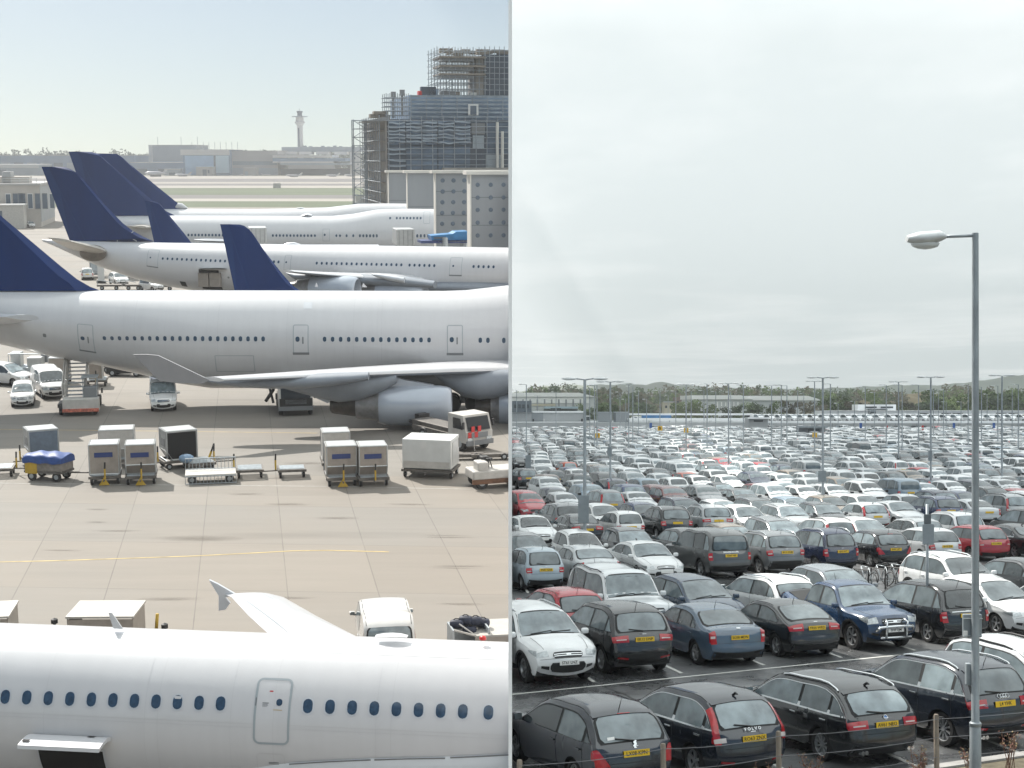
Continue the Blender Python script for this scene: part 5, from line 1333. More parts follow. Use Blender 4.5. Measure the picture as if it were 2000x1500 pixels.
for k in range(9):
    x = xt0 + 2 + (xt1 - xt0 - 2) * k / 9; g = MB(); g.box((x, rr.uniform(4, 8), zz(98) + rr.uniform(0, .5)), (rr.uniform(1, 2.6), 1.5, rr.uniform(.4, 1.0)), M=None); g.build('stacked_boards', [BOARD], t)
for (px, w_, h_, m_) in ((842, 2.9, 1.6, NETDK), (853, 1.6, 1.2, FARBLUE), (826, .8, .8, RED), (872, 1.4, .9, GREYTRIM), (886, 1.8, .8, GREYTRIM), (930, 1.2, .6, FARWHITE), (899, .9, .7, BOARD)):
    g = MB(); g.box((xx(px), 4, H2 + h_ / 2), (w_, 1.8, h_), bev=.05); g.build('roof_unit', [m_], t)
g = MB(); g.box((xx(930), -2.5, zz(336) + .4), (xx(1000) - xx(860), 2.5, .8)); g.build('parapet_ledge', [TANW], t)
# debris and sheds at the foot of the access tower
b = Lg(722, 393); t = thing('site_ramp', 'pale concrete ramp block at the foot of the open scaffold tower', 'ramp', LM((b.x, b.y - 20, ZL), YAW0)); g = MB(); g.prism([(-3.5, 0), (7, 0), (7, 1.2), (2.5, 1.4), (-3.5, 3.4)], -2, 2); g.build('block', [FARCONC], t); g = MB(); g.box((3, -2.2, 1.2), (5, .3, 1.8)); g.build('hoarding', [FARWHITE], t)
# ------------------------------------------------------------------ box lifts and the blue gangway by the upper jumbo
def lift(px0, px1, ya, yb, D, label):
    D *= KD
    a, b_ = Lp(px0, ya, D), Lp(px1, yb, D)
    t = thing('catering_lift', label, 'truck', LM(((a.x + b_.x) / 2, D, ZL), YAW0)); w = b_.x - a.x; z0, z1 = b_.z - ZL, a.z - ZL
    g = MB(); g.box((0, 0, (z0 + z1) / 2), (w, 5, z1 - z0), bev=.08)
    for k in range(4): g.box((-w * .36 + k * w * .24, -2.53, (z0 + z1) / 2), (.05, .06, (z1 - z0) * .9), 1)
    g.build('box_body', [ALU, GREYTRIM], t)
    g = MB(); g.tube([(-w * .35, -1.5, .9), (w * .35, 1.5, z0)], .12, 6); g.tube([(w * .35, -1.5, .9), (-w * .35, 1.5, z0)], .12, 6); g.build('scissor_lift', [DIRTSTEEL], t)
    g = MB(); g.box((0, 0, .75), (w * 1.1, 6.5, .4)); g.build('chassis', [DIRTSTEEL], t)
    g = MB(); g.box((0, -2.9, 1.7), (w * .9, 1.2, 1.6), bev=.15); g.build('cab', [OFFWHITE], t)
    for sx in (-.4, .4):
        for sy in (-2.2, 2.2): g = MB(); g.lathe([(0, -.15), (.45, -.15), (.45, .15), (0, .15)], 16, 'x', (sx * w * 1.1, sy, .45)); g.build('wheel', [DARK], t)
lift(770, 806, 446, 478, 186, 'pale grey box lift raised against the nose of the upper jumbo')
lift(486, 520, 443, 474, 184, 'pale grey box lift raised against the rear of the upper jumbo')
DG = 162 * KD; a = Lp(846, 470, DG); BLUEG = pm('blue_gangway_paint', (.015, .15, .34), .45, var=.2, scale=1)
t = thing('passenger_gangway', 'bright blue covered gangway at the foot of the perforated pier blocks', 'gangway', LM((a.x, DG, ZL), YAW0)); m = DG / FE; Z = lambda py: Lp(846, py, DG).z - ZL
g = MB(); g.prism([(-6 * m, Z(468)), (-8 * m, Z(459)), (35 * m, Z(456)), (42 * m, Z(452)), (66 * m, Z(451)), (66 * m, Z(468))], -1.6, 1.6); g.build('cabin', [BLUEG], t)
g = MB(); g.box((22 * m, -.2, Z(471)), (100 * m, 3.6, 5 * m)); g.build('floor_beam', [NAVY], t)
g = MB(); g.box((50 * m, -1.9, Z(470)), (90 * m, .2, 2.5 * m)); g.tube([(19 * m, -2.0, Z(463)), (19 * m, -2.0, 0)], .35, 8); g.tube([(62 * m, 0, Z(470)), (62 * m, 0, 0)], .5, 10); g.build('support_leg', [STEEL], t)
g = MB(); g.box((10 * m, -1.65, Z(463)), (24 * m, .15, 4 * m)); g.build('window', [FARDARK], t)
# ================================================================== vehicles and carts on the apron
def gm(px, py, yaw=YAW0): return LM(Lg(px, py), yaw)
WPAINT = (.80, .80, .79)
FACE = R(-78.6)      # towards the camera along the stand lines
AV_VAN = CarProto('van', 'service_van', tail='block')
AV_BIG = CarProto('bigvan', 'service_van', tail='block')
AV_HATCH = CarProto('smallhatch', 'service_car', tail='std')
AV_MPV = CarProto('mpv', 'service_van', tail='block')
AV_PICK = CarProto('suv', 'service_car', tail='block')
AV_VAN.place(gm(319, 794, R(-76)), WPAINT, 'white van facing us alone under the jumbo\'s winglet', 'vehicles on the apron', cat='van')
AV_HATCH.place(gm(46, 788, R(-74)), WPAINT, 'small white hatchback facing us beside the boarding stairs', 'vehicles on the apron', cat='car')
AV_VAN.place(gm(96, 771, R(-62)), WPAINT, 'small white van parked between the white hatchback and the boarding stairs', 'vehicles on the apron', cat='van')
AV_MPV.place(gm(14, 750, R(-25)), WPAINT, 'white people van seen three-quarter on, cut by the edge, by the grey loader', 'vehicles on the apron', cat='van')
AV_VAN.place(gm(752, 1284, R(99)), (.54, .53, .51), 'white van seen from behind over the roof of the nearest airliner', 'vehicles on the apron', cat='van')
AV_MPV.place(gm(171, 545, R(106)), (.62, .62, .60), 'white minibus with dark rear window far behind the blue fin, by the wide-body\'s tail', 'vehicles on the apron', cat='van')
AV_PICK.place(gm(232, 556, R(-60)), WPAINT, 'white estate vehicle under the tail of the wide-body airliner', 'vehicles on the apron', cat='car')
AV_HATCH.place(gm(296, 567, R(-40)), WPAINT, 'white small car just showing over the jumbo\'s roof near its fin', 'vehicles on the apron', cat='car')
AV_HATCH.place(gm(60, 444, R(-60)), (.6, .6, .6), 'pale service car standing in front of the grey office block', 'vehicles on the apron', cat='car')
def wheel(parent, x, y, r, w=.2, mat=DARK, axis='x'):
    g = MB(); g.lathe([(0, -w / 2), (r * .9, -w / 2), (r, -w * .3), (r, w * .3), (r * .9, w / 2), (0, w / 2)], 18, axis, (x, y, r)); o = g.build('wheel', [mat], parent, True, 35)
    g = MB(); g.lathe([(0, -w / 2 - .012), (r * .5, -w / 2 - .012), (r * .5, w / 2 + .012), (0, w / 2 + .012)], 14, axis, (x, y, r)); g.build('hub', [STEEL], o, True, 35); return o
DOL = 'baggage dollies on the stand'
BOX = 'cargo containers on dollies'
def dolly(M, label, w=1.65, d=2.2, h=.5, bar=0, handle=True, tri=False, group=DOL):
    """flat roller dolly; local x across, -y towards the viewer; bar +1/-1: towbar to that side in x, 0: to the front"""
    t = thing('baggage_dolly', label, 'dolly', M, group)
    g = MB(); g.box((0, -d / 2 + .06, h - .06), (w, .12, .14)); g.box((0, d / 2 - .06, h - .06), (w, .12, .14)); g.box((-w / 2 + .06, 0, h - .06), (.12, d - .24, .14)); g.box((w / 2 - .06, 0, h - .06), (.12, d - .24, .14))
    g.build('frame', [DIRTSTEEL], t)
    g = MB()
    for k in range(7): g.tube([(-w / 2 + .1, -d / 2 + .25 + k * (d - .5) / 6, h), (w / 2 - .1, -d / 2 + .25 + k * (d - .5) / 6, h)], .045, 6)
    g.build('roller_bed', [STEEL], t)
    for sx in (-1, 1):
        for sy in (-1, 1): wheel(t, sx * (w / 2 - .14), sy * (d / 2 - .35), .19, .13)
    g = MB()
    if bar: pts = [(bar * w / 2, 0, .36), (bar * (w / 2 + .7), 0, .34), (bar * (w / 2 + 1.25), 0, .33)]
    else: pts = [(0, -d / 2, .34), (.0, -d / 2 - .5, .34)]
    g.tube(pts, .04, 6); g.build('towbar', [DIRTSTEEL], t)
    if handle:
        hx, hy = (bar * (w / 2 + .1), 0) if bar else (.05, -d / 2 - .12)
        g = MB(); g.tube([(hx, hy, .4), (hx, hy, .95)], .05, 6, 0); g.tube([(hx, hy, .95), (hx + .02, hy, 1.3)], .045, 6, 1); g.build('brake_lever', [YELLOW, DARK], t)
    if tri:
        g = MB(); g.prism([(-.28, .06), (.28, .06), (.0, .5)], -d / 2 - .20, -d / 2 - .17, 'y'); g.build('warning_triangle', [YELLOW], t)
    return t
def uld(M, label, w=1.55, d=1.5, h=1.62, mat=TANBOX, chamfer=True, panel=True, open_=False, group=BOX, side=None):
    t = thing('cargo_container', label, 'container', M, group)
    P = [(-d / 2 + (.32 if chamfer else 0), 0), (d / 2, 0), (d / 2, h), (-d / 2, h), (-d / 2, .52 if chamfer else .01)]
    g = MB(); g.prism(P, -w / 2, w / 2, 'x'); g.build('shell', [mat], t)
    g = MB(); r = .035
    for x in (-w / 2, w / 2):
        q = [(x, y, z) for y, z in P]
        for i in range(5): g.tube([q[i], q[(i + 1) % 5]], r, 4)
    for y, z in P: g.tube([(-w / 2, y, z), (w / 2, y, z)], r, 4)
    g.build('edge_frame', [ALU], t)
    g = MB(); g.box((0, 0, h + .022), (w - .1, d - .1, .02)); g.build('roof_sheet', [ALU], t)
    if panel:
        g = MB(); g.box((-.02, -d / 2 - .02, h * .66), (w * .62, .02, .26)); g.build('name_panel', [NAVY], t)
    if open_:
        g = MB(); g.box((0, -d / 2 - .015, h * .5), (w - .14, .02, h - .16)); g.build('open_front', [BLACK], t)
    if side:
        g = MB(); g.box((w / 2 + .015, 0, h * .5), (.02, d - .12, h - .16)); g.build('curtain_or_dark_inside', [side], t)
        g = MB(); g.box((-.0, -d / 2 - .02, h * .58), (w * .5, .02, h * .28)); g.build('document_holder', [GREYTRIM], t)
    for k in (-.33, .0, .33):
        g = MB(); g.box((w * k, -d / 2 - .012, h * .65), (.03, .02, h * .62)); g.build('door_rib', [mat], t)
    return t
def on_dolly(px, py, dlabel, clabel, yaw=YAW0, dz=.55, dk={}, **k):
    M = gm(px, py, yaw); dolly(M, dlabel, **dk)
    uld(M @ Matrix.Translation((0, 0, dz)), clabel, **k)
# front pair with navy panels
on_dolly(207, 940, 'dolly under the tan container whose navy panel is nearest the blue-tarped cart', 'tan container with navy panel and blank front, next to the blue-tarped cart', dk=dict(tri=True), chamfer=False)
on_dolly(277, 940, 'dolly under the tan container with a dark sloping foot, beside the blank tan one', 'tan container with navy panel and dark sloping foot, before the open dark container', dk=dict(tri=True))
on_dolly(231, 908, 'dolly half hidden behind the two tan containers with navy panels, near the tarped cart', 'pale container half hidden behind the two tan ones near the tarped cart', yaw=YAW0, w=1.9, mat=OFFWHITE, panel=False)
# open containers seen from the side
CURT = pm('container_curtain_blue_grey', (.10, .13, .17), .6, var=.2, scale=3)
on_dolly(83, 908, 'dolly under the blue-grey curtained container behind the tarped cart', 'container with a blue-grey side curtain behind the blue-tarped cart', yaw=R(-62), w=1.5, d=1.65, h=1.62, chamfer=True, panel=False, mat=ALU, side=CURT)
on_dolly(350, 911, 'dolly under the wide open container with the black inside', 'container standing wide open with a black inside, beside the tan pair', yaw=R(-62), w=1.5, d=1.75, h=1.65, chamfer=True, panel=False, mat=ALU, side=BLACK)  # black side sheet stands in for the shaded open inside
# second pair
on_dolly(666, 943, 'dolly under the weathered tan container with navy panel beside the empty low dolly', 'weathered tan container with navy panel, left-facing side lit, beside the empty low dolly', dk=dict(tri=True), w=1.6)
on_dolly(727, 943, 'dolly under the greyer container of the pair before the jumbo\'s engine', 'greyer container with navy panel next to the big white box', w=1.5)
on_dolly(656, 913, 'dolly behind the weathered pair of containers before the engine', 'white container half hidden behind the weathered pair before the engine', w=1.5, mat=OFFWHITE, panel=False)
# big white box
M = gm(842, 928, R(-11)); dolly(M, 'long dolly under the big white box container', w=2.9, d=2.0, h=.5, handle=False)
M = M @ Matrix.Translation((0, 0, .56)); t = thing('cargo_container', 'big plain white box container with a paper tag, before the white tow truck', 'container', M, BOX)
g = MB(); g.box((0, 0, .82), (2.75, 2.0, 1.62), bev=.03); g.build('shell', [pm('white_box_panel', (.50, .51, .50), .5, var=.08, scale=1.5)], t)
g = MB(); g.box((-.15, -1.012, 1.32), (.26, .02, .36)); g.build('paper_tag', [WHITE], t)
g = MB(); g.box((0, -1.012, .22), (2.6, .02, .38)); g.build('kick_panel', [OFFWHITE], t)
g = MB(); g.box((1.392, .1, .8), (.02, 1.5, 1.3)); g.box((1.405, .8, 1.2), (.03, .1, .5), 1); g.build('end_door', [ALU, DIRTSTEEL], t)
# tarped baggage cart
M = gm(97, 936, R(-14)); t = thing('baggage_cart', 'baggage cart with a blue tarpaulin and yellow end, towed behind the tan containers', 'cart', M)
g = MB(); g.box((0, 0, .52), (2.3, 1.3, .12)); g.build('deck', [DIRTSTEEL], t)
g = MB(); g.box((0, 0, .85), (2.25, 1.28, .55), bev=.04); g.build('box_body', [pm('cart_body_grey', (.20, .18, .16), .6, var=.3, scale=3)], t)
g = MB()
def tarp(u, v):
    x = -1.18 + 2.36 * u; a = math.pi * v; e = abs(2 * u - 1) ** 4
    return (x, -.72 * math.cos(a), 1.02 + (.52 - .12 * e) * abs(math.sin(a)) ** .35 * (1 if 0 < v < 1 else 0) + .03 * math.sin(x * 7 + v * 9))
g.grid(tarp, 18, 14); g.add([tarp(0, k / 14) for k in range(15)], [tuple(range(15))]); g.add([tarp(1, k / 14) for k in range(15)], [tuple(range(14, -1, -1))]); g.build('tarpaulin', [TARP], t, True, 50)
g = MB(); g.box((-.70, -.66, .80), (.72, .03, .75)); g.box((-1.15, 0, .8), (.03, 1.1, .7)); g.build('yellow_panel', [YELLOW], t)
for sx in (-.75, .75):
    for sy in (-.5, .5): wheel(t, sx, sy, .26, .16, axis='y')
g = MB(); g.tube([(1.15, 0, .45), (2.6, .1, .5)], .05, 6, 0); g.tube([(2.6, .1, .5), (3.5, .2, .5)], .05, 6, 1); g.build('towbar', [DIRTSTEEL, YELLOW], t)
# railed flat trolley
M = gm(412, 940, YAW0); t = thing('railed_trolley', 'long flat trolley with upright bar rails along both sides, empty', 'trolley', M)
g = MB(); g.box((0, 0, .5), (2.7, 1.5, .08)); g.build('deck', [OFFWHITE], t)
for y, z0, z1 in ((.75, .55, 1.15), (-.75, .05, .45)):
    g = MB(); g.tube([(-1.35, y, z1), (1.35, y, z1)], .03, 6); g.tube([(-1.35, y, z0), (1.35, y, z0)], .03, 6)
    for k in range(15): g.tube([(-1.35 + k * 2.7 / 14, y, z0), (-1.35 + k * 2.7 / 14, y, z1)], .018, 5)
    g.build('bar_rail', [STEEL], t)
for sx in (-1.0, 1.0):
    for sy in (-.55, .55): wheel(t, sx, sy, .24, .14, axis='y')
# empty dollies
dolly(gm(488, 930, YAW0), 'empty low dolly with a yellow upright lever, beside the railed trolley', w=1.5, d=1.6, bar=-1)
dolly(gm(570, 930, YAW0), 'empty low dolly standing alone before the far pair of containers', w=1.55, d=1.4, bar=-1)
dolly(gm(388, 916, R(25)), 'dolly with a leaning yellow towbar behind the railed trolley', w=1.6, d=1.9, bar=1)
dolly(gm(2, 928, YAW0), 'dolly cut by the edge with a dark upright frame, before the tarped cart', w=1.5, d=1.6, bar=1)
t = thing('towbar_rack', 'yellow and black towbar leaning up over the railed trolley', 'towbar', gm(405, 912, YAW0)); g = MB(); g.tube([(0, 0, .25), (.25, 0, .9)], .06, 6, 0); g.tube([(.25, 0, .9), (.42, 0, 1.35)], .05, 6, 1); g.build('bar', [YELLOW, DARK], t); g = MB(); g.box((0, 0, .2), (.5, .4, .3), bev=.05); g.build('hitch', [DIRTSTEEL], t)
# a baggage heap on the open container's dolly
t = thing('luggage_bag', 'pale blue bag lying on the dolly before the open dark container', 'bag', gm(364, 922, .3) @ Matrix.Translation((0, -.2, .62))); g = MB(); g.blob((0, 0, .2), (.42, .3, .27), 0, 2, .08); g.build('bag_body', [pm('pale_blue_bag', (.16, .24, .34), .7, var=.3, scale=6)], t, True); g = MB(); g.tube([(-.2, 0, .42), (0, 0, .52), (.2, 0, .42)], .02, 5); g.build('handle', [DARK], t)
# ------------------------------------------------------------------ boarding stairs vehicle
M = gm(152, 806, R(11)); t = thing('boarding_stairs', 'white mobile boarding stairs reaching up under the jumbo\'s tail', 'stairs truck', M)
g = MB(); g.box((.35, -1.0, .75), (2.4, 1.1, .9), bev=.06); g.build('engine_cover', [OFFWHITE], t)
g = MB(); g.box((.35, -1.58, .42), (2.4, .1, .22)); g.build('bumper', [pm('red_white_bumper', (.42, .12, .08), .6, var=.6, scale=5)], t)
g = MB(); g.box((0, 1.6, .6), (2.5, 4.6, .25)); g.build('chassis', [DIRTSTEEL], t)
for sx in (-1.0, 1.25):
    for sy in (-.7, 2.9): wheel(t, sx, sy, .40, .26)
g = MB()
for sx in (-.75, .55):
    g.prism([(-.3, 1.0), (-.3, .8), (4.9, 4.0), (4.9, 4.3)], sx - .04, sx + .04, 'x')
g.build('stair_stringer', [OFFWHITE], t)
g = MB()
for k in range(14): g.box((-.1, -.1 + k * .36, 1.0 + k * .225), (1.3, .34, .06))
g.build('stair_tread', [STEEL], t)
for sx in (-.8, .6):
    g = MB(); g.tube([(sx, -.3, 2.0), (sx, 4.9, 5.3)], .05, 6); g.tube([(sx, -.3, 1.5), (sx, 4.9, 4.8)], .035, 6)
    for k in range(6): g.tube([(sx, -.3 + k * 1.04, .95 + k * .65), (sx, -.3 + k * 1.04, 2.0 + k * .66)], .04, 6)
    g.build('handrail', [OFFWHITE], t)
g = MB(); g.prism([(-.4, 1.1), (5.0, 4.4), (5.0, 5.4), (-.4, 2.1)], -.95, -.88, 'x'); g.build('side_panel', [OFFWHITE], t)
g = MB(); g.box((-.1, 5.6, 4.2), (1.6, 1.5, .15)); g.box((-.1, 6.3, 4.9), (1.6, .06, 1.3)); g.build('top_platform', [TANBOX], t)
g = MB(); g.box((.95, -.6, 1.55), (.9, .7, .75), bev=.06); g.build('driver_seat', [GREYTRIM], t)
g = MB()
for (x, y) in ((.5, -.9), (1.4, -.9), (.5, .2), (1.4, .2)): g.tube([(x, y, 1.2), (x, y, 2.55)], .035, 6)
g.box((.95, -.35, 2.58), (1.1, 1.3, .06)); g.build('canopy', [STEEL], t)
g = MB(); g.box((1.75, -.9, 1.65), (.12, .2, .35), bev=.03); g.build('wing_mirror', [DARK], t)
g = MB(); g.tube([(-.75, .4, .9), (-.75, 3.6, 3.1)], .05, 6); g.tube([(.55, 3.6, .9), (.55, 1.2, 1.7)], .05, 6); g.build('lift_ram', [STEEL], t)
# ------------------------------------------------------------------ trucks near the engines
def cab_truck(M, label, w=2.2, h=2.5, tail=None, glass_h=.9, name='service_truck'):
    t = thing(name, label, 'truck', M, 'vehicles on the apron')
    # cab: local -y is the front
    g = MB(); g.prism([(-1.0, .55), (.85, .55), (.85, h), (-.65, h), (-.95, h - glass_h - .1), (-1.02, 1.2)], -w / 2, w / 2, 'x'); g.build('cab', [OFFWHITE], t)
    g = MB(); g.prism([(-.985, h - glass_h - .06), (-.70, h - .12), (-.72, h - .12), (-1.01, h - glass_h - .06)], -w / 2 + .15, w / 2 - .15, 'x'); g.build('windscreen', [GLASSDK], t)
    for sx in (-1, 1):
        g = MB(); g.prism([(-.62, h - glass_h), (.35, h - glass_h), (.35, h - .2), (-.42, h - .2)], sx * (w / 2 + .004) - .008, sx * (w / 2 + .004) + .008, 'x'); g.build('side_window', [GLASSDK], t)
        g = MB(); g.box((sx * (w / 2 + .14), -.9, h - glass_h + .3), (.16, .1, .42), bev=.03); g.build('wing_mirror', [DARK], t)
        g = MB(); g.box((sx * (w / 2 - .28), -1.03, .78), (.38, .05, .18)); g.build('headlight', [HEADL], t)
    g = MB(); g.box((0, -1.04, 1.0), (w * .62, .05, .32)); g.box((0, -1.06, .55), (w, .14, .28)); g.build('grille', [GREYTRIM], t)
    g = MB(); g.box((0, 2.4, .75), (w * .9, 5.0, .3)); g.build('chassis', [DIRTSTEEL], t)
    for sy in (-.3, 3.6):
        for sx in (-1, 1): wheel(t, sx * (w / 2 - .15), sy, .45, .28)
    if tail: tail(t, w, h)
    return t
def belt(t, w, h):
    g = MB(); g.box((0, 2.6, 1.25), (w * .8, 3.8, .5)); g.build('equipment_deck', [GREYTRIM], t)
    g = MB(); g.tube([(-w * .62, 1.2, .6), (-w * .75, 1.2, 1.9), (-w * .4, 2.2, 2.6)], .09, 6); g.tube([(-w * .85, .9, .8), (-w * .6, 1.6, 1.5)], .12, 6); g.build('hose_arm', [DARK], t)
cab_truck(gm(577, 808, FACE + R(90)), 'dark-windowed white truck nose-on behind the jet engine, hose arm at its side', 2.3, 2.3, belt, 1.2)
tk0 = [o for o in bpy.data.objects if o.name.startswith('service_truck')][-1]; g = MB(); g.box((0, -1.035, .92), (2.2, .06, .62)); g.build('dark_bumper', [DARK], tk0)
def tow(t, w, h):
    g = MB(); g.box((0, 3.0, 1.0), (w * .7, 4.4, .35), bev=.04); g.build('flatbed', [DIRTSTEEL], t)
    g = MB(); g.tube([(0, 5.0, .9), (0, 6.4, .8)], .12, 8); g.box((.4, 5.6, 1.1), (.8, .5, .5)); g.build('hitch', [DARK], t)
tk = cab_truck(gm(917, 876, R(38)), 'white tow truck under the engine with a red and white chequered plate on its front', 1.95, 2.2, tow, .85)
for i in range(4):
    for j in range(2):
        if (i + j) % 2 == 0:
            g = MB(); g.box((-.75 + .24 * i, -1.055, 1.05 + .34 * j), (.24, .03, .34)); g.build('chequer_square', [RED], tk)
g = MB(); g.tube([(-.5, -1.2, .1), (-.5, -1.12, .9)], .03, 6); g.build('marker_pole', [OFFWHITE], tk)
# low tug cut by the wall
M = gm(968, 948, R(20)); t = thing('baggage_tug', 'low white baggage tug beside the dividing wall', 'tug', M, 'vehicles on the apron')
g = MB(); g.box((0, 0, .75), (3.0, 1.5, .5), bev=.08); g.build('body', [OFFWHITE], t)
g = MB(); g.box((-.9, -.2, 1.2), (.6, .9, .5), bev=.08); g.build('engine_cover', [OFFWHITE], t)
g = MB(); g.box((-.55, .3, 1.25), (.45, .5, .7), bev=.05); g.build('seat', [DARK], t)
g = MB(); g.box((0, -.72, .42), (3.1, .12, .25)); g.build('bumper', [pm('rust_brown', (.14, .07, .04), .8, var=.4, scale=4)], t)
g = MB(); g.tube([(-.2, 0, 1.0), (-.35, 0, 1.5)], .03, 6); g.lathe([(.16, 0), (.19, .03), (.16, .06)], 14, 'z', (-.36, 0, 1.48)); g.build('steering_wheel', [DARK], t)
for sx in (-1.0, 1.0):
    for sy in (-.6, .6): wheel(t, sx, sy, .36, .22, axis='y')
# trolleys of gear before the tow truck
for i, (px, lb) in enumerate(((905, 'dark towing frame lying before the tow truck wheels'), (960, 'dark towing frame beside the white tug'))):
    t = thing('towing_frame', lb, 'tow bar', gm(px, 897, R(10))); g = MB(); g.box((0, 0, .25), (2.4, .5, .2)); g.tube([(-1.2, 0, .3), (-1.9, .1, .3)], .06, 6); g.build('beam', [DIRTSTEEL], t)
    for sx in (-.7, .7): wheel(t, sx, -.3, .2, .12, axis='y')
# grey loader and boxes behind the cars
M = gm(55, 745, R(5)); t = thing('loader_vehicle', 'grey cargo loader with open decks behind the white people van', 'loader', M, 'vehicles on the apron')
g = MB(); g.box((0, 0, .8), (2.8, 2.2, .9), bev=.05); g.build('body', [STEEL], t)
g = MB(); g.box((.75, -.3, 1.6), (1.1, 1.3, .8), bev=.05); g.box((-.8, .2, 1.8), (.8, 1.0, 1.1), bev=.05); g.build('engine_cover', [ALU], t)
g = MB(); g.box((1.25, .6, 2.0), (.5, .6, 1.1)); g.build('cab_frame', [GREYTRIM], t)
g = MB(); g.tube([(-1.2, -.9, 1.3), (-1.2, -.9, 2.3), (1.2, -.9, 2.3)], .05, 6); g.build('guard_rail', [STEEL], t)
for sx in (-1.0, 1.0):
    for sy in (-1.0, 1.0): wheel(t, sx, sy, .4, .25)
on_dolly(118, 748, 'dolly behind the boarding stairs, nearer the white cars', 'grey container seen behind the boarding stairs, nearer the white cars', chamfer=False, panel=False, w=1.5, h=1.5, mat=TANBOX)
on_dolly(189, 752, 'dolly behind the boarding stairs on the van side', 'grey container seen behind the boarding stairs on the van side', chamfer=False, panel=False, w=1.0, h=1.5, mat=TANBOX)
t = thing('belt_loader', 'dark belt loader lying low under the jumbo\'s belly', 'loader', gm(248, 734, R(-6)), 'vehicles on the apron'); g = MB(); g.box((0, 0, .5), (3.0, 1.2, .4), bev=.05); g.build('chassis', [DARK], t); g = MB(); g.prism([(-1.9, .75), (1.8, .55), (1.8, .7), (-1.9, 1.0)], -.4, .4); g.build('belt', [DARK], t)
for sx in (-1, 1):
    for sy in (-.5, .5): wheel(t, sx, sy, .3, .2, axis='y')
t = thing('belt_loader', 'white belt loader just behind the dark one under the jumbo\'s belly', 'loader', gm(226, 728, R(-6)), 'vehicles on the apron'); g = MB(); g.box((0, 0, .8), (1.4, 1.2, .7), bev=.05); g.build('chassis', [OFFWHITE], t); g = MB(); g.box((0, 0, 1.2), (1.6, .6, .1)); g.build('belt', [DARK], t)
for sx in (-.5, .5): wheel(t, sx, -.5, .3, .2, axis='y')
# gear by the wide-body's tail
for (px, py, w_, lb) in ((215, 566, 3.2, 'dark baggage cart low behind the jumbo\'s fin, under the wide-body\'s tail'), (262, 566, 2.2, 'dark baggage cart beside the white small car over the jumbo\'s roof'), (318, 567, 3.4, 'long dark belt cart over the jumbo\'s roof, toward the wide-body\'s open bay')):
    t = thing('baggage_cart', lb, 'cart', gm(px, py, R(4))); g = MB(); g.box((0, 0, .6), (w_, 1.3, .25), bev=.04); g.build('deck', [DIRTSTEEL], t); g = MB(); g.tube([(-w_ / 2, 0, .7), (-w_ / 2, 0, 1.3), (w_ / 2 * .2, 0, 1.0)], .05, 6); g.build('rail', [STEEL], t)
    for sx in (-.7, .7): wheel(t, sx * w_ / 2.4, -.5, .28, .18, axis='y')
t = thing('box_trailer', 'small grey box trailer behind the minibus by the wide-body\'s tail', 'trailer', gm(188, 541, R(12))); g = MB(); g.box((0, 0, 1.4), (1.6, 2.4, 2.0), bev=.05); g.build('box_body', [GREYTRIM], t); g = MB(); g.box((0, -1.21, 1.4), (1.3, .03, 1.6)); g.build('door', [STEEL], t)
for sx in (-.7, .7): wheel(t, sx, 0, .35, .2)
t = thing('white_screen', 'white upright board beside the white estate vehicle under the wide-body', 'board', gm(198, 553, R(8))); g = MB(); g.box((0, 0, 1.8), (.9, .2, 3.0)); g.build('panel', [WHITE], t); g = MB(); g.box((0, 0, .2), (1.2, .8, .3)); g.build('base', [DARK], t)
# ------------------------------------------------------------------ carts along the nearest airliner
GALV = pm('cart_roof_sheet', (.38, .365, .34), .55, metal=.2, var=.1, scale=2)
MESHG = pm('cart_mesh_side', (.12, .13, .11), .7, var=.5, scale=14, stretch=(6, 6, .5))
def roof_cart(px, py, yaw, w, d, h, label):
    M = gm(px, py, yaw); t = thing('baggage_cart', label, 'cart', M)
    g = MB(); g.box((0, 0, h), (w, d, .07)); g.build('roof', [GALV], t)
    g = MB(); g.box((0, -d / 2 + .05, h * .62), (w - .1, .04, h * .66)); g.build('front_sheet', [TANBOX], t)
    g = MB()
    for k in range(6): g.box((-w / 2 + .05, -d / 2 + .1 + k * (d - .2) / 5, h * .62), (.05, .05, h * .72))
    g.box((-w / 2 + .07, 0, h * .6), (.02, d - .2, h * .66), 1); g.build('mesh_side', [STEEL, MESHG], t)
    g = MB(); g.box((w / 2 - .06, 0, h * .62), (.04, d - .1, h * .66)); g.build('end_sheet', [TANBOX], t)
    g = MB(); g.box((0, 0, .5), (w, d, .12)); g.build('deck', [DIRTSTEEL], t)
    for sx in (-1, 1):
        for sy in (-1, 1): wheel(t, sx * (w / 2 - .35), sy * (d / 2 - .1), .26, .16, axis='y')
    return t
roof_cart(212, 1283, R(1), 2.35, 1.9, 1.75, 'mesh-sided baggage cart with a pale flat roof, seen over the nearest airliner')
roof_cart(-22, 1283, R(8), 1.9, 1.9, 1.72, 'pale-roofed baggage cart cut by the edge, seen over the nearest airliner')
M = gm(302, 1285, 0); t = thing('brake_lever_post', 'black post with a yellow banded top beside the mesh-sided cart', 'post', M); g = MB(); g.tube([(0, 0, 0), (.1, 0, 1.05)], .06, 8, 0); g.tube([(.1, 0, 1.05), (.16, 0, 1.62)], .06, 8, 1); g.build('shaft', [DARK, YELLOW], t, True); g = MB(); g.lathe([(.25, 0), (.2, .08), (0, .1)], 12); g.build('base', [DARK], t)
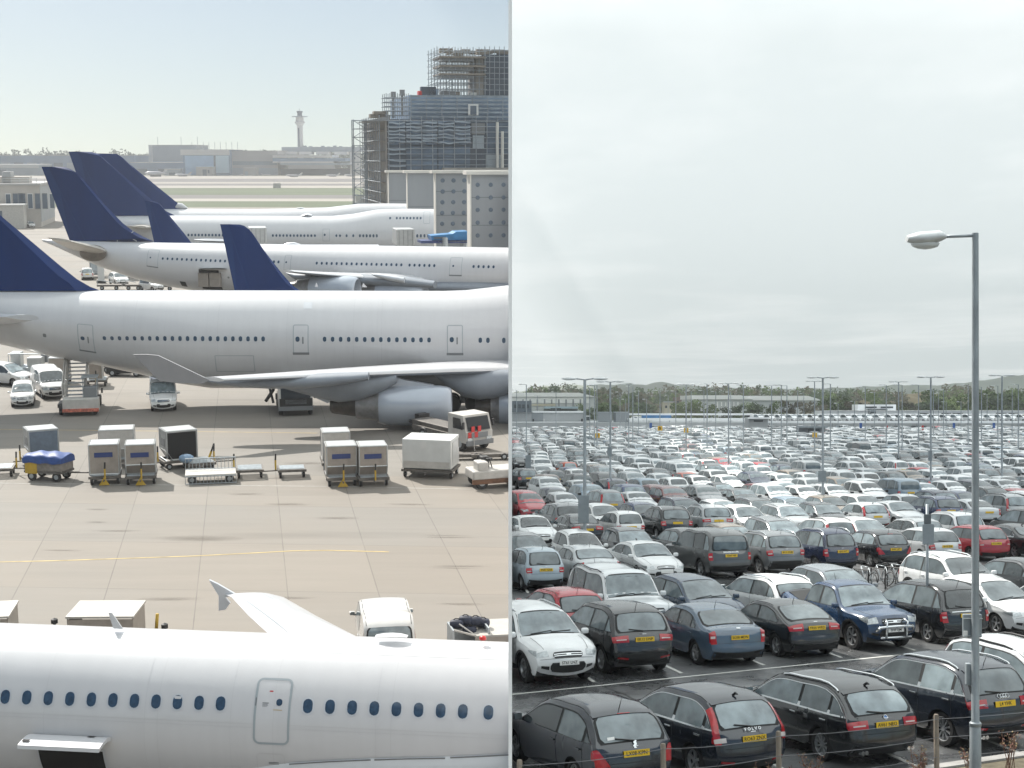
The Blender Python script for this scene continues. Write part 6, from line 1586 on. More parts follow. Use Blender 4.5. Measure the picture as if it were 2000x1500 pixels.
for px, lb in ((110, 'little dark bollard lamp between the two pale-roofed carts'), (324, 'little dark bollard lamp beyond the yellow banded post')):
    t = thing('bollard_lamp', lb, 'lamp', gm(px, 1285, 0)); h = 1.28 if px < 200 else 1.1; g = MB(); g.tube([(0, 0, 0), (0, 0, h)], .05, 8); g.build('post', [DARK], t); g = MB(); g.lathe([(0, h - .02), (.12, h), (.12, h + .14), (0, h + .2)], 12); g.build('lamp_head', [DARK], t, True, 40)
M = gm(915, 1296, R(14)); t = thing('baggage_cart', 'open grey baggage cart heaped with dark bags, behind the nearest airliner\'s roof', 'cart', M)
g = MB(); g.box((0, .5, .95), (1.3, .06, .9)); g.box((.62, 0, .95), (.06, 1.0, .9)); g.box((-.62, 0, .95), (.06, 1.0, .9)); g.build('side_panel', [STEEL], t)
g = MB(); g.box((0, 0, .5), (1.3, 1.1, .1)); g.build('deck', [DIRTSTEEL], t); g = MB(); g.prism([(-.62, 1.4), (-.62, 1.46), (.55, 1.06), (.55, 1.0)], -.56, -.5); g.build('canvas_edge', [OFFWHITE], t)
for sx in (-.45, .45): wheel(t, sx, -.45, .24, .15, axis='y')
rb = random.Random(4)
for i, (x, y, z, lb) in enumerate(((-.38, .15, 1.42, 'upright dark bag at the end of the heap'), (-.05, .2, 1.52, 'topmost dark bag on the heap'), (.30, .2, 1.46, 'navy bag lying on the heap'), (.58, .25, 1.36, 'dark bag hanging over the cart end'), (.05, .0, 1.2, 'dark bag low in the cart'))):
    tb = thing('luggage_bag', lb + ' of the open grey cart', 'bag', M @ Matrix.Translation((x, y, z)) @ Matrix.Rotation(rb.uniform(-.5, .5), 4, 'Z')); g = MB(); g.box((0, 0, 0), (.48, .34, .30), bev=.10); g.build('bag_body', [BAGDARK], tb, True, 50); g = MB(); g.tube([(-.12, 0, .14), (-.05, 0, .2), (.05, 0, .2), (.12, 0, .14)], .018, 5); g.build('handle', [DARK], tb)
M = gm(985, 1292, R(8)); t = thing('flat_trailer', 'flat pale-edged trailer beside the dividing wall behind the nearest airliner', 'trailer', M); g = MB(); g.box((0, .3, 1.15), (2.2, 1.8, .07)); g.build('deck', [GALV], t); g = MB(); g.box((0, -.6, .9), (2.2, .05, .45)); g.build('front_sheet', [TANBOX], t); g = MB(); g.tube([(-1.1, -.55, 1.2), (-1.6, -.2, 1.5)], .03, 6); g.build('stay', [OFFWHITE], t)
for sx in (-.7, .7): wheel(t, sx, -.4, .3, .2, axis='y')
# trim everything of the apron at the dividing wall
def clip_left():
    bpy.context.view_layer.update()
    for o in [o for o in bpy.data.objects if o.name not in LEFT0 and o.type == 'MESH']:
        xs = [(o.matrix_world @ Vector(c)).x for c in o.bound_box]
        if max(xs) <= EDGE + .002: continue
        if min(xs) >= EDGE: bpy.data.objects.remove(o); continue
        if o.data.users > 1: o.data = o.data.copy()
        bm = bmesh.new(); bm.from_mesh(o.data); Mi = o.matrix_world.inverted()
        no = (Mi.to_3x3() @ Vector((1, 0, 0))).normalized()
        bmesh.ops.bisect_plane(bm, geom=bm.verts[:] + bm.edges[:] + bm.faces[:], plane_co=Mi @ Vector((EDGE, 0, 0)), plane_no=no, clear_outer=True)
        if not bm.faces: bm.free(); bpy.data.objects.remove(o); continue
        bm.to_mesh(o.data); bm.free()
clip_left()
# ================================================================== the car park (overcast side)
AX = R(15.0); RW = R(27.1)
DV = Vector((math.cos(RW), math.sin(RW), 0)); AV = Vector((-math.sin(AX), math.cos(AX), 0))
DET = DV.x * AV.y - AV.x * DV.y
def ST(s, t, z=ZR): p = DV * s + AV * t; return Vector((p.x, p.y, z))
def s_at(px, t):
    k = (px - 1000) / F; return (k * AV.y - AV.x) * t / (DV.x - k * DV.y)
REARY, FRONTY = R(90) + AX, R(-90) + AX

def asphalt():
    m, nt, b = nodes('wet_asphalt'); tc = N(nt, 'ShaderNodeTexCoord'); co = tc.outputs['Object']
    n1 = N(nt, 'ShaderNodeTexNoise', in_Scale=.35, in_Detail=6.0, in_Roughness=.62); nt.links.new(co, n1.inputs['Vector'])
    n2 = N(nt, 'ShaderNodeTexNoise', in_Scale=55.0, in_Detail=3.0); nt.links.new(co, n2.inputs['Vector'])
    n3 = N(nt, 'ShaderNodeTexNoise', in_Scale=1.6, in_Detail=5.0, in_Roughness=.6); nt.links.new(co, n3.inputs['Vector'])
    cr = N(nt, 'ShaderNodeValToRGB'); e = cr.color_ramp.elements; e[0].position = .34; e[0].color = (.05, .052, .055, 1); e[1].position = .66; e[1].color = (.15, .155, .16, 1)
    nt.links.new(n1.outputs['Fac'], cr.inputs[0])
    mx = N(nt, 'ShaderNodeMixRGB', blend_type='MULTIPLY'); mx.inputs[0].default_value = .55; nt.links.new(cr.outputs[0], mx.inputs[1]); nt.links.new(n2.outputs['Fac'], mx.inputs[2]); nt.links.new(mx.outputs[0], b.inputs['Base Color'])
    ad = N(nt, 'ShaderNodeMath', operation='MULTIPLY_ADD'); nt.links.new(n3.outputs['Fac'], ad.inputs[0]); ad.inputs[1].default_value = .5; nt.links.new(n1.outputs['Fac'], ad.inputs[2])
    mr = N(nt, 'ShaderNodeMapRange'); mr.inputs[1].default_value = .62; mr.inputs[2].default_value = .88; mr.inputs[3].default_value = .16; mr.inputs[4].default_value = .50
    nt.links.new(ad.outputs[0], mr.inputs[0]); nt.links.new(mr.outputs[0], b.inputs['Roughness'])
    bp = N(nt, 'ShaderNodeBump', in_Strength=.5, in_Distance=.012); nt.links.new(n2.outputs['Fac'], bp.inputs['Height']); nt.links.new(bp.outputs[0], b.inputs['Normal'])
    return m
ASPH = asphalt(); ASPH.node_tree.nodes['Principled BSDF'].inputs['IOR'].default_value = 1.75
g = MB(); g.add([(0.001, -80, ZR), (260, -80, ZR), (260, 440, ZR), (0.001, 440, ZR)], [(0, 1, 2, 3)]); struct(g, 'car_park_surface', [ASPH])
FIELD = pm('field_grass', (.085, .095, .045), .9, var=.3, scale=.02)
g = MB(); g.add([(0.001, 440, ZR), (2200, 440, ZR), (2200, 4200, ZR), (0.001, 4200, ZR)], [(0, 1, 2, 3)]); g.add([(260, -80, ZR), (2200, -80, ZR), (2200, 440, ZR), (260, 440, ZR)], [(0, 1, 2, 3)]); struct(g, 'far_field', [FIELD])
# rows: t of car centres; each pair nose to nose over a shared line
ROWS = [24.4, 35.4, 40.2]
t = 52.2
while t < 330: ROWS += [t, t + 4.8]; t += 15.0
PAINTW = pm('bay_marking_paint', (.55, .55, .52), .5, var=.25, scale=3)
def marks(s0, s1, t0, t1, tline, n0, nm='bay_marking'):
    g = MB(); z = ZR + .004; w = .055
    def q(a, b, c, d): g.add([a, b, c, d], [(0, 1, 2, 3)])
    if tline is not None: q(ST(s0, tline - w, z), ST(s1, tline - w, z), ST(s1, tline + w, z), ST(s0, tline + w, z))
    k = 0
    while n0 + 2.64 * k < s1:
        s = n0 + 2.64 * k; k += 1
        if s > s0: q(ST(s - w, t0, z + .004), ST(s + w, t0, z + .004), ST(s + w, t1, z + .004), ST(s - w, t1, z + .004))
    for i, v in enumerate(g.v): g.v[i] = (max(.01, v[0]), v[1], v[2])
    struct(g, nm, [PAINTW])
marks(3, 34, 22.0, 26.8, None, 7.4)
marks(8.6, 60, 33.05 + .06, 42.4, 33.05, 11.95)
for r in range(3, len(ROWS), 2):
    if ROWS[r] < 130: marks(s_at(1000, ROWS[r]) - 1, s_at(2030, ROWS[r]) + 1, ROWS[r] - 2.3, ROWS[r] + 7.0, None, s_at(1000, ROWS[r]))
# crack / joint in the lane
g = MB(); vs = []
for (px, py) in ((1172, 1336), (1185, 1344), (1200, 1349), (1222, 1357), (1250, 1372)):
    p = Rg(px, py, ZR + .004); vs += [p + Vector((-.02, 0, 0)), p + Vector((.02, 0, 0))]
g.add(vs, [(2 * i, 2 * i + 1, 2 * i + 3, 2 * i + 2) for i in range(4)]); struct(g, 'asphalt_joint', [pm('joint_tar', (.004, .004, .004), .3)])
# raised verge with a concrete edge this side of the front row
KERBM = pm('kerb_concrete', (.26, .25, .24), .8, var=.2, scale=2, bump=.1); VERGE = pm('verge_soil', (.10, .085, .055), .95, var=.4, scale=3, bump=.3)
def run(t0, t1, z0, z1, mat, name, s0=-12, s1=40):
    g = MB(); ks = [s0 + (s1 - s0) * i / 60 for i in range(61)]
    pts = []
    for a, b in zip(ks, ks[1:]):
        P = [ST(a, t0), ST(b, t0), ST(b, t1), ST(a, t1)]
        if min(p.x for p in P) < .01: 
            if max(p.x for p in P) < .02: continue
            for p in P: p.x = max(.01, p.x)
        g.add([(p.x, p.y, z) for z in (z0, z1) for p in P], [(0, 1, 2, 3), (4, 5, 6, 7), (0, 1, 5, 4), (1, 2, 6, 5), (2, 3, 7, 6), (3, 0, 4, 7)])
    struct(g, name, [mat])
run(21.45, 21.72, ZR - .2, ZR + .24, KERBM, 'kerb'); run(9, 21.45, ZR - .2, ZR + .20, VERGE, 'grass_verge')
# ------------------------------------------------------------------ wire fence and weeds
WOODP = pm('weathered_post_wood', (.24, .20, .16), .85, var=.3, scale=3, bump=.3, stretch=(4, 4, .6))
ft = thing('wire_fence', 'weathered timber posts strung with three thin wires before the nearest row of cars', 'fence', RM(ST(10, 21.2)))
fi = ft.matrix_world.inverted(); tops = []
for px, ytop in ((1012, 1484), (1297, 1452), (1522, 1428), (1830, 1395), (2140, 1362)):
    s = s_at(px, 21.2); p = ST(s, 21.2); zt = -(ytop - HORIZON) / F * p.y; q = fi @ p; h = zt - ZR; lean = rnd.uniform(-.03, .03)
    g = MB(); g.tube([(q.x, q.y, .1), (q.x + lean, q.y, h - .03), (q.x + lean, q.y, h)], [.05, .046, .036], 9); g.build('post', [WOODP], ft, True, 40); tops.append((q.x + lean, q.y, h))
WIRE = pm('fence_wire', (.16, .16, .17), .5, metal=.6)
for k, dz in enumerate((.08, .42, .78)):
    g = MB(); pts = []
    for a, b in zip(tops, tops[1:]):
        for i in range(6):
            u = i / 6; pts.append((a[0] + (b[0] - a[0]) * u, a[1] - .05 + (b[1] - a[1]) * u, a[2] - dz + (b[2] - a[2]) * u - .05 * math.sin(math.pi * u)))
    g.tube(pts, .006, 4); g.build('wire', [WIRE], ft)
WEEDS = pm('dry_weed_stem', (.16, .09, .06), .9, var=.3, scale=9); WEEDL = pm('dry_weed_leaf', (.22, .11, .085), .9, var=.5, scale=12); WEEDY = pm('weed_straw', (.30, .22, .12), .9, var=.4, scale=12)
def weed(px, ytop, spread, n, label, seed):
    rr = random.Random(seed); t0 = 21.0 - rr.uniform(0, .2); s = s_at(px, t0); p = ST(s, t0, ZR + .2); H = -(ytop - HORIZON) / F * p.y - p.z
    t = thing('dry_weed', label, 'plant', RM(p), 'dry weeds along the fence'); st = MB(); lf = MB()
    for i in range(n):
        a = rr.uniform(0, 6.28); top = Vector((math.cos(a) * spread * rr.random(), math.sin(a) * .3 * rr.random(), H * rr.uniform(.6, 1))); base = Vector((rr.uniform(-.1, .1), rr.uniform(-.1, .1), 0)); mid = base.lerp(top, .55) + Vector((rr.uniform(-.05, .05), 0, .06))
        st.tube([base, mid, top], [.008, .006, .003], 4)
        for k in range(16):
            u = rr.uniform(.45, 1.0); c = mid.lerp(top, (u - .45) / .55) + Vector((rr.uniform(-.05, .05), rr.uniform(-.05, .05), rr.uniform(-.03, .03))); r = rr.uniform(.012, .03)
            d1 = Vector((rr.uniform(-1, 1), rr.uniform(-1, 1), rr.uniform(-1, 1))).normalized() * r; d2 = Vector((rr.uniform(-1, 1), rr.uniform(-1, 1), rr.uniform(-1, 1))).normalized() * r * .7
            lf.add([c - d1, c + d2, c + d1, c - d2], [(0, 1, 2, 3)], rr.choice((0, 0, 1)))
    st.build('stem', [WEEDS], t); lf.build('leaves', [WEEDL, WEEDY], t)
for a in ((1588, 1468, .25, 9, 'reddish dry weed beside the third fence post', 1), (1545, 1488, .2, 7, 'low dry weed right at the foot of the third fence post', 2), (1500, 1487, .25, 7, 'dry weed just before the third fence post', 3), (1800, 1455, .22, 10, 'reddish dry weed leaning on the fourth fence post', 4), (1788, 1482, .3, 8, 'bushy dry weed low before the fourth fence post', 5), (1886, 1462, .12, 5, 'thin dry weed at the foot of the tall lamp post', 6), (1972, 1418, .2, 9, 'tall tangled dry weed right of the tall lamp post', 7), (1478, 1490, .3, 8, 'spreading dry weed in front of the black estate\'s wheel', 8), (1135, 1490, .06, 3, 'single dry stalk under the first black hatchback\'s lamp', 9)): weed(*a)
# ------------------------------------------------------------------ near lamp post
LAMPM = pm('lamp_post_galvanised', (.30, .33, .35), .5, metal=.45, var=.22, scale=5, stretch=(1, 1, .4)); LAMPH = pm('lantern_grey_shell', (.60, .62, .62), .45, metal=.2, var=.1, scale=5); LENS = pm('lantern_lens', (.62, .64, .63), .2, coat=.5)
Z = 26.4; x0 = (1905 - 1000) / F * Z; ht = -(455 - HORIZON) / F * Z - ZR
lt = thing('lamp_post', 'tall grey lamp post with a single side arm, standing before the nearest cars', 'lamp post', RM((x0, Z, ZR)))
g = MB(); zb = -(1412 - HORIZON) / F * Z - ZR; g.lathe([(.115, .1), (.105, .3), (.098, zb - .04), (.070, zb + .03), (.066, zb + 2.5), (.056, ht), (0, ht + .01)], 18); g.build('pole', [LAMPM], lt, True, 35)
g = MB(); g.lathe([(.099, zb - .06), (.106, zb - .05), (.106, zb), (.09, zb + .02)], 18); g.build('collar', [LAMPM], lt, True, 35)
k = Z / F; za = -(460 - HORIZON) / F * Z - ZR
g = MB(); g.tube([(0, 0, za), (-60 * k, 0, za - .02)], .028, 8); g.build('arm', [LAMPM], lt, True)
g = MB()
def head(u, v):
    x = (-58 - 76 * u) * k; w = .20 * min(1, (u * 6 + .35)) * (1 - max(0, u - .75) * 1.8) ; a = v * 2 * math.pi
    zt = .12 * min(1, .45 + u * 3) * (1 - max(0, u - .7) * 1.4)
    return (x, w * math.sin(a), za - .02 + (zt if math.cos(a) > 0 else .13 * math.sin(math.pi * min(1, u * .8 + .1))) * math.cos(a) - .05 * u)
g.grid(head, 16, 20); g.add([head(0, i / 20) for i in range(20)], [tuple(range(20))]); g.add([head(1, i / 20) for i in range(20)], [tuple(range(20))]); hd = g.build('lantern', [LAMPH], lt, True, 60)
g = MB(); g.blob((-98 * k, 0, za - .15), (.26, .15, .10), 0, 2); g.build('lens', [LENS], hd, True)
def plate_box(parent, M, px0, px1, y0, y1, Zd, mat, name='sign_plate', dx=0, th=.03, dy=-.1):
    g = MB(); a, b = (px0 - 1000) / F * Zd, (px1 - 1000) / F * Zd; za_, zb_ = -(y0 - HORIZON) / F * Zd, -(y1 - HORIZON) / F * Zd
    o = M.inverted() @ Vector(((a + b) / 2, Zd, (za_ + zb_) / 2)); g.box((o.x, dy, o.z), (b - a, th, za_ - zb_), bev=min(.02, th * .4)); return g.build(name, [mat], parent)
SIGNG = pm('sign_back_grey', (.23, .26, .28), .55, var=.12, scale=3)
plate_box(lt, lt.matrix_world, 1884, 1921, 1201, 1247, Z, SIGNG, dy=.12, th=.08); plate_box(lt, lt.matrix_world, 1889, 1899, 1297, 1340, Z, SIGNG, dy=.1, th=.12, name='fuse_box')
plate_box(lt, lt.matrix_world, 1884, 1892, 1233, 1246, Z, PLATEW, dy=.06, th=.02, name='sticker')
for yy in (1209, 1243): plate_box(lt, lt.matrix_world, 1884, 1921, yy - 1, yy + 1, Z, STEEL, dy=.05, th=.02, name='clip_band')
# ------------------------------------------------------------------ the cars
D_ = dict
PROTO = {
 'peugeot': CarProto('hatch', 'hatchback', tail='sweep', thirdlight=1, spokes=5), 'volvo': CarProto('hatch', 'hatchback', tail='tall', chrome=1, spokes=5, fin=1, rearfog=1), 'bmwe': CarProto('estate', 'estate_car', tail='wide', chrome=1, rails=1, fin=1, exhaust=1, spokes=10),
 'q5': CarProto('suv', 'off_roader', tail='wide', chrome=1, rails=1, exhaust=1, rearfog=1, spokes=10), 'picasso': CarProto('mpv', 'people_carrier', tail='tall', rails=1, railcol=0), 'kuga': CarProto('suv', 'off_roader', rails=1, chrome=0, clad=1), 'tucson': CarProto('suv', 'off_roader', tail='wide', rearfog=1, clad=1, spokes=6),
 'octavia': CarProto('saloon', 'saloon_car', tail='block', chrome=0), 'coupe': CarProto('coupe', 'coupe', tail='wide'), 'pickup': CarProto('pickup', 'pickup_truck', tail='block', clad=1, chrome=0, spokes=6, blind_rear=0), 'frv': CarProto('mpv', 'people_carrier', tail='block', tailbar=1), 'hatch': CarProto('hatch', 'hatchback', tail='std'),
 'small': CarProto('smallhatch', 'hatchback', tail='std'), 'saloon': CarProto('saloon', 'saloon_car', tail='wide', chrome=1, fin=1), 'estate': CarProto('estate', 'estate_car', tail='std', rails=2), 'estall': CarProto('estate', 'estate_car', tail='tall', rails=1), 'suv': CarProto('suv', 'off_roader', tail='std', rails=2, clad=1), 'rr': CarProto('boxsuv', 'off_roader', tail='block', chrome=0), 'boxrail': CarProto('boxsuv', 'off_roader', tail='block', rails=2, railcol=0), 'galaxy': CarProto('mpv', 'people_carrier', tail='block', rails=2), 'panel': CarProto('van', 'panel_van', tail='block'),
}
BLK, BLKB, NVY, WHT, SIL, LGR, GRY, DGR, BLU, SBL, REDC, DRED, BRN, ORG, GLD, STB = (.012, .014, .017), (.012, .017, .027), (.010, .018, .05), (.74, .75, .75), (.55, .57, .58), (.38, .40, .41), (.15, .16, .17), (.055, .06, .065), (.012, .035, .11), (.20, .27, .33), (.36, .010, .022), (.12, .012, .012), (.10, .05, .03), (.42, .06, .02), (.20, .16, .12), (.07, .11, .16)
NAMES = {BLK: 'black', BLKB: 'blue-black', NVY: 'navy', WHT: 'white', SIL: 'silver', LGR: 'light grey', GRY: 'grey', DGR: 'dark grey', BLU: 'blue', SBL: 'pale blue', REDC: 'red', DRED: 'dark red', BRN: 'brown', ORG: 'orange', GLD: 'gold', STB: 'steel blue'}
placed = []
CARG = 'cars parked in rows'
def put(k, s, t, col, front, label, plates=None, detail=True, jx=0.0, yaw=0.0, z=ZR):
    p = ST(s, t, z)
    if p.x < .25: return None
    return PROTO[k].place(RM(p, (FRONTY if front else REARY) + yaw), col, label, CARG, detail, plates, cat={'panel_van': 'van', 'pickup_truck': 'pickup'}.get(PROTO[k].name, 'car'))
EXPL = [
 # row t, px, proto, colour, front, label, plates
 (25.1, 1138, 'peugeot', BLKB, 0, 'blue-black hatchback tail-on, cut by the bottom edge, behind the first two fence posts', ('LX08 KPN', '')),
 (25.1, 1354, 'volvo', BLKB, 0, 'blue-black hatchback with tall red lamps climbing its tail, plate RO63 ZNX', ('RO63 ZNX', '')),
 (25.1, 1592, 'bmwe', BLK, 0, 'black estate with chrome-edged windows and roof rails, plate AV61 NEO', ('AV61 NEO', '')),
 (24.9, 1820, 'q5', BLKB, 0, 'blue-black off-roader with roof rails behind the tall lamp post, plate L4 YHK', ('L4 YHK', '')),
 (24.6, 2012, 'picasso', SIL, 1, 'silver people carrier nose-on beside the tall lamp post', ('', 'SL11 OXB')),
 (35.2, 1046, 'kuga', WHT, 1, 'white off-roader nose-on against the dividing wall, plate ST61 LNZ', ('', 'ST61 LNZ')),
 (35.4, 1195, 'tucson', BLK, 0, 'black off-roader tail-on beside the white nose-on one, plate EK12 DNP', ('EK12 DNP', '')),
 (35.4, 1370, 'octavia', STB, 0, 'steel-blue saloon tail-on with red block lamps, plate SC08 MDN', ('SC08 MDN', '')),
 (35.4, 1520, 'coupe', BLK, 0, 'black coupe tail-on between the steel-blue saloon and the blue pickup', ('YR55 WRD', '')),
 (35.6, 1655, 'pickup', (.018, .045, .10), 1, 'dark blue double-cab pickup nose-on, bull bar and silver mirrors', ('', 'SF09 EJM')),
 (35.4, 1802, 'frv', BLK, 0, 'black people carrier tail-on with a chrome tail bar, beside the blue pickup', ('LV06 YTD', '')),
 (35.6, 1935, 'hatch', WHT, 1, 'white hatchback nose-on behind the tall lamp post, beside the black people carrier', ('', 'CV11 KKE')),
 (35.4, 2060, 'small', SIL, 0, 'silver hatchback tail-on at the end of the second row', None),
 (40.2, 1092, 'hatch', REDC, 0, 'red hatchback tail-on hidden to its roof by the white nose-on off-roader', None),
 (40.4, 1212, 'boxrail', (.66, .68, .69), 1, 'pale silver off-roader with black roof rails, behind the black tail-on off-roader', None),
 (40.2, 1358, 'hatch', (.035, .06, .10), 1, 'steel-blue hatchback nose-on behind the steel-blue saloon', None),
 (40.2, 1492, 'estate', WHT, 0, 'white estate with roof rails behind the black coupe', None),
 (40.4, 1632, 'hatch', (.16, .18, .20), 1, 'blue-grey hatchback nose-on over the load bed of the blue pickup', None),
 (40.4, 1862, 'suv', WHT, 1, 'white off-roader nose-on between the sign pole and the tall lamp post', None),
 (40.4, 1975, 'hatch', DGR, 0, 'dark grey hatchback behind the white hatchback, past the tall lamp post', None),
 (52.0, 1038, 'small', (.36, .43, .48), 0, 'pale blue hatchback tail-on at the dividing wall, plate yellow, fourth row', ('SN57 GXE', '')),
 (52.2, 1138, 'octavia', SIL, 0, 'silver saloon tail-on beside the pale blue hatchback, fourth row', None),
 (52.2, 1258, 'saloon', (.68, .69, .69), 1, 'pale silver saloon nose-on with a barred grille, fourth row', None),
 (52.4, 1378, 'rr', (.085, .09, .092), 0, 'big square grey off-roader tail-on, tallest in the fourth row', ('YD07 FBP', '')),
 (52.2, 1490, 'suv', GRY, 0, 'grey off-roader tail-on beside the big square one', ('SK12 OVM', '')),
 (52.2, 1594, 'galaxy', NVY, 0, 'navy people carrier tail-on with roof rails, fourth row', ('SJ03 HVT', '')),
 (52.2, 1702, 'peugeot', BLK, 0, 'black hatchback tail-on beside the navy people carrier', ('SV09 UPY', '')),
 (52.2, 1800, 'hatch', SIL, 0, 'silver hatchback tail-on behind the two-plate sign pole', ('SD10 ZKB', '')),
 (52.2, 1893, 'hatch', REDC, 0, 'bright red hatchback tail-on touching the tall lamp post in view', ('YT11 NRV', '')),
 (52.2, 1975, 'saloon', BLK, 0, 'black saloon tail-on beyond the red hatchback', None),
]
bays = {}
for t, px, k, col, fr, lb, pl in EXPL:
    s = s_at(px, t); put(k, s, t, col, fr, lb, pl, True, yaw=R(10 if t < 30 else 5 if t < 45 else 2) + rnd.uniform(-.02, .02)); bays.setdefault(min(ROWS, key=lambda r: abs(r - t)), []).append(s)
ACC = [(1040, 1085, 'hatch', GRY, 1), (1145, 1068, 'small', WHT, 1), (1255, 1052, 'estate', GRY, 1), (1350, 1040, 'suv', LGR, 0), (1450, 1040, 'suv', REDC, 1), (1575, 1030, 'hatch', BLK, 0), (1668, 1030, 'hatch', DGR, 0), (1770, 1030, 'hatch', LGR, 0), (1860, 1008, 'boxrail', SIL, 0), (1975, 1010, 'saloon', WHT, 1),
 (1068, 988, 'galaxy', REDC, 1), (1110, 1035, 'saloon', BLK, 0), (1190, 1030, 'small', WHT, 0), (1300, 1035, 'suv', DGR, 1), (1360, 1008, 'suv', NVY, 1), (1450, 1005, 'hatch', SIL, 1), (1228, 972, 'suv', BLU, 0), (1612, 995, 'hatch', GLD, 1), (1690, 992, 'hatch', WHT, 1), (1762, 990, 'small', SIL, 0), (1838, 950, 'estall', NVY, 0), (1715, 945, 'estall', DRED, 0), (1785, 942, 'hatch', GLD, 1), (1060, 945, 'suv', BRN, 0), (1125, 942, 'suv', BLK, 0), (1185, 952, 'estall', NVY, 0), (1785, 922, 'small', REDC, 0), (1100, 920, 'small', ORG, 0), (1475, 916, 'hatch', REDC, 1), (1985, 972, 'hatch', REDC, 1), (1900, 975, 'suv', BLK, 1), (1545, 925, 'small', NVY, 0), (1365, 935, 'small', ORG, 1), (1160, 960, 'saloon', SIL, 1), (1400, 905, 'hatch', REDC, 1), (1925, 893, 'hatch', REDC, 1), (1020, 940, 'suv', BLK, 0), (1120, 870, 'panel', BLK, 0), (1680, 880, 'panel', DGR, 0), (1560, 870, 'panel', LGR, 0), (1945, 872, 'boxrail', DGR, 0), (1240, 862, 'estate', DGR, 0)]
ORD = ['first', 'second', 'third', 'fourth', 'fifth', 'sixth', 'seventh', 'eighth', 'ninth', 'tenth', 'eleventh', 'twelfth', 'thirteenth', 'fourteenth', 'fifteenth', 'sixteenth', 'seventeenth', 'eighteenth', 'nineteenth', 'twentieth']
TENS = {2: 'twenty', 3: 'thirty', 4: 'forty', 5: 'fifty'}
def ordn(n): return ORD[n - 1] if n <= 20 else (TENS[n // 10] + '-' + ORD[n % 10 - 1] if n % 10 else TENS[n // 10][:-1] + 'ieth')
TW = {'hatchback': 'hatchback', 'estate_car': 'estate', 'off_roader': 'off-roader', 'people_carrier': 'people carrier', 'saloon_car': 'saloon', 'coupe': 'coupe', 'pickup_truck': 'pickup', 'panel_van': 'van'}
rc = random.Random(11)
KINDS = ['hatch'] * 6 + ['peugeot'] * 2 + ['small'] * 5 + ['saloon'] * 3 + ['octavia'] * 3 + ['estate'] * 3 + ['bmwe'] * 2 + ['suv'] * 3 + ['kuga', 'tucson', 'galaxy', 'frv', 'picasso', 'coupe', 'rr', 'boxrail', 'estall', 'volvo', 'q5']
COLS = [WHT] * 16 + [SIL] * 18 + [LGR] * 7 + [GRY] * 4 + [DGR] * 6 + [BLK] * 7 + [BLKB, NVY, NVY, BLU, STB, SBL, SBL, REDC, DRED, GLD]
EXPL2 = [(24.7, 962, 'octavia', WHT, 0, 'white saloon sliver at the dividing wall beside the nearest blue-black hatchback', None)]
count = len(EXPL); rest = MB(); LIMIT = 298
PALETTE = {}
for ri, t in enumerate(ROWS[3:], 3):
    sa, sb = s_at(1000, t), s_at(2035, t)
    s = sa - 2.6 + rc.uniform(0, 1.0); idx = 0
    if ri == 3: continue
    while s < sb:
        s += 2.64
        if rc.random() < (.018 if t > 60 else .03): continue
        tt = t + rc.uniform(-.2, .2); p = ST(s, tt)
        if p.x < .4: continue
        idx += 1
        px, py = 1000 + F * p.x / p.y, HORIZON + F * 6.2 / p.y
        acc = [a for a in ACC if abs(a[0] - px) < F * 1.35 / p.y and abs(a[1] - py) < max(7, F * 2.4 * 7 / p.y ** 2)]
        if acc: a = acc[0]; ACC.remove(a); k, col, fr = a[2], a[3], a[4]
        else: k, col, fr = rc.choice(KINDS), rc.choice(COLS), rc.random() < (.62 if ri % 2 == 0 else .5)
        if count < LIMIT:
            lb = '%s %s %s in the %s row back, %s along from the dividing wall' % (NAMES[col], TW[PROTO[k].name], 'nose-on' if fr else 'tail-on', ordn(ri + 1), ordn(idx))
            if put(k, s, tt, col, fr, lb, None, t < 78, yaw=rc.uniform(-.03, .03)): count += 1
        else:
            M = RM(p, (FRONTY if fr else REARY) + rc.uniform(-.03, .03)); f = PROTO[k].far; o0 = len(rest.v)
            if col not in PALETTE:
                PALETTE[col] = len(CARMATS) + len(PALETTE)
            rest.v += [tuple(M @ Vector(v)) for v in f.v]; rest.f += [tuple(i + o0 for i in q) for q in f.f]; rest.m += [PALETTE[col] if i == mPAINT else i for i in f.m]
def fixed_paint(name, col):
    m, nt, b = nodes(name); b.inputs['Base Color'].default_value = (*col, 1); b.inputs['Roughness'].default_value = .32; b.inputs['Coat Weight'].default_value = 1; b.inputs['Coat IOR'].default_value = 1.8; return m
me = bpy.data.meshes.new('distant_parked_cars'); me.from_pydata(rest.v, [], rest.f)
for m in CARMATS: me.materials.append(m)
for col in PALETTE: me.materials.append(fixed_paint('far_car_paint', col))
me.polygons.foreach_set('material_index', rest.m); me.polygons.foreach_set('use_smooth', [True] * len(me.polygons)); me.update()
try: me.set_sharp_from_angle(angle=R(35))
except Exception: pass
fo = bpy.data.objects.new('distant_parked_cars', me); COL.objects.link(fo); fo['kind'] = 'stuff'; fo['label'] = 'sea of small distant parked cars filling the far half of the car park'
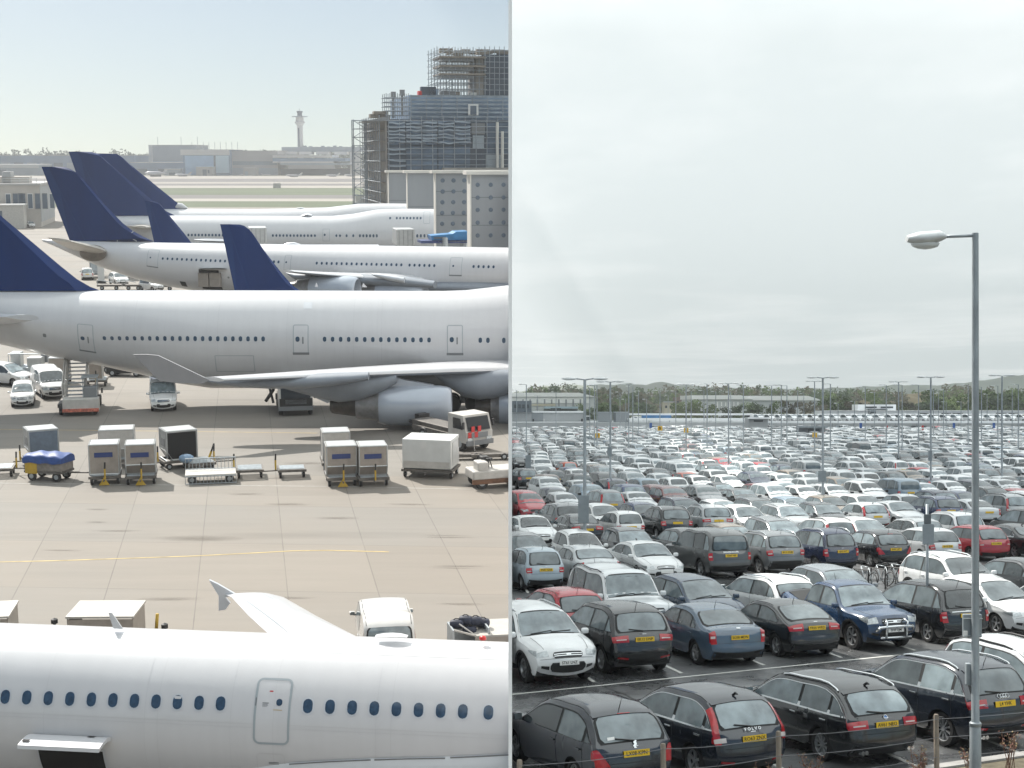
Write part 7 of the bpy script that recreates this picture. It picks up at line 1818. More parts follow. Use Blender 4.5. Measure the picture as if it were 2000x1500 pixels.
# badges and lettering on the tails of the nearest cars
def tail_M(sh, t, w=0.0, off=.016):
    c = Vector(sh.T(t, w, off)); n2 = sh.nrm(t); nv = Vector((n2[0], 0, n2[1])).normalized(); xv = Vector((0, -1, 0)); zv = nv.cross(xv)
    return Matrix(((xv.x, zv.x, nv.x, c.x), (xv.y, zv.y, nv.y, c.y), (xv.z, zv.z, nv.z, c.z), (0, 0, 0, 1)))
def root_of(txt): return [o for o in bpy.data.objects if o.parent is None and txt in str(o.get('label', ''))][0]
vo = root_of('RO63 ZNX'); text_mesh('V O L V O', .085, 'lettering', CHROME, vo, tail_M(PROTO['volvo'].shape, 3.62, off=.03))
rr_ = root_of('big square grey off-roader'); text_mesh('RANGE ROVER', .10, 'lettering', CHROME, rr_, tail_M(PROTO['rr'].shape, 3.25, off=.02))
au = root_of('L4 YHK'); g = MB()
for k in range(4):
    n0 = len(g.v); g.tube([(-.105 + .07 * k + .045 * math.cos(6.2832 * i / 16), .045 * math.sin(6.2832 * i / 16), .006) for i in range(17)], .007, 5)
g.build('badge', [CHROME], au, True, M=tail_M(PROTO['q5'].shape, 3.3)); text_mesh('SQ5', .06, 'lettering', CHROME, au, tail_M(PROTO['q5'].shape, 2.55, .50))
bm_ = root_of('AV61 NEO'); g = MB(); g.lathe([(0, .008), (.036, .008), (.036, 0)], 18); g.lathe([(.036, 0), (.036, .010), (.047, .010), (.047, 0)], 18, mi=1); b_ = g.build('badge', [pm('badge_blue', (.05, .16, .42), .3), CHROME], bm_, True, M=tail_M(PROTO['bmwe'].shape, 3.25))
pe = root_of('first two fence posts'); g = MB(); g.prism([(-.03, -.06), (.02, -.065), (.0, -.02), (.035, .0), (.03, .05), (.045, .075), (.0, .08), (-.03, .045), (-.015, .01), (-.04, -.01)], 0, .012, 'z'); g.build('badge', [CHROME], pe, M=tail_M(PROTO['peugeot'].shape, 3.35))
g = MB(); sh = PROTO['peugeot'].shape; g.grid(lambda u, v: sh.T(4.12 + .10 * u, .42 + .16 * v, .014), 1, 2, 0); g.build('window_sticker', [PLATEW], pe)
# bull bar on the pickup
pk = [o for o in bpy.data.objects if o.parent is None and o.name.startswith('pickup_truck')][0]
g = MB(); g.tube([(2.36, -.62, .62), (2.46, -.55, .72), (2.48, 0, .74), (2.46, .55, .72), (2.36, .62, .62)], .04, 8, 0); g.tube([(2.44, -.34, .40), (2.48, -.34, .86), (2.36, -.30, .92)], .035, 8, 0); g.tube([(2.44, .34, .40), (2.48, .34, .86), (2.36, .30, .92)], .035, 8, 0); g.tube([(2.40, -.5, .42), (2.44, .5, .42)], .035, 8, 0); g.build('bull_bar', [CHROME], pk, True)
# ------------------------------------------------------------------ cycle rack by the third row
p = Rg(1745, 1150); rk = thing('cycle_rack', 'dark tubular cycle rack beside the sign pole in the third row', 'rack', RM(p, RW))
for k in range(4):
    g = MB(); g.tube([(k * .8 - 1.2, 0, 0), (k * .8 - 1.2, 0, .75), (k * .8 - 1.2, .8, .75), (k * .8 - 1.2, .8, 0)], .03, 6); g.build('hoop', [DARK], rk)
def bike(M, label):
    t = thing('bicycle', label, 'bicycle', M, 'bicycles at the rack')
    for x in (-.52, .52):
        g = MB(); n = 20; g.tube([(x + .33 * math.cos(6.2832 * i / n), 0, .33 + .33 * math.sin(6.2832 * i / n)) for i in range(n + 1)], .02, 6); g.build('wheel', [DARK], t, True)
    g = MB(); P = [(-.52, 0, .33), (-.18, 0, .85), (.36, 0, .86), (.02, 0, .30)]
    g.tube([P[0], P[1]], .015, 6); g.tube([P[1], P[2]], .018, 6); g.tube([P[2], P[3]], .018, 6); g.tube([P[3], P[1]], .016, 6); g.tube([P[0], P[3]], .014, 6); g.tube([P[2], (.52, 0, .33)], .016, 6); g.build('frame', [STEEL], t, True)
    g = MB(); g.tube([(.36, 0, .86), (.34, 0, 1.0)], .015, 6); g.tube([(.36, -.28, 1.02), (.34, 0, 1.0), (.36, .28, 1.02)], .014, 6); g.build('handlebar', [DARK], t); g = MB(); g.tube([(-.18, 0, .85), (-.2, 0, .95)], .014, 6); g.box((-.2, 0, .97), (.24, .12, .05), bev=.02); g.build('saddle', [DARK], t)
for i, lb in enumerate(('bicycle in the cycle rack nearest the black people carrier', 'bicycle leaning in the second hoop of the cycle rack', 'bicycle in the third hoop of the cycle rack', 'bicycle in the last hoop of the cycle rack by the sign pole')):
    bike(rk.matrix_world @ Matrix.Translation((i * .8 - 1.12, .35, 0)) @ Matrix.Rotation(R(80 + i * 6), 4, 'Z') @ Matrix.Rotation(R(6), 4, 'X'), lb)
# ------------------------------------------------------------------ lamp posts and signs through the rows
def lamp(px, ytop, Zd, label, double=True, sign=None, group='lamp posts of the car park'):
    x = (px - 1000) / F * Zd; h = -(ytop - HORIZON) / F * Zd - ZR; t = thing('lamp_post', label, 'lamp post', RM((x, Zd, ZR)), group); k = 1.0
    g = MB(); g.lathe([(.13, 0), (.12, 1.2), (.08, 1.3), (.065, h), (0, h)], 10); g.build('pole', [LAMPM], t, True, 40)
    for sx in ((-1, 1) if double else (-1,)):
        g = MB(); g.tube([(0, 0, h - .02), (sx * .45, 0, h + .04)], .03, 6); g.build('arm', [LAMPM], t)
        g = MB(); g.blob((sx * .72, 0, h + .03), (.36, .16, .075), 0, 2); g.build('lantern', [LAMPH], t, True)
    if sign: plate_box(t, t.matrix_world, sign[0], sign[1], sign[2], sign[3], Zd, SIGNG, dy=-.12)
    return t
lamp(1142, 741, 68, 'double-headed lamp post nearest the dividing wall, with a tall grey sign board', sign=(1129, 1150, 967, 1021))
lamp(1192, 746, 112, 'double-headed lamp post second from the dividing wall, slimmer than the first', sign=(1186, 1195, 873, 891))
lamp(1607, 738, 98, 'double-headed lamp post in the middle of the car park with a grey sign', sign=(1597, 1613, 919, 941))
lamp(1818, 737, 112, 'double-headed lamp post just before the tall near lamp post', sign=(1812, 1820, 880, 900))
lamp(1957, 734, 118, 'double-headed lamp post beyond the tall near lamp post')
lamp(1340, 751, 165, 'double-headed lamp post over the second yellow sign'); lamp(1423, 749, 150, 'double-headed lamp post before the pale warehouses'); lamp(1755, 746, 160, 'double-headed lamp post left of the wide white roof'); lamp(1591, 745, 175, 'double-headed lamp post just beside the middle one')
DBL = {1160, 1228, 1760, 1507}
LABS = ['behind the grey perimeter wall', 'before the grey perimeter wall', 'beside the white lorry gap', 'at the end of the grey panels', 'over the blue fascia', 'before the cream block', 'before the rounded tree', 'before the pale warehouse gable']
for i, (px, yt) in enumerate(((1009, 762), (1028, 751), (1050, 773), (1086, 766), (1152, 758), (1161, 753), (1166, 752), (1211, 766), (1222, 780), (1228, 751), (1236, 755), (1247, 764), (1263, 780), (1289, 763), (1305, 772), (1320, 764), (1350, 764), (1375, 763), (1381, 750), (1398, 765), (1427, 766), (1452, 752), (1507, 753), (1526, 752), (1537, 753), (1558, 762), (1570, 769), (1622, 750), (1637, 788), (1669, 784), (1690, 756), (1708, 767), (1731, 752), (1762, 752), (1794, 752), (1823, 761), (1833, 769), (1843, 761), (1848, 785), (1877, 785), (1891, 752), (1917, 756), (1928, 770), (1949, 754), (1977, 761), (1989, 751))):
    H = 9.6; Zd = min(420, (H - HR) * F / (HORIZON - yt)) if yt < 778 else 330
    lamp(px, yt, Zd, 'far slim %s-headed lamp post, %s along the far line from the dividing wall' % ('double' if px in DBL else 'single', ordn(i + 1)), px in DBL)
def sign_post(px, Zd, plates, label, mat=SIGNG, post=True, ytop=None, mark=False):
    x = (px - 1000) / F * Zd; t = thing('sign_post', label, 'sign', RM((x, Zd, ZR))); yt = ytop or min(p[2] for p in plates); h = -(yt - HORIZON) / F * Zd - ZR
    g = MB(); g.tube([(0, 0, 0), (0, 0, h)], .045, 8); g.build('post', [LAMPM], t, True)
    for p in plates:
        pl = plate_box(t, t.matrix_world, p[0], p[1], p[2], p[3], Zd, p[4] if len(p) > 4 else mat, dy=-.08)
        if mark:
            w = (p[1] - p[0]) / F * Zd; o = t.matrix_world.inverted() @ Vector((x, Zd, -((p[2] + p[3]) / 2 - HORIZON) / F * Zd)); g = MB(); g.box((0, -.115, o.z - .02), (w * .22, .02, w * .55)); g.box((-w * .1, -.115, o.z + w * .2), (w * .2, .02, w * .14)); g.build('symbol', [LETTER], pl)
    return t
SIGNDK = pm('sign_dark_grey', (.10, .115, .125), .5)
YSIGN = pm('yellow_sign_face', (.72, .42, .02), .45)
sign_post(1811, 44, [(1803, 1817, 1004, 1023, SIGNDK), (1800, 1823, 1023, 1063)], 'sign pole with two grey plates beside the cycle rack', ytop=985)
sign_post(1031, 128, [(1026, 1037, 889, 915)], 'short post with a tall grey board close to the dividing wall', ytop=872)
for px, y0, lb in ((1167, 846, 'yellow sign nearest the dividing wall'), (1289, 832, 'yellow sign before the blue fascia'), (1340, 836, 'yellow sign under a double-headed lamp post'), (1591, 845, 'yellow sign near the middle lamp posts')):
    Zd = 4.35 * F / (y0 + 5 - HORIZON); sign_post(px, Zd, [(px - 4.6, px + 4.6, y0, y0 + 9, YSIGN)], lb + ', on its own post', mark=True)
for px, lb in ((1271, 'blue flag sign before the long white canopy'), (1681, 'blue flag sign in the middle of the parked white vans'), (1863, 'blue flag sign left of the tall near lamp post'), (1941, 'blue flag sign right of the tall near lamp post')):
    sign_post(px, 330, [(px - 2.5, px + 2.5, 826, 836, pm('blue_sign', (.02, .09, .32), .5))], lb, ytop=826)
for px, lb in ((1732, 'red and white barrier cone sign beyond the white vans'), (1802, 'red and white barrier cone sign near the tall lamp post')):
    sign_post(px, 320, [(px - 2, px + 2, 831, 835, RED), (px - 2, px + 2, 838, 842, RED), (px - 2, px + 2, 835, 838, WHITE)], lb)
# ------------------------------------------------------------------ buildings across the far edge
RWALL = pm('perimeter_grey_cladding', (.40, .415, .425), .6, var=.08, scale=.2); RPANEL = pm('grey_fence_panel', (.25, .27, .285), .6, var=.08, scale=.2); RWHITE = pm('white_canopy_fascia', (.84, .85, .86), .5, var=.06, scale=.1); RROOF = pm('pale_warehouse_roof', (.78, .78, .77), .6, var=.05, scale=.05); RSIDE = pm('pale_warehouse_side', (.50, .52, .52), .7, var=.06, scale=.05); RDARK = pm('dark_glazing', (.05, .06, .065), .25); RCREAM = pm('cream_render', (.48, .44, .34), .7)
def rb(name, label, px0, px1, y0, Zd, depth, mat, cat='building', y1=None):
    a, b = (px0 - 1000) / F * Zd, (px1 - 1000) / F * Zd; z1 = -(y0 - HORIZON) / F * Zd; z0 = ZR if y1 is None else -(y1 - HORIZON) / F * Zd; a = max(a, .05)
    t = thing(name, label, cat, RM(((a + b) / 2, Zd, z0))); w, h = b - a, z1 - z0
    g = MB(); g.box((0, depth / 2, h / 2), (w, depth, h)); g.build('wall', [mat], t)
    def face(n, q0, q1, c0, c1, m, pr=.15):
        x0, x1 = (q0 - 1000) / F * Zd - (a + b) / 2, (q1 - 1000) / F * Zd - (a + b) / 2; zz0, zz1 = -(c1 - HORIZON) / F * Zd - z0, -(c0 - HORIZON) / F * Zd - z0
        g = MB(); g.box(((x0 + x1) / 2, -pr / 2, (zz0 + zz1) / 2), (x1 - x0, pr, zz1 - zz0)); return g.build(n, [m], t)
    return t, face, w, h
t, fc, w, h = rb('perimeter_building', 'long low grey-clad building at the dividing wall on the far edge', 1000, 1140, 805, 400, 12, RWALL)
fc('corner_bay', 1000, 1038, 783, 805, pm('dark_blue_grey_bay', (.10, .12, .14), .5, var=.1, scale=.3), 1.2); fc('cladding_panel', 1038, 1061, 806, 838, RPANEL); fc('roof_edge', 1040, 1140, 803, 806, RWHITE, .4)
for k in range(4): fc('window', 1004 + k * 8, 1009 + k * 8, 790, 797, RDARK, 1.35)
for px, m_ in ((1040, DARK), (1061, WHITE), (1135, DARK)): fc('wall_fixture', px, px + 3, 818, 826, m_, .5)
for k, (a_, b_) in enumerate(((1168, 1196), (1198, 1203), (1203, 1227))):
    t, fc, w, h = rb('fence_panel', ('wide grey screen panel next to the lorry gap', 'narrow dark screen panel between the two wide ones', 'wide grey screen panel next to the white canopy')[k], a_, b_, 805, 385, .4, RPANEL if k != 1 else SIGNDK, 'screen'); fc('top_rail', a_, b_, 804, 806, STEEL, .1); fc('mid_rail', a_, b_, 822, 823, STEEL, .1)
t, fc, w, h = rb('white_lorry', 'white lorry standing in the gap between the grey buildings', 1143, 1153, 812, 395, 6, WHITE, 'lorry'); fc('cab', 1145, 1152, 814, 821, RDARK); 
for q in (1144, 1150): g = MB(); g.lathe([(0, -.2), (.5, -.2), (.5, .2), (0, .2)], 12, 'x', ((q - 1147) * .136, .3, .5)); g.build('wheel', [DARK], t)
def warehouse(label, px0, px1, yeave, yridge, Zd, roofmat=RROOF):
    t, fc, w, h = rb('warehouse', label, px0, px1, yeave, Zd, 40, RSIDE); dz = (yeave - yridge) / F * Zd
    g = MB(); g.prism([(-w / 2 - .5, h), (w / 2 + .5, h), (w * .30, h + dz), (-w / 2 - .5, h + dz)], -1, 42); g.build('roof', [roofmat], t); return t, fc
t, fc = warehouse('long white-roofed warehouse beyond the grey building at the dividing wall', 1000, 1163, 775, 767, 640)
fc('wall_band', 1000, 1150, 776, 787, RROOF, .3); fc('wall_band', 1000, 1085, 789, 793, RCREAM, .4)
for k in range(9): fc('door', 1020 + k * 14, 1023 + k * 14, 780, 800, RPANEL, .35)
t, fc, w, h = rb('shelter', 'low blue-grey shelter roof beyond the grey perimeter building', 1062, 1128, 795, 560, 6, RPANEL); fc('roof', 1062, 1128, 794, 798, pm('pale_blue_roof', (.36, .46, .52), .5), 3); fc('opening', 1075, 1095, 797, 802, RDARK, 3.1)
t, fc = warehouse('pale round-shouldered warehouse behind the rounded trees', 1352, 1470, 780, 772, 640)
for k in range(6): fc('fin', 1400 + k * 8, 1402 + k * 8, 785, 805, RROOF, .6)
t, fc = warehouse('pale warehouse next along, with a lower shoulder, behind the lamp posts', 1468, 1604, 782, 773, 650)
for k in range(5): fc('door', 1480 + k * 22, 1488 + k * 22, 790, 805, RPANEL, .4)
t, fc, w, h = rb('cream_block', 'small cream block beside the rounded trees', 1297, 1316, 785, 560, 8, RCREAM); fc('window', 1299, 1303, 792, 797, RDARK); fc('window', 1308, 1312, 792, 797, RDARK); fc('roof', 1296, 1317, 784, 786, RWALL, .6)
t, fc, w, h = rb('shed', 'small brown-roofed shed above the cream block', 1318, 1333, 776, 700, 8, pm('brown_roof', (.16, .11, .09), .8)); fc('door', 1322, 1326, 783, 790, RDARK)
# two-tier white canopy
def canopy(label, px0, px1, y0, y1, Zd, glaz=None):
    a, b = (px0 - 1000) / F * Zd, (px1 - 1000) / F * Zd; t = thing('walkway_canopy', label, 'canopy', RM(((a + b) / 2, Zd, ZR))); w = b - a; z = lambda y: -(y - HORIZON) / F * Zd - ZR
    g = MB(); g.box((0, 2, (z(y0) + z(y1)) / 2), (w, 4, z(y0) - z(y1))); g.build('fascia', [RWHITE], t)
    n = int(w / 5)
    for k in range(n + 1): g = MB(); g.tube([(-w / 2 + w * k / n, .2, 0), (-w / 2 + w * k / n, .2, z(y1))], .09, 6); g.build('post', [LAMPM], t)
    return t, z, w
t, z, w = canopy('upper white walkway canopy over the far edge of the car park', 1228, 1470, 807.5, 811, 400); g = MB(); g.box((20, .5, (z(811) + z(815)) / 2), (w - 44, .2, z(811) - z(815))); g.build('glazing', [RDARK], t)
g = MB(); g.box(((1282 - 1349) / F * 400, -.1, (z(811) + z(816.5)) / 2), ((1312 - 1254) / F * 400, .15, z(811) - z(816.5))); g.build('blue_fascia', [pm('bright_blue_fascia', (.03, .16, .36), .4, var=.3, scale=.6)], t)
canopy('lower white walkway canopy below the blue fascia', 1228, 1466, 817, 821.5, 380)
t, z, w = canopy('long grey walkway beam in front of the white vans', 1462, 2120, 822.5, 826.5, 372)
t, fc, w, h = rb('low_office', 'long low white office behind the row of white vans', 1605, 2120, 802.5, 430, 10, RWHITE)
for q in ((1796, 1814), (1838, 1858), (1860, 1881), (1945, 1966), (1970, 1990)): fc('window', q[0], q[1], 806.5, 810.5, RDARK)
fc('roof_edge', 1605, 2120, 801.5, 803, RROOF, .6)
t, fc, w, h = rb('upper_office', 'small white rooftop office on the low white office', 1676, 1750, 790, 436, 8, RWHITE, y1=801.4); fc('window', 1690, 1712, 794, 797, RDARK); fc('window', 1720, 1744, 794, 797, RDARK); fc('canopy', 1692, 1730, 799, 801.5, RDARK, 2)
t, fc, w, h = rb('kiosk', 'dark-glazed kiosk under the rooftop office', 1699, 1711, 801, 424, 2, RPANEL); fc('window', 1700, 1710, 804, 810, RDARK)
t, fc, w, h = rb('ticket_office', 'pale stepped ticket office where the canopies end', 1462, 1500, 817, 366, 6, RWALL); fc('roof', 1460, 1502, 815, 818, RWHITE, 1.5); fc('window', 1472, 1490, 820, 824, RDARK)
t, fc, w, h = rb('bus_shelter', 'glass-sided bus shelter with a flat grey roof beyond the parked cars', 1560, 1612, 833, 300, 3, RPANEL); fc('roof', 1558, 1614, 832, 835.5, LAMPM, 1.2); fc('opening', 1578, 1600, 838, 848, RDARK, .3)
# row of white vans on a raised stand
g = MB(); g.box((80, 400, (ZR - 4.6) / 2), (230, 44, (-4.6 - ZR) )); struct(g, 'raised_stand', [RWALL])
VANP = CarProto('van', 'panel_van', tail='block')
for i in range(25):
    px = 1478 + i * 21.5 + rc.uniform(-2, 2); Zd = 398; VANP.place(RM(((px - 1000) / F * Zd, Zd, -4.59), R(-62 + rc.uniform(-3, 3))), (.86, .87, .87), 'white van in the long far row behind the beam, %s from the ticket office' % ordn(i + 1), 'white vans in the far row', False, cat='van')
for i, (px, y) in enumerate(((1246, 812), (1262, 812))):
    VANP.place(RM(((px - 1000) / F * 420, 420, ZR + 1.6), R(-60)), (.78, .79, .79), ('white van beside the grey panels, nearer them', 'white van under the blue fascia')[i], 'white vans in the far row', False, cat='van')
HEDG = pm('hedge_leaves', (.05, .075, .022), .9, var=.5, scale=3)
for i, (p0, p1) in enumerate(((1258, 1272), (1308, 1325), (1505, 1516), (1678, 1708), (1735, 1752), (1878, 1912), (1955, 1985))):
    a = (p0 - 1000) / F * 345; b = (p1 - 1000) / F * 345; t = thing('clipped_hedge', 'strip of clipped hedge at the car park\'s far edge, %s from the dividing wall' % ordn(i + 1), 'hedge', RM(((a + b) / 2, 345, ZR))); g = MB()
    for k in range(260):
        c = Vector((rc.uniform(a - b, b - a) / 2, rc.uniform(-.5, .5), rc.uniform(.1, 1.2))); d1 = Vector((rc.gauss(0, 1), rc.gauss(0, 1), rc.gauss(0, 1))).normalized() * .22; d2 = d1.orthogonal().normalized() * .2; g.add([c - d1, c + d2, c + d1, c - d2], [(0, 1, 2, 3)])
    g.build('foliage', [HEDG], t); g = MB(); g.box((0, 0, .12), (b - a, .6, .24)); g.build('soil_bed', [VERGE], t)
# ------------------------------------------------------------------ trees and hills
LEAF = [pm('tree_leaf_spring', (.125, .17, .06), .9, var=.35, scale=.5), pm('tree_leaf_deep', (.075, .105, .05), .9, var=.35, scale=.5), pm('tree_leaf_olive', (.14, .125, .08), .9, var=.3, scale=.5)]
BARK = pm('tree_bark', (.07, .055, .045), .9, var=.3, scale=2)
def crown(mb, rr, H, W, n, c0=(0, 0, 0), size=.55, cl=9):
    cs = [(rr.gauss(0, W * .26), rr.gauss(0, W * .22), H * rr.uniform(.20, .88), rr.uniform(.55, 1.1)) for _ in range(cl)]
    for i in range(n):
        x, y, z, k = rr.choice(cs); d = Vector((rr.gauss(0, 1), rr.gauss(0, 1), rr.gauss(0, .8))).normalized() * (W * .24 * k * rr.uniform(.5, 1.05))
        p = Vector((x, y, z)) + d + Vector(c0); p.z = max(p.z, c0[2] + H * .04)
        d1 = Vector((rr.gauss(0, 1), rr.gauss(0, 1), rr.gauss(0, 1))).normalized() * size * rr.uniform(.6, 1.3); d2 = d1.orthogonal().normalized() * size * rr.uniform(.4, .9)
        mb.add([p - d1, p + d2, p + d1, p - d2], [(0, 1, 2, 3)], 0)
    return cs
TREES = []
for q in range(6):
    rr = random.Random(40 + q); t = thing('tree', 'x', 'tree', RM((0, 0, ZR)), 'trees along the far edge'); g = MB(); cs = crown(g, rr, 10, 8, 1100, size=.42, cl=14); g.build('crown', [LEAF[q % 3]], t)
    g = MB(); g.tube([(0, 0, 0), (.1, 0, 2.5), (0, .1, 5.5)], [.28, .2, .1], 7)
    for x, y, z, k in cs[:6]: g.tube([(0, 0, 2.2), (x * .5, y * .5, z * .7), (x, y, z)], [.12, .07, .03], 5)
    g.build('trunk', [BARK], t, True); TREES.append(t)
TL_ = [(1134, 790, 590, 'small green tree beside the pale shelter', 0), (1150, 792, 580, 'low green tree by the nearest double-headed lamp post', 1), (1180, 788, 600, 'green tree between the first two double-headed lamp posts', 0), (1196, 790, 590, 'green bushy tree behind the second double-headed lamp post', 3), (1318, 789, 540, 'green rounded tree right beside the cream block', 0), (1338, 784, 545, 'rounded tree second from the cream block', 3), (1358, 783, 540, 'rounded tree third from the cream block', 0), (1378, 788, 535, 'rounded tree at the warehouse corner, furthest from the cream block', 3), (1422, 791, 530, 'dark low tree before the pale warehouse fins', 1), (1440, 792, 530, 'dark low tree just past the warehouse fins', 4), (1462, 787, 540, 'green tree where the two pale warehouses meet', 0), (1482, 789, 535, 'darker tree past where the two pale warehouses meet', 4), (1516, 786, 545, 'round green tree before the second pale warehouse', 0), (1545, 780, 560, 'bare brownish tree before the second pale warehouse', 2), (1575, 784, 555, 'bare brown tree before the end of the pale warehouses', 5), (1596, 788, 550, 'low brown tree beside the middle lamp posts', 2),
 (1622, 770, 600, 'tall green tree just past the middle lamp posts', 0), (1645, 774, 600, 'green tree second past the middle lamp posts', 3), (1668, 782, 590, 'brown leafless tree before the rooftop office', 2), (1700, 768, 620, 'tall green tree behind the rooftop office', 0), (1722, 779, 600, 'darker green tree behind the rooftop office', 1), (1745, 785, 590, 'brown tree at the end of the rooftop office', 5), (1775, 783, 600, 'low olive tree left of the tall green clump', 2), (1812, 766, 620, 'tall green tree starting the clump near the tall lamp post', 0), (1830, 770, 615, 'dark tree in the clump near the tall lamp post', 1), (1852, 775, 610, 'green tree before the dark gap near the tall lamp post', 3), (1878, 772, 620, 'green tree just before the tall lamp post', 0), (1906, 766, 620, 'tree directly behind the tall lamp post', 3), (1932, 764, 630, 'tall green tree first past the tall lamp post', 0), (1955, 770, 620, 'green tree second past the tall lamp post', 4), (1978, 762, 630, 'tall green tree third past the tall lamp post', 0), (2000, 766, 625, 'green tree at the edge, fourth past the tall lamp post', 3)]
for i, (px, yt, Zd, lb, q) in enumerate(TL_):
    h = -(yt - HORIZON) / F * Zd - ZR; sc_ = h / 9.6; M = RM(((px - 1000) / F * Zd, Zd, ZR), i * 1.3) @ Matrix.Diagonal((sc_ * 1.15, sc_ * 1.15, sc_, 1))
    copy_tree(TREES[q], M, lb)
for t in TREES:
    for c in list(t.children): bpy.data.objects.remove(c)
    bpy.data.objects.remove(t)
# unbroken woodland behind
rr = random.Random(9); g = MB()
for i in range(230):
    px = 985 + 1080 * i / 230 + rr.uniform(-6, 6); Zd = rr.uniform(820, 1150); yt = 756 + 4 * math.sin(px / 61) + rr.uniform(-6, 8)
    if 1735 < px < 1825: yt += 14
    h = -(yt - HORIZON) / F * Zd - ZR; x = (px - 1000) / F * Zd; n0 = len(g.f)
    if x < 8: continue
    crown(g, rr, h, h * .75, 190, (x, Zd, ZR), .95, 9); mi = rr.choice((0, 1, 1, 2, 2))
    for k in range(n0, len(g.m)): g.m[k] = mi
struct(g, 'woodland', LEAF, None, 'stuff', label='continuous belt of mixed spring woodland along the skyline')
g = MB(); 
for i in range(420):
    px = 990 + 1040 * i / 420; Zd = rr.uniform(720, 800); x = (px - 1000) / F * Zd
    if x < 4: continue
    n0 = len(g.f); crown(g, rr, 8.5, 8, 70, (x, Zd, ZR - .5), .8, 4); mi = rr.choice((1, 1, 2, 0))
    for k in range(n0, len(g.m)): g.m[k] = mi
struct(g, 'undergrowth', LEAF, None, 'stuff', label='low scrub in front of the woodland')
g = MB(); rr = random.Random(3); FARLEAF = pm('far_wood_foliage', (.09, .12, .085), .9, var=.3, scale=.08)
for i in range(260):
    D = rr.uniform(1430, 1640) * KD; x = -930 + 925 * i / 260 + rr.uniform(-3, 3); h = rr.uniform(15, 22) * D / 1500
    if x > -14: continue
    crown(g, rr, h, h * 1.0, 110, (x, D, ZL), 1.6, 6)
struct(g, 'far_woodland', [FARLEAF], TL, 'stuff', label='hazy wood along the skyline beyond the airfield')
HILLM = pm('hill_grass', (.15, .17, .13), .95, var=.35, scale=.004); HILLF = pm('tan_field', (.20, .16, .09), .95, var=.2, scale=.01)
def ridge(name, prof, Zd, depth, mat, zlow=ZR - 2):
    g = MB(); n = 80; xs = [prof[0][0] + (prof[-1][0] - prof[0][0]) * i / n for i in range(n + 1)]
    def pz(px):
        for a, b in zip(prof, prof[1:]):
            if px <= b[0]: u = (px - a[0]) / (b[0] - a[0]); u = u * u * (3 - 2 * u); return -(a[1] + (b[1] - a[1]) * u - HORIZON) / F * Zd
        return zlow
    def fn(u, v):
        px = xs[int(round(u * n))]; z = pz(px); w = math.sin(math.pi * min(1, v)) ** .8; return (max(.3, (px - 1000) / F * Zd), Zd + (v - .5) * depth, zlow + (z - zlow) * w + 2 * math.sin(px * .11 + v * 9) * w)
    g.grid(fn, n, 8); struct(g, name, [mat], None, 'structure', True)
ridge('hills', [(990, 768), (1080, 753), (1120, 752), (1180, 752), (1215, 749), (1250, 751), (1290, 747), (1320, 752), (1400, 757), (1520, 760), (1640, 758), (1700, 755), (1770, 752), (1830, 754), (1880, 748), (1935, 743), (1975, 735), (2010, 730), (2200, 722)], 3300, 900, HILLM)
ridge('field_rise', [(1640, 800), (1720, 778), (1790, 772), (1850, 776), (1930, 800)], 900, 160, HILLF)

# cars standing through the line of the dividing wall end at it
def clip_right():
    bpy.context.view_layer.update()
    for o in [o for o in bpy.data.objects if o.type == 'MESH' and (o.get('group') == CARG or (o.parent and (o.parent.get('group') == CARG or (o.parent.parent and o.parent.parent.get('group') == CARG))))]:
        xs = [(o.matrix_world @ Vector(c)).x for c in o.bound_box]
        if min(xs) >= .004: continue
        if max(xs) <= .004: bpy.data.objects.remove(o); continue
        o.data = o.data.copy(); bm = bmesh.new(); bm.from_mesh(o.data); Mi = o.matrix_world.inverted()
        bmesh.ops.bisect_plane(bm, geom=bm.verts[:] + bm.edges[:] + bm.faces[:], plane_co=Mi @ Vector((.004, 0, 0)), plane_no=(Mi.to_3x3() @ Vector((-1, 0, 0))).normalized(), clear_outer=True)
        if not bm.faces: bm.free(); bpy.data.objects.remove(o); continue
        bm.to_mesh(o.data); bm.free()
clip_right()
for i, v in enumerate(fo.data.vertices):
    if v.co.x < .004: v.co.x = .004
HAZE = 1.55e-4
EXPO = 0.56
SKY_STRENGTH = .056
SUN_E = 4.9
SKY_TILT = 0.48
# ================================================================== dividing wall, clouds, air, light, camera
WALLM = pm('white_rendered_wall', (.92, .92, .92), .7, var=.03, scale=.5)  # made-up wall in place of the plain white dividing strip
Y0 = 22.0; TH = 7.0 / F * Y0
def zleft(y):
    yl = (y + math.sin(ALPHA) * ZL) / math.cos(ALPHA); return math.sin(ALPHA) * yl + math.cos(ALPHA) * ZL
ys = [Y0, 40, 60, 90, 130, 180, 240, 300, 380, 420, 450, 470, 640, 1000, 1800]
top = [(y, max(7.6, .15 * y, zleft(y) + 12) if y < 440 else {450: 200}.get(y, 327)) for y in ys]  # far stretch raised very high to block sun from the car park
bot = [(y, min(ZR, zleft(y)) - 1.2) for y in ys]
g = MB(); n = len(ys)
vs = [(x, y, z) for x in (-TH, 0) for y, z in top + bot]
fs = []
for i in range(n - 1):
    fs += [(i, i + 1, n + i + 1, n + i), (2 * n + i, 3 * n + i, 3 * n + i + 1, 2 * n + i + 1), (i, 2 * n + i, 2 * n + i + 1, i + 1), (n + i, n + i + 1, 3 * n + i + 1, 3 * n + i)]
fs += [(0, n, 3 * n, 2 * n), (n - 1, 3 * n - 1, 4 * n - 1, 2 * n - 1)]
g.add(vs, fs); wo = g.build('added_dividing_wall', [WALLM]); tag(wo, 'tall thin white wall added between the apron and the car park', 'wall')
wo['kind'] = 'thing'

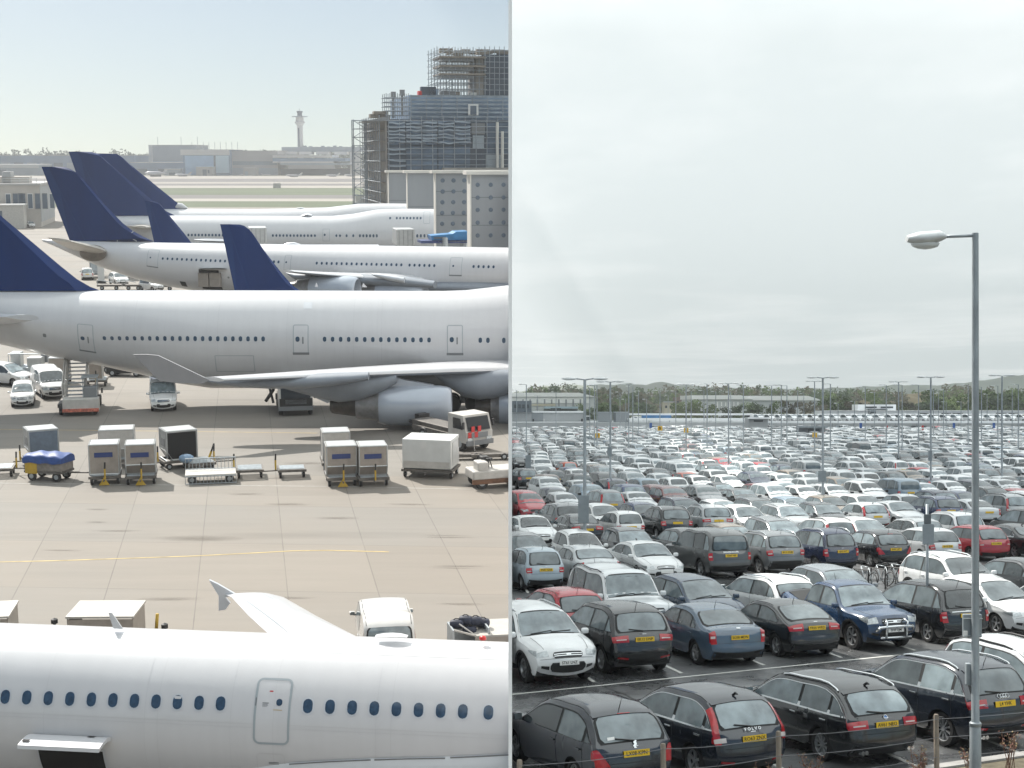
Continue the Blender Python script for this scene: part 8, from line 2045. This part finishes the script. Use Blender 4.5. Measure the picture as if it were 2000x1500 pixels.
SUNL = Vector((-.62, .86, 1.0)).normalized()
SUN = (TL.to_3x3() @ SUNL).normalized()
sl = bpy.data.lights.new('sun', 'SUN'); sl.energy = SUN_E; sl.angle = R(.6); sl.color = (1, .955, .88)
so = bpy.data.objects.new('sun', sl); COL.objects.link(so); so.rotation_euler = SUN.to_track_quat('Z', 'Y').to_euler()
w = bpy.data.worlds.new('World'); sc.world = w; w.use_nodes = True; nt = w.node_tree
bg = nt.nodes['Background']; sky = nt.nodes.new('ShaderNodeTexSky'); sky.sky_type = 'NISHITA'; sky.sun_disc = False
sky.sun_elevation = math.asin(SUNL.z); sky.sun_rotation = math.atan2(SUNL.x, SUNL.y); sky.air_density = 1.2; sky.dust_density = 1.0; sky.ozone_density = 1.6
tc = nt.nodes.new('ShaderNodeTexCoord'); mp = nt.nodes.new('ShaderNodeMapping'); mp.vector_type = 'POINT'
mp.inputs['Rotation'].default_value = (-ALPHA * SKY_TILT, 0, 0)
nt.links.new(tc.outputs['Generated'], mp.inputs[0]); nt.links.new(mp.outputs[0], sky.inputs[0]); nt.links.new(sky.outputs[0], bg.inputs[0])
bg.inputs[1].default_value = SKY_STRENGTH if 'SKY_STRENGTH' in globals() else .10

# the overcast: a real layer of cloud over the car park, lit from above by the same sun
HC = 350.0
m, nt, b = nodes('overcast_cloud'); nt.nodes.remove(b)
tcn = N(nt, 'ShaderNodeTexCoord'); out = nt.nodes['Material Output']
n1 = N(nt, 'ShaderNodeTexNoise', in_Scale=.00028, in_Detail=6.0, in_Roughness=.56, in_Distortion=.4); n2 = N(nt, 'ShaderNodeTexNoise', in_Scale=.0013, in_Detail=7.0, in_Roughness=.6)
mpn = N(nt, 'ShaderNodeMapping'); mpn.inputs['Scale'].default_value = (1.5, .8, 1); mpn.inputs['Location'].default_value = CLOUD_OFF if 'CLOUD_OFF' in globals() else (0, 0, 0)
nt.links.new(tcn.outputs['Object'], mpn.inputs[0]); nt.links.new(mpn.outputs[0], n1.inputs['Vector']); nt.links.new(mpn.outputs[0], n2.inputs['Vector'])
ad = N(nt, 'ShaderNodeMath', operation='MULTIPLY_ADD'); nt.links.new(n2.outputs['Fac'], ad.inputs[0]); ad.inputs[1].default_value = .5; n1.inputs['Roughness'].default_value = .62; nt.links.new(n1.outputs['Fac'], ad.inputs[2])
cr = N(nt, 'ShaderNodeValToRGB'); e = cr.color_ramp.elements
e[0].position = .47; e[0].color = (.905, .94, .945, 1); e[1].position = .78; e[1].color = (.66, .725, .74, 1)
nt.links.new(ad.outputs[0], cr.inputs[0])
# passes more light overhead, out of view, to brighten the cars; dimmer where seen
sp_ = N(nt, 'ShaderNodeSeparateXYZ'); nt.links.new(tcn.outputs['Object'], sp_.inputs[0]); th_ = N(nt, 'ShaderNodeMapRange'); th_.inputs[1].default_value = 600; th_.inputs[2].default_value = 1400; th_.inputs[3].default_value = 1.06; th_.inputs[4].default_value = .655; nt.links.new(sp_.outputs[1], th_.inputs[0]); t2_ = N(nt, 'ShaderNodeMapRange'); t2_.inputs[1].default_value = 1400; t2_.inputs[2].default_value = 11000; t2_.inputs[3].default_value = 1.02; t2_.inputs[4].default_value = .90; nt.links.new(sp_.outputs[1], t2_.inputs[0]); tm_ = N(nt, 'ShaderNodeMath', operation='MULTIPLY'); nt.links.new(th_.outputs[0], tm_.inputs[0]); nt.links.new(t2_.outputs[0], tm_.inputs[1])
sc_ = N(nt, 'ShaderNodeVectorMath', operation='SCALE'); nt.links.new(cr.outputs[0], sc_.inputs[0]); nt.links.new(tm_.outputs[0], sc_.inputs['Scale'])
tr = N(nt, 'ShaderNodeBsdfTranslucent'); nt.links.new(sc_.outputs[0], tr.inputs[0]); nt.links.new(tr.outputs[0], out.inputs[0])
def yl_inv(z): return 0
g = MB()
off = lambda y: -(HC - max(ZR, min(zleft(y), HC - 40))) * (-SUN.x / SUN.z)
rows = [(-900, off(0)), (0, off(0)), (60, off(60)), (150, off(150)), (300, off(300)), (500, off(500)), (760, off(760)), (761, -.03), (4000, -.03), (12000, -.03), (60000, -.03)]  # near rows reach unseen over the apron, added to shade the car park
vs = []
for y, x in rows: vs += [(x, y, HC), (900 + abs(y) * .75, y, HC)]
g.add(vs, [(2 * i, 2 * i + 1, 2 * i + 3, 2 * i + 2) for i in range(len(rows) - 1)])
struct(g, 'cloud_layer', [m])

# the air
if HAZE > 0:
    m, nt, b = nodes('air_haze'); nt.nodes.remove(b); pv = N(nt, 'ShaderNodeVolumePrincipled')
    pv.inputs['Color'].default_value = (.95, .975, 1.0, 1); pv.inputs['Density'].default_value = HAZE; pv.inputs['Anisotropy'].default_value = .25
    nt.links.new(pv.outputs[0], nt.nodes['Material Output'].inputs['Volume'])
    g = MB(); x0, x1, y0, y1, z0, z1 = -1600, 2300, -60, 4300, -40, 329; g.box(((x0 + x1) / 2, (y0 + y1) / 2, (z0 + z1) / 2), (x1 - x0, y1 - y0, z1 - z0))
    ho = g.build('haze', [m]); ho['kind'] = 'stuff'; ho['label'] = 'pale haze that fades the far airfield and hills'
cam = bpy.data.cameras.new('camera'); co = bpy.data.objects.new('camera', cam); COL.objects.link(co)
cam.sensor_width = 36.0; cam.lens = 36.0 * F / 2000.0; cam.clip_end = 90000; cam.clip_start = .3
cam.shift_y = (HORIZON - 750.0) / 2000.0 * 1.0
co.location = (0, 0, 0); co.rotation_euler = (R(90), 0, 0); sc.camera = co
sc.view_settings.view_transform = 'Standard'; sc.view_settings.look = 'None'; sc.view_settings.exposure = EXPO; sc.view_settings.gamma = 1
sc.cycles.use_denoising = True; sc.cycles.max_bounces = 6; sc.cycles.diffuse_bounces = 3; sc.cycles.glossy_bounces = 3; sc.cycles.volume_bounces = 2; sc.cycles.transparent_max_bounces = 6
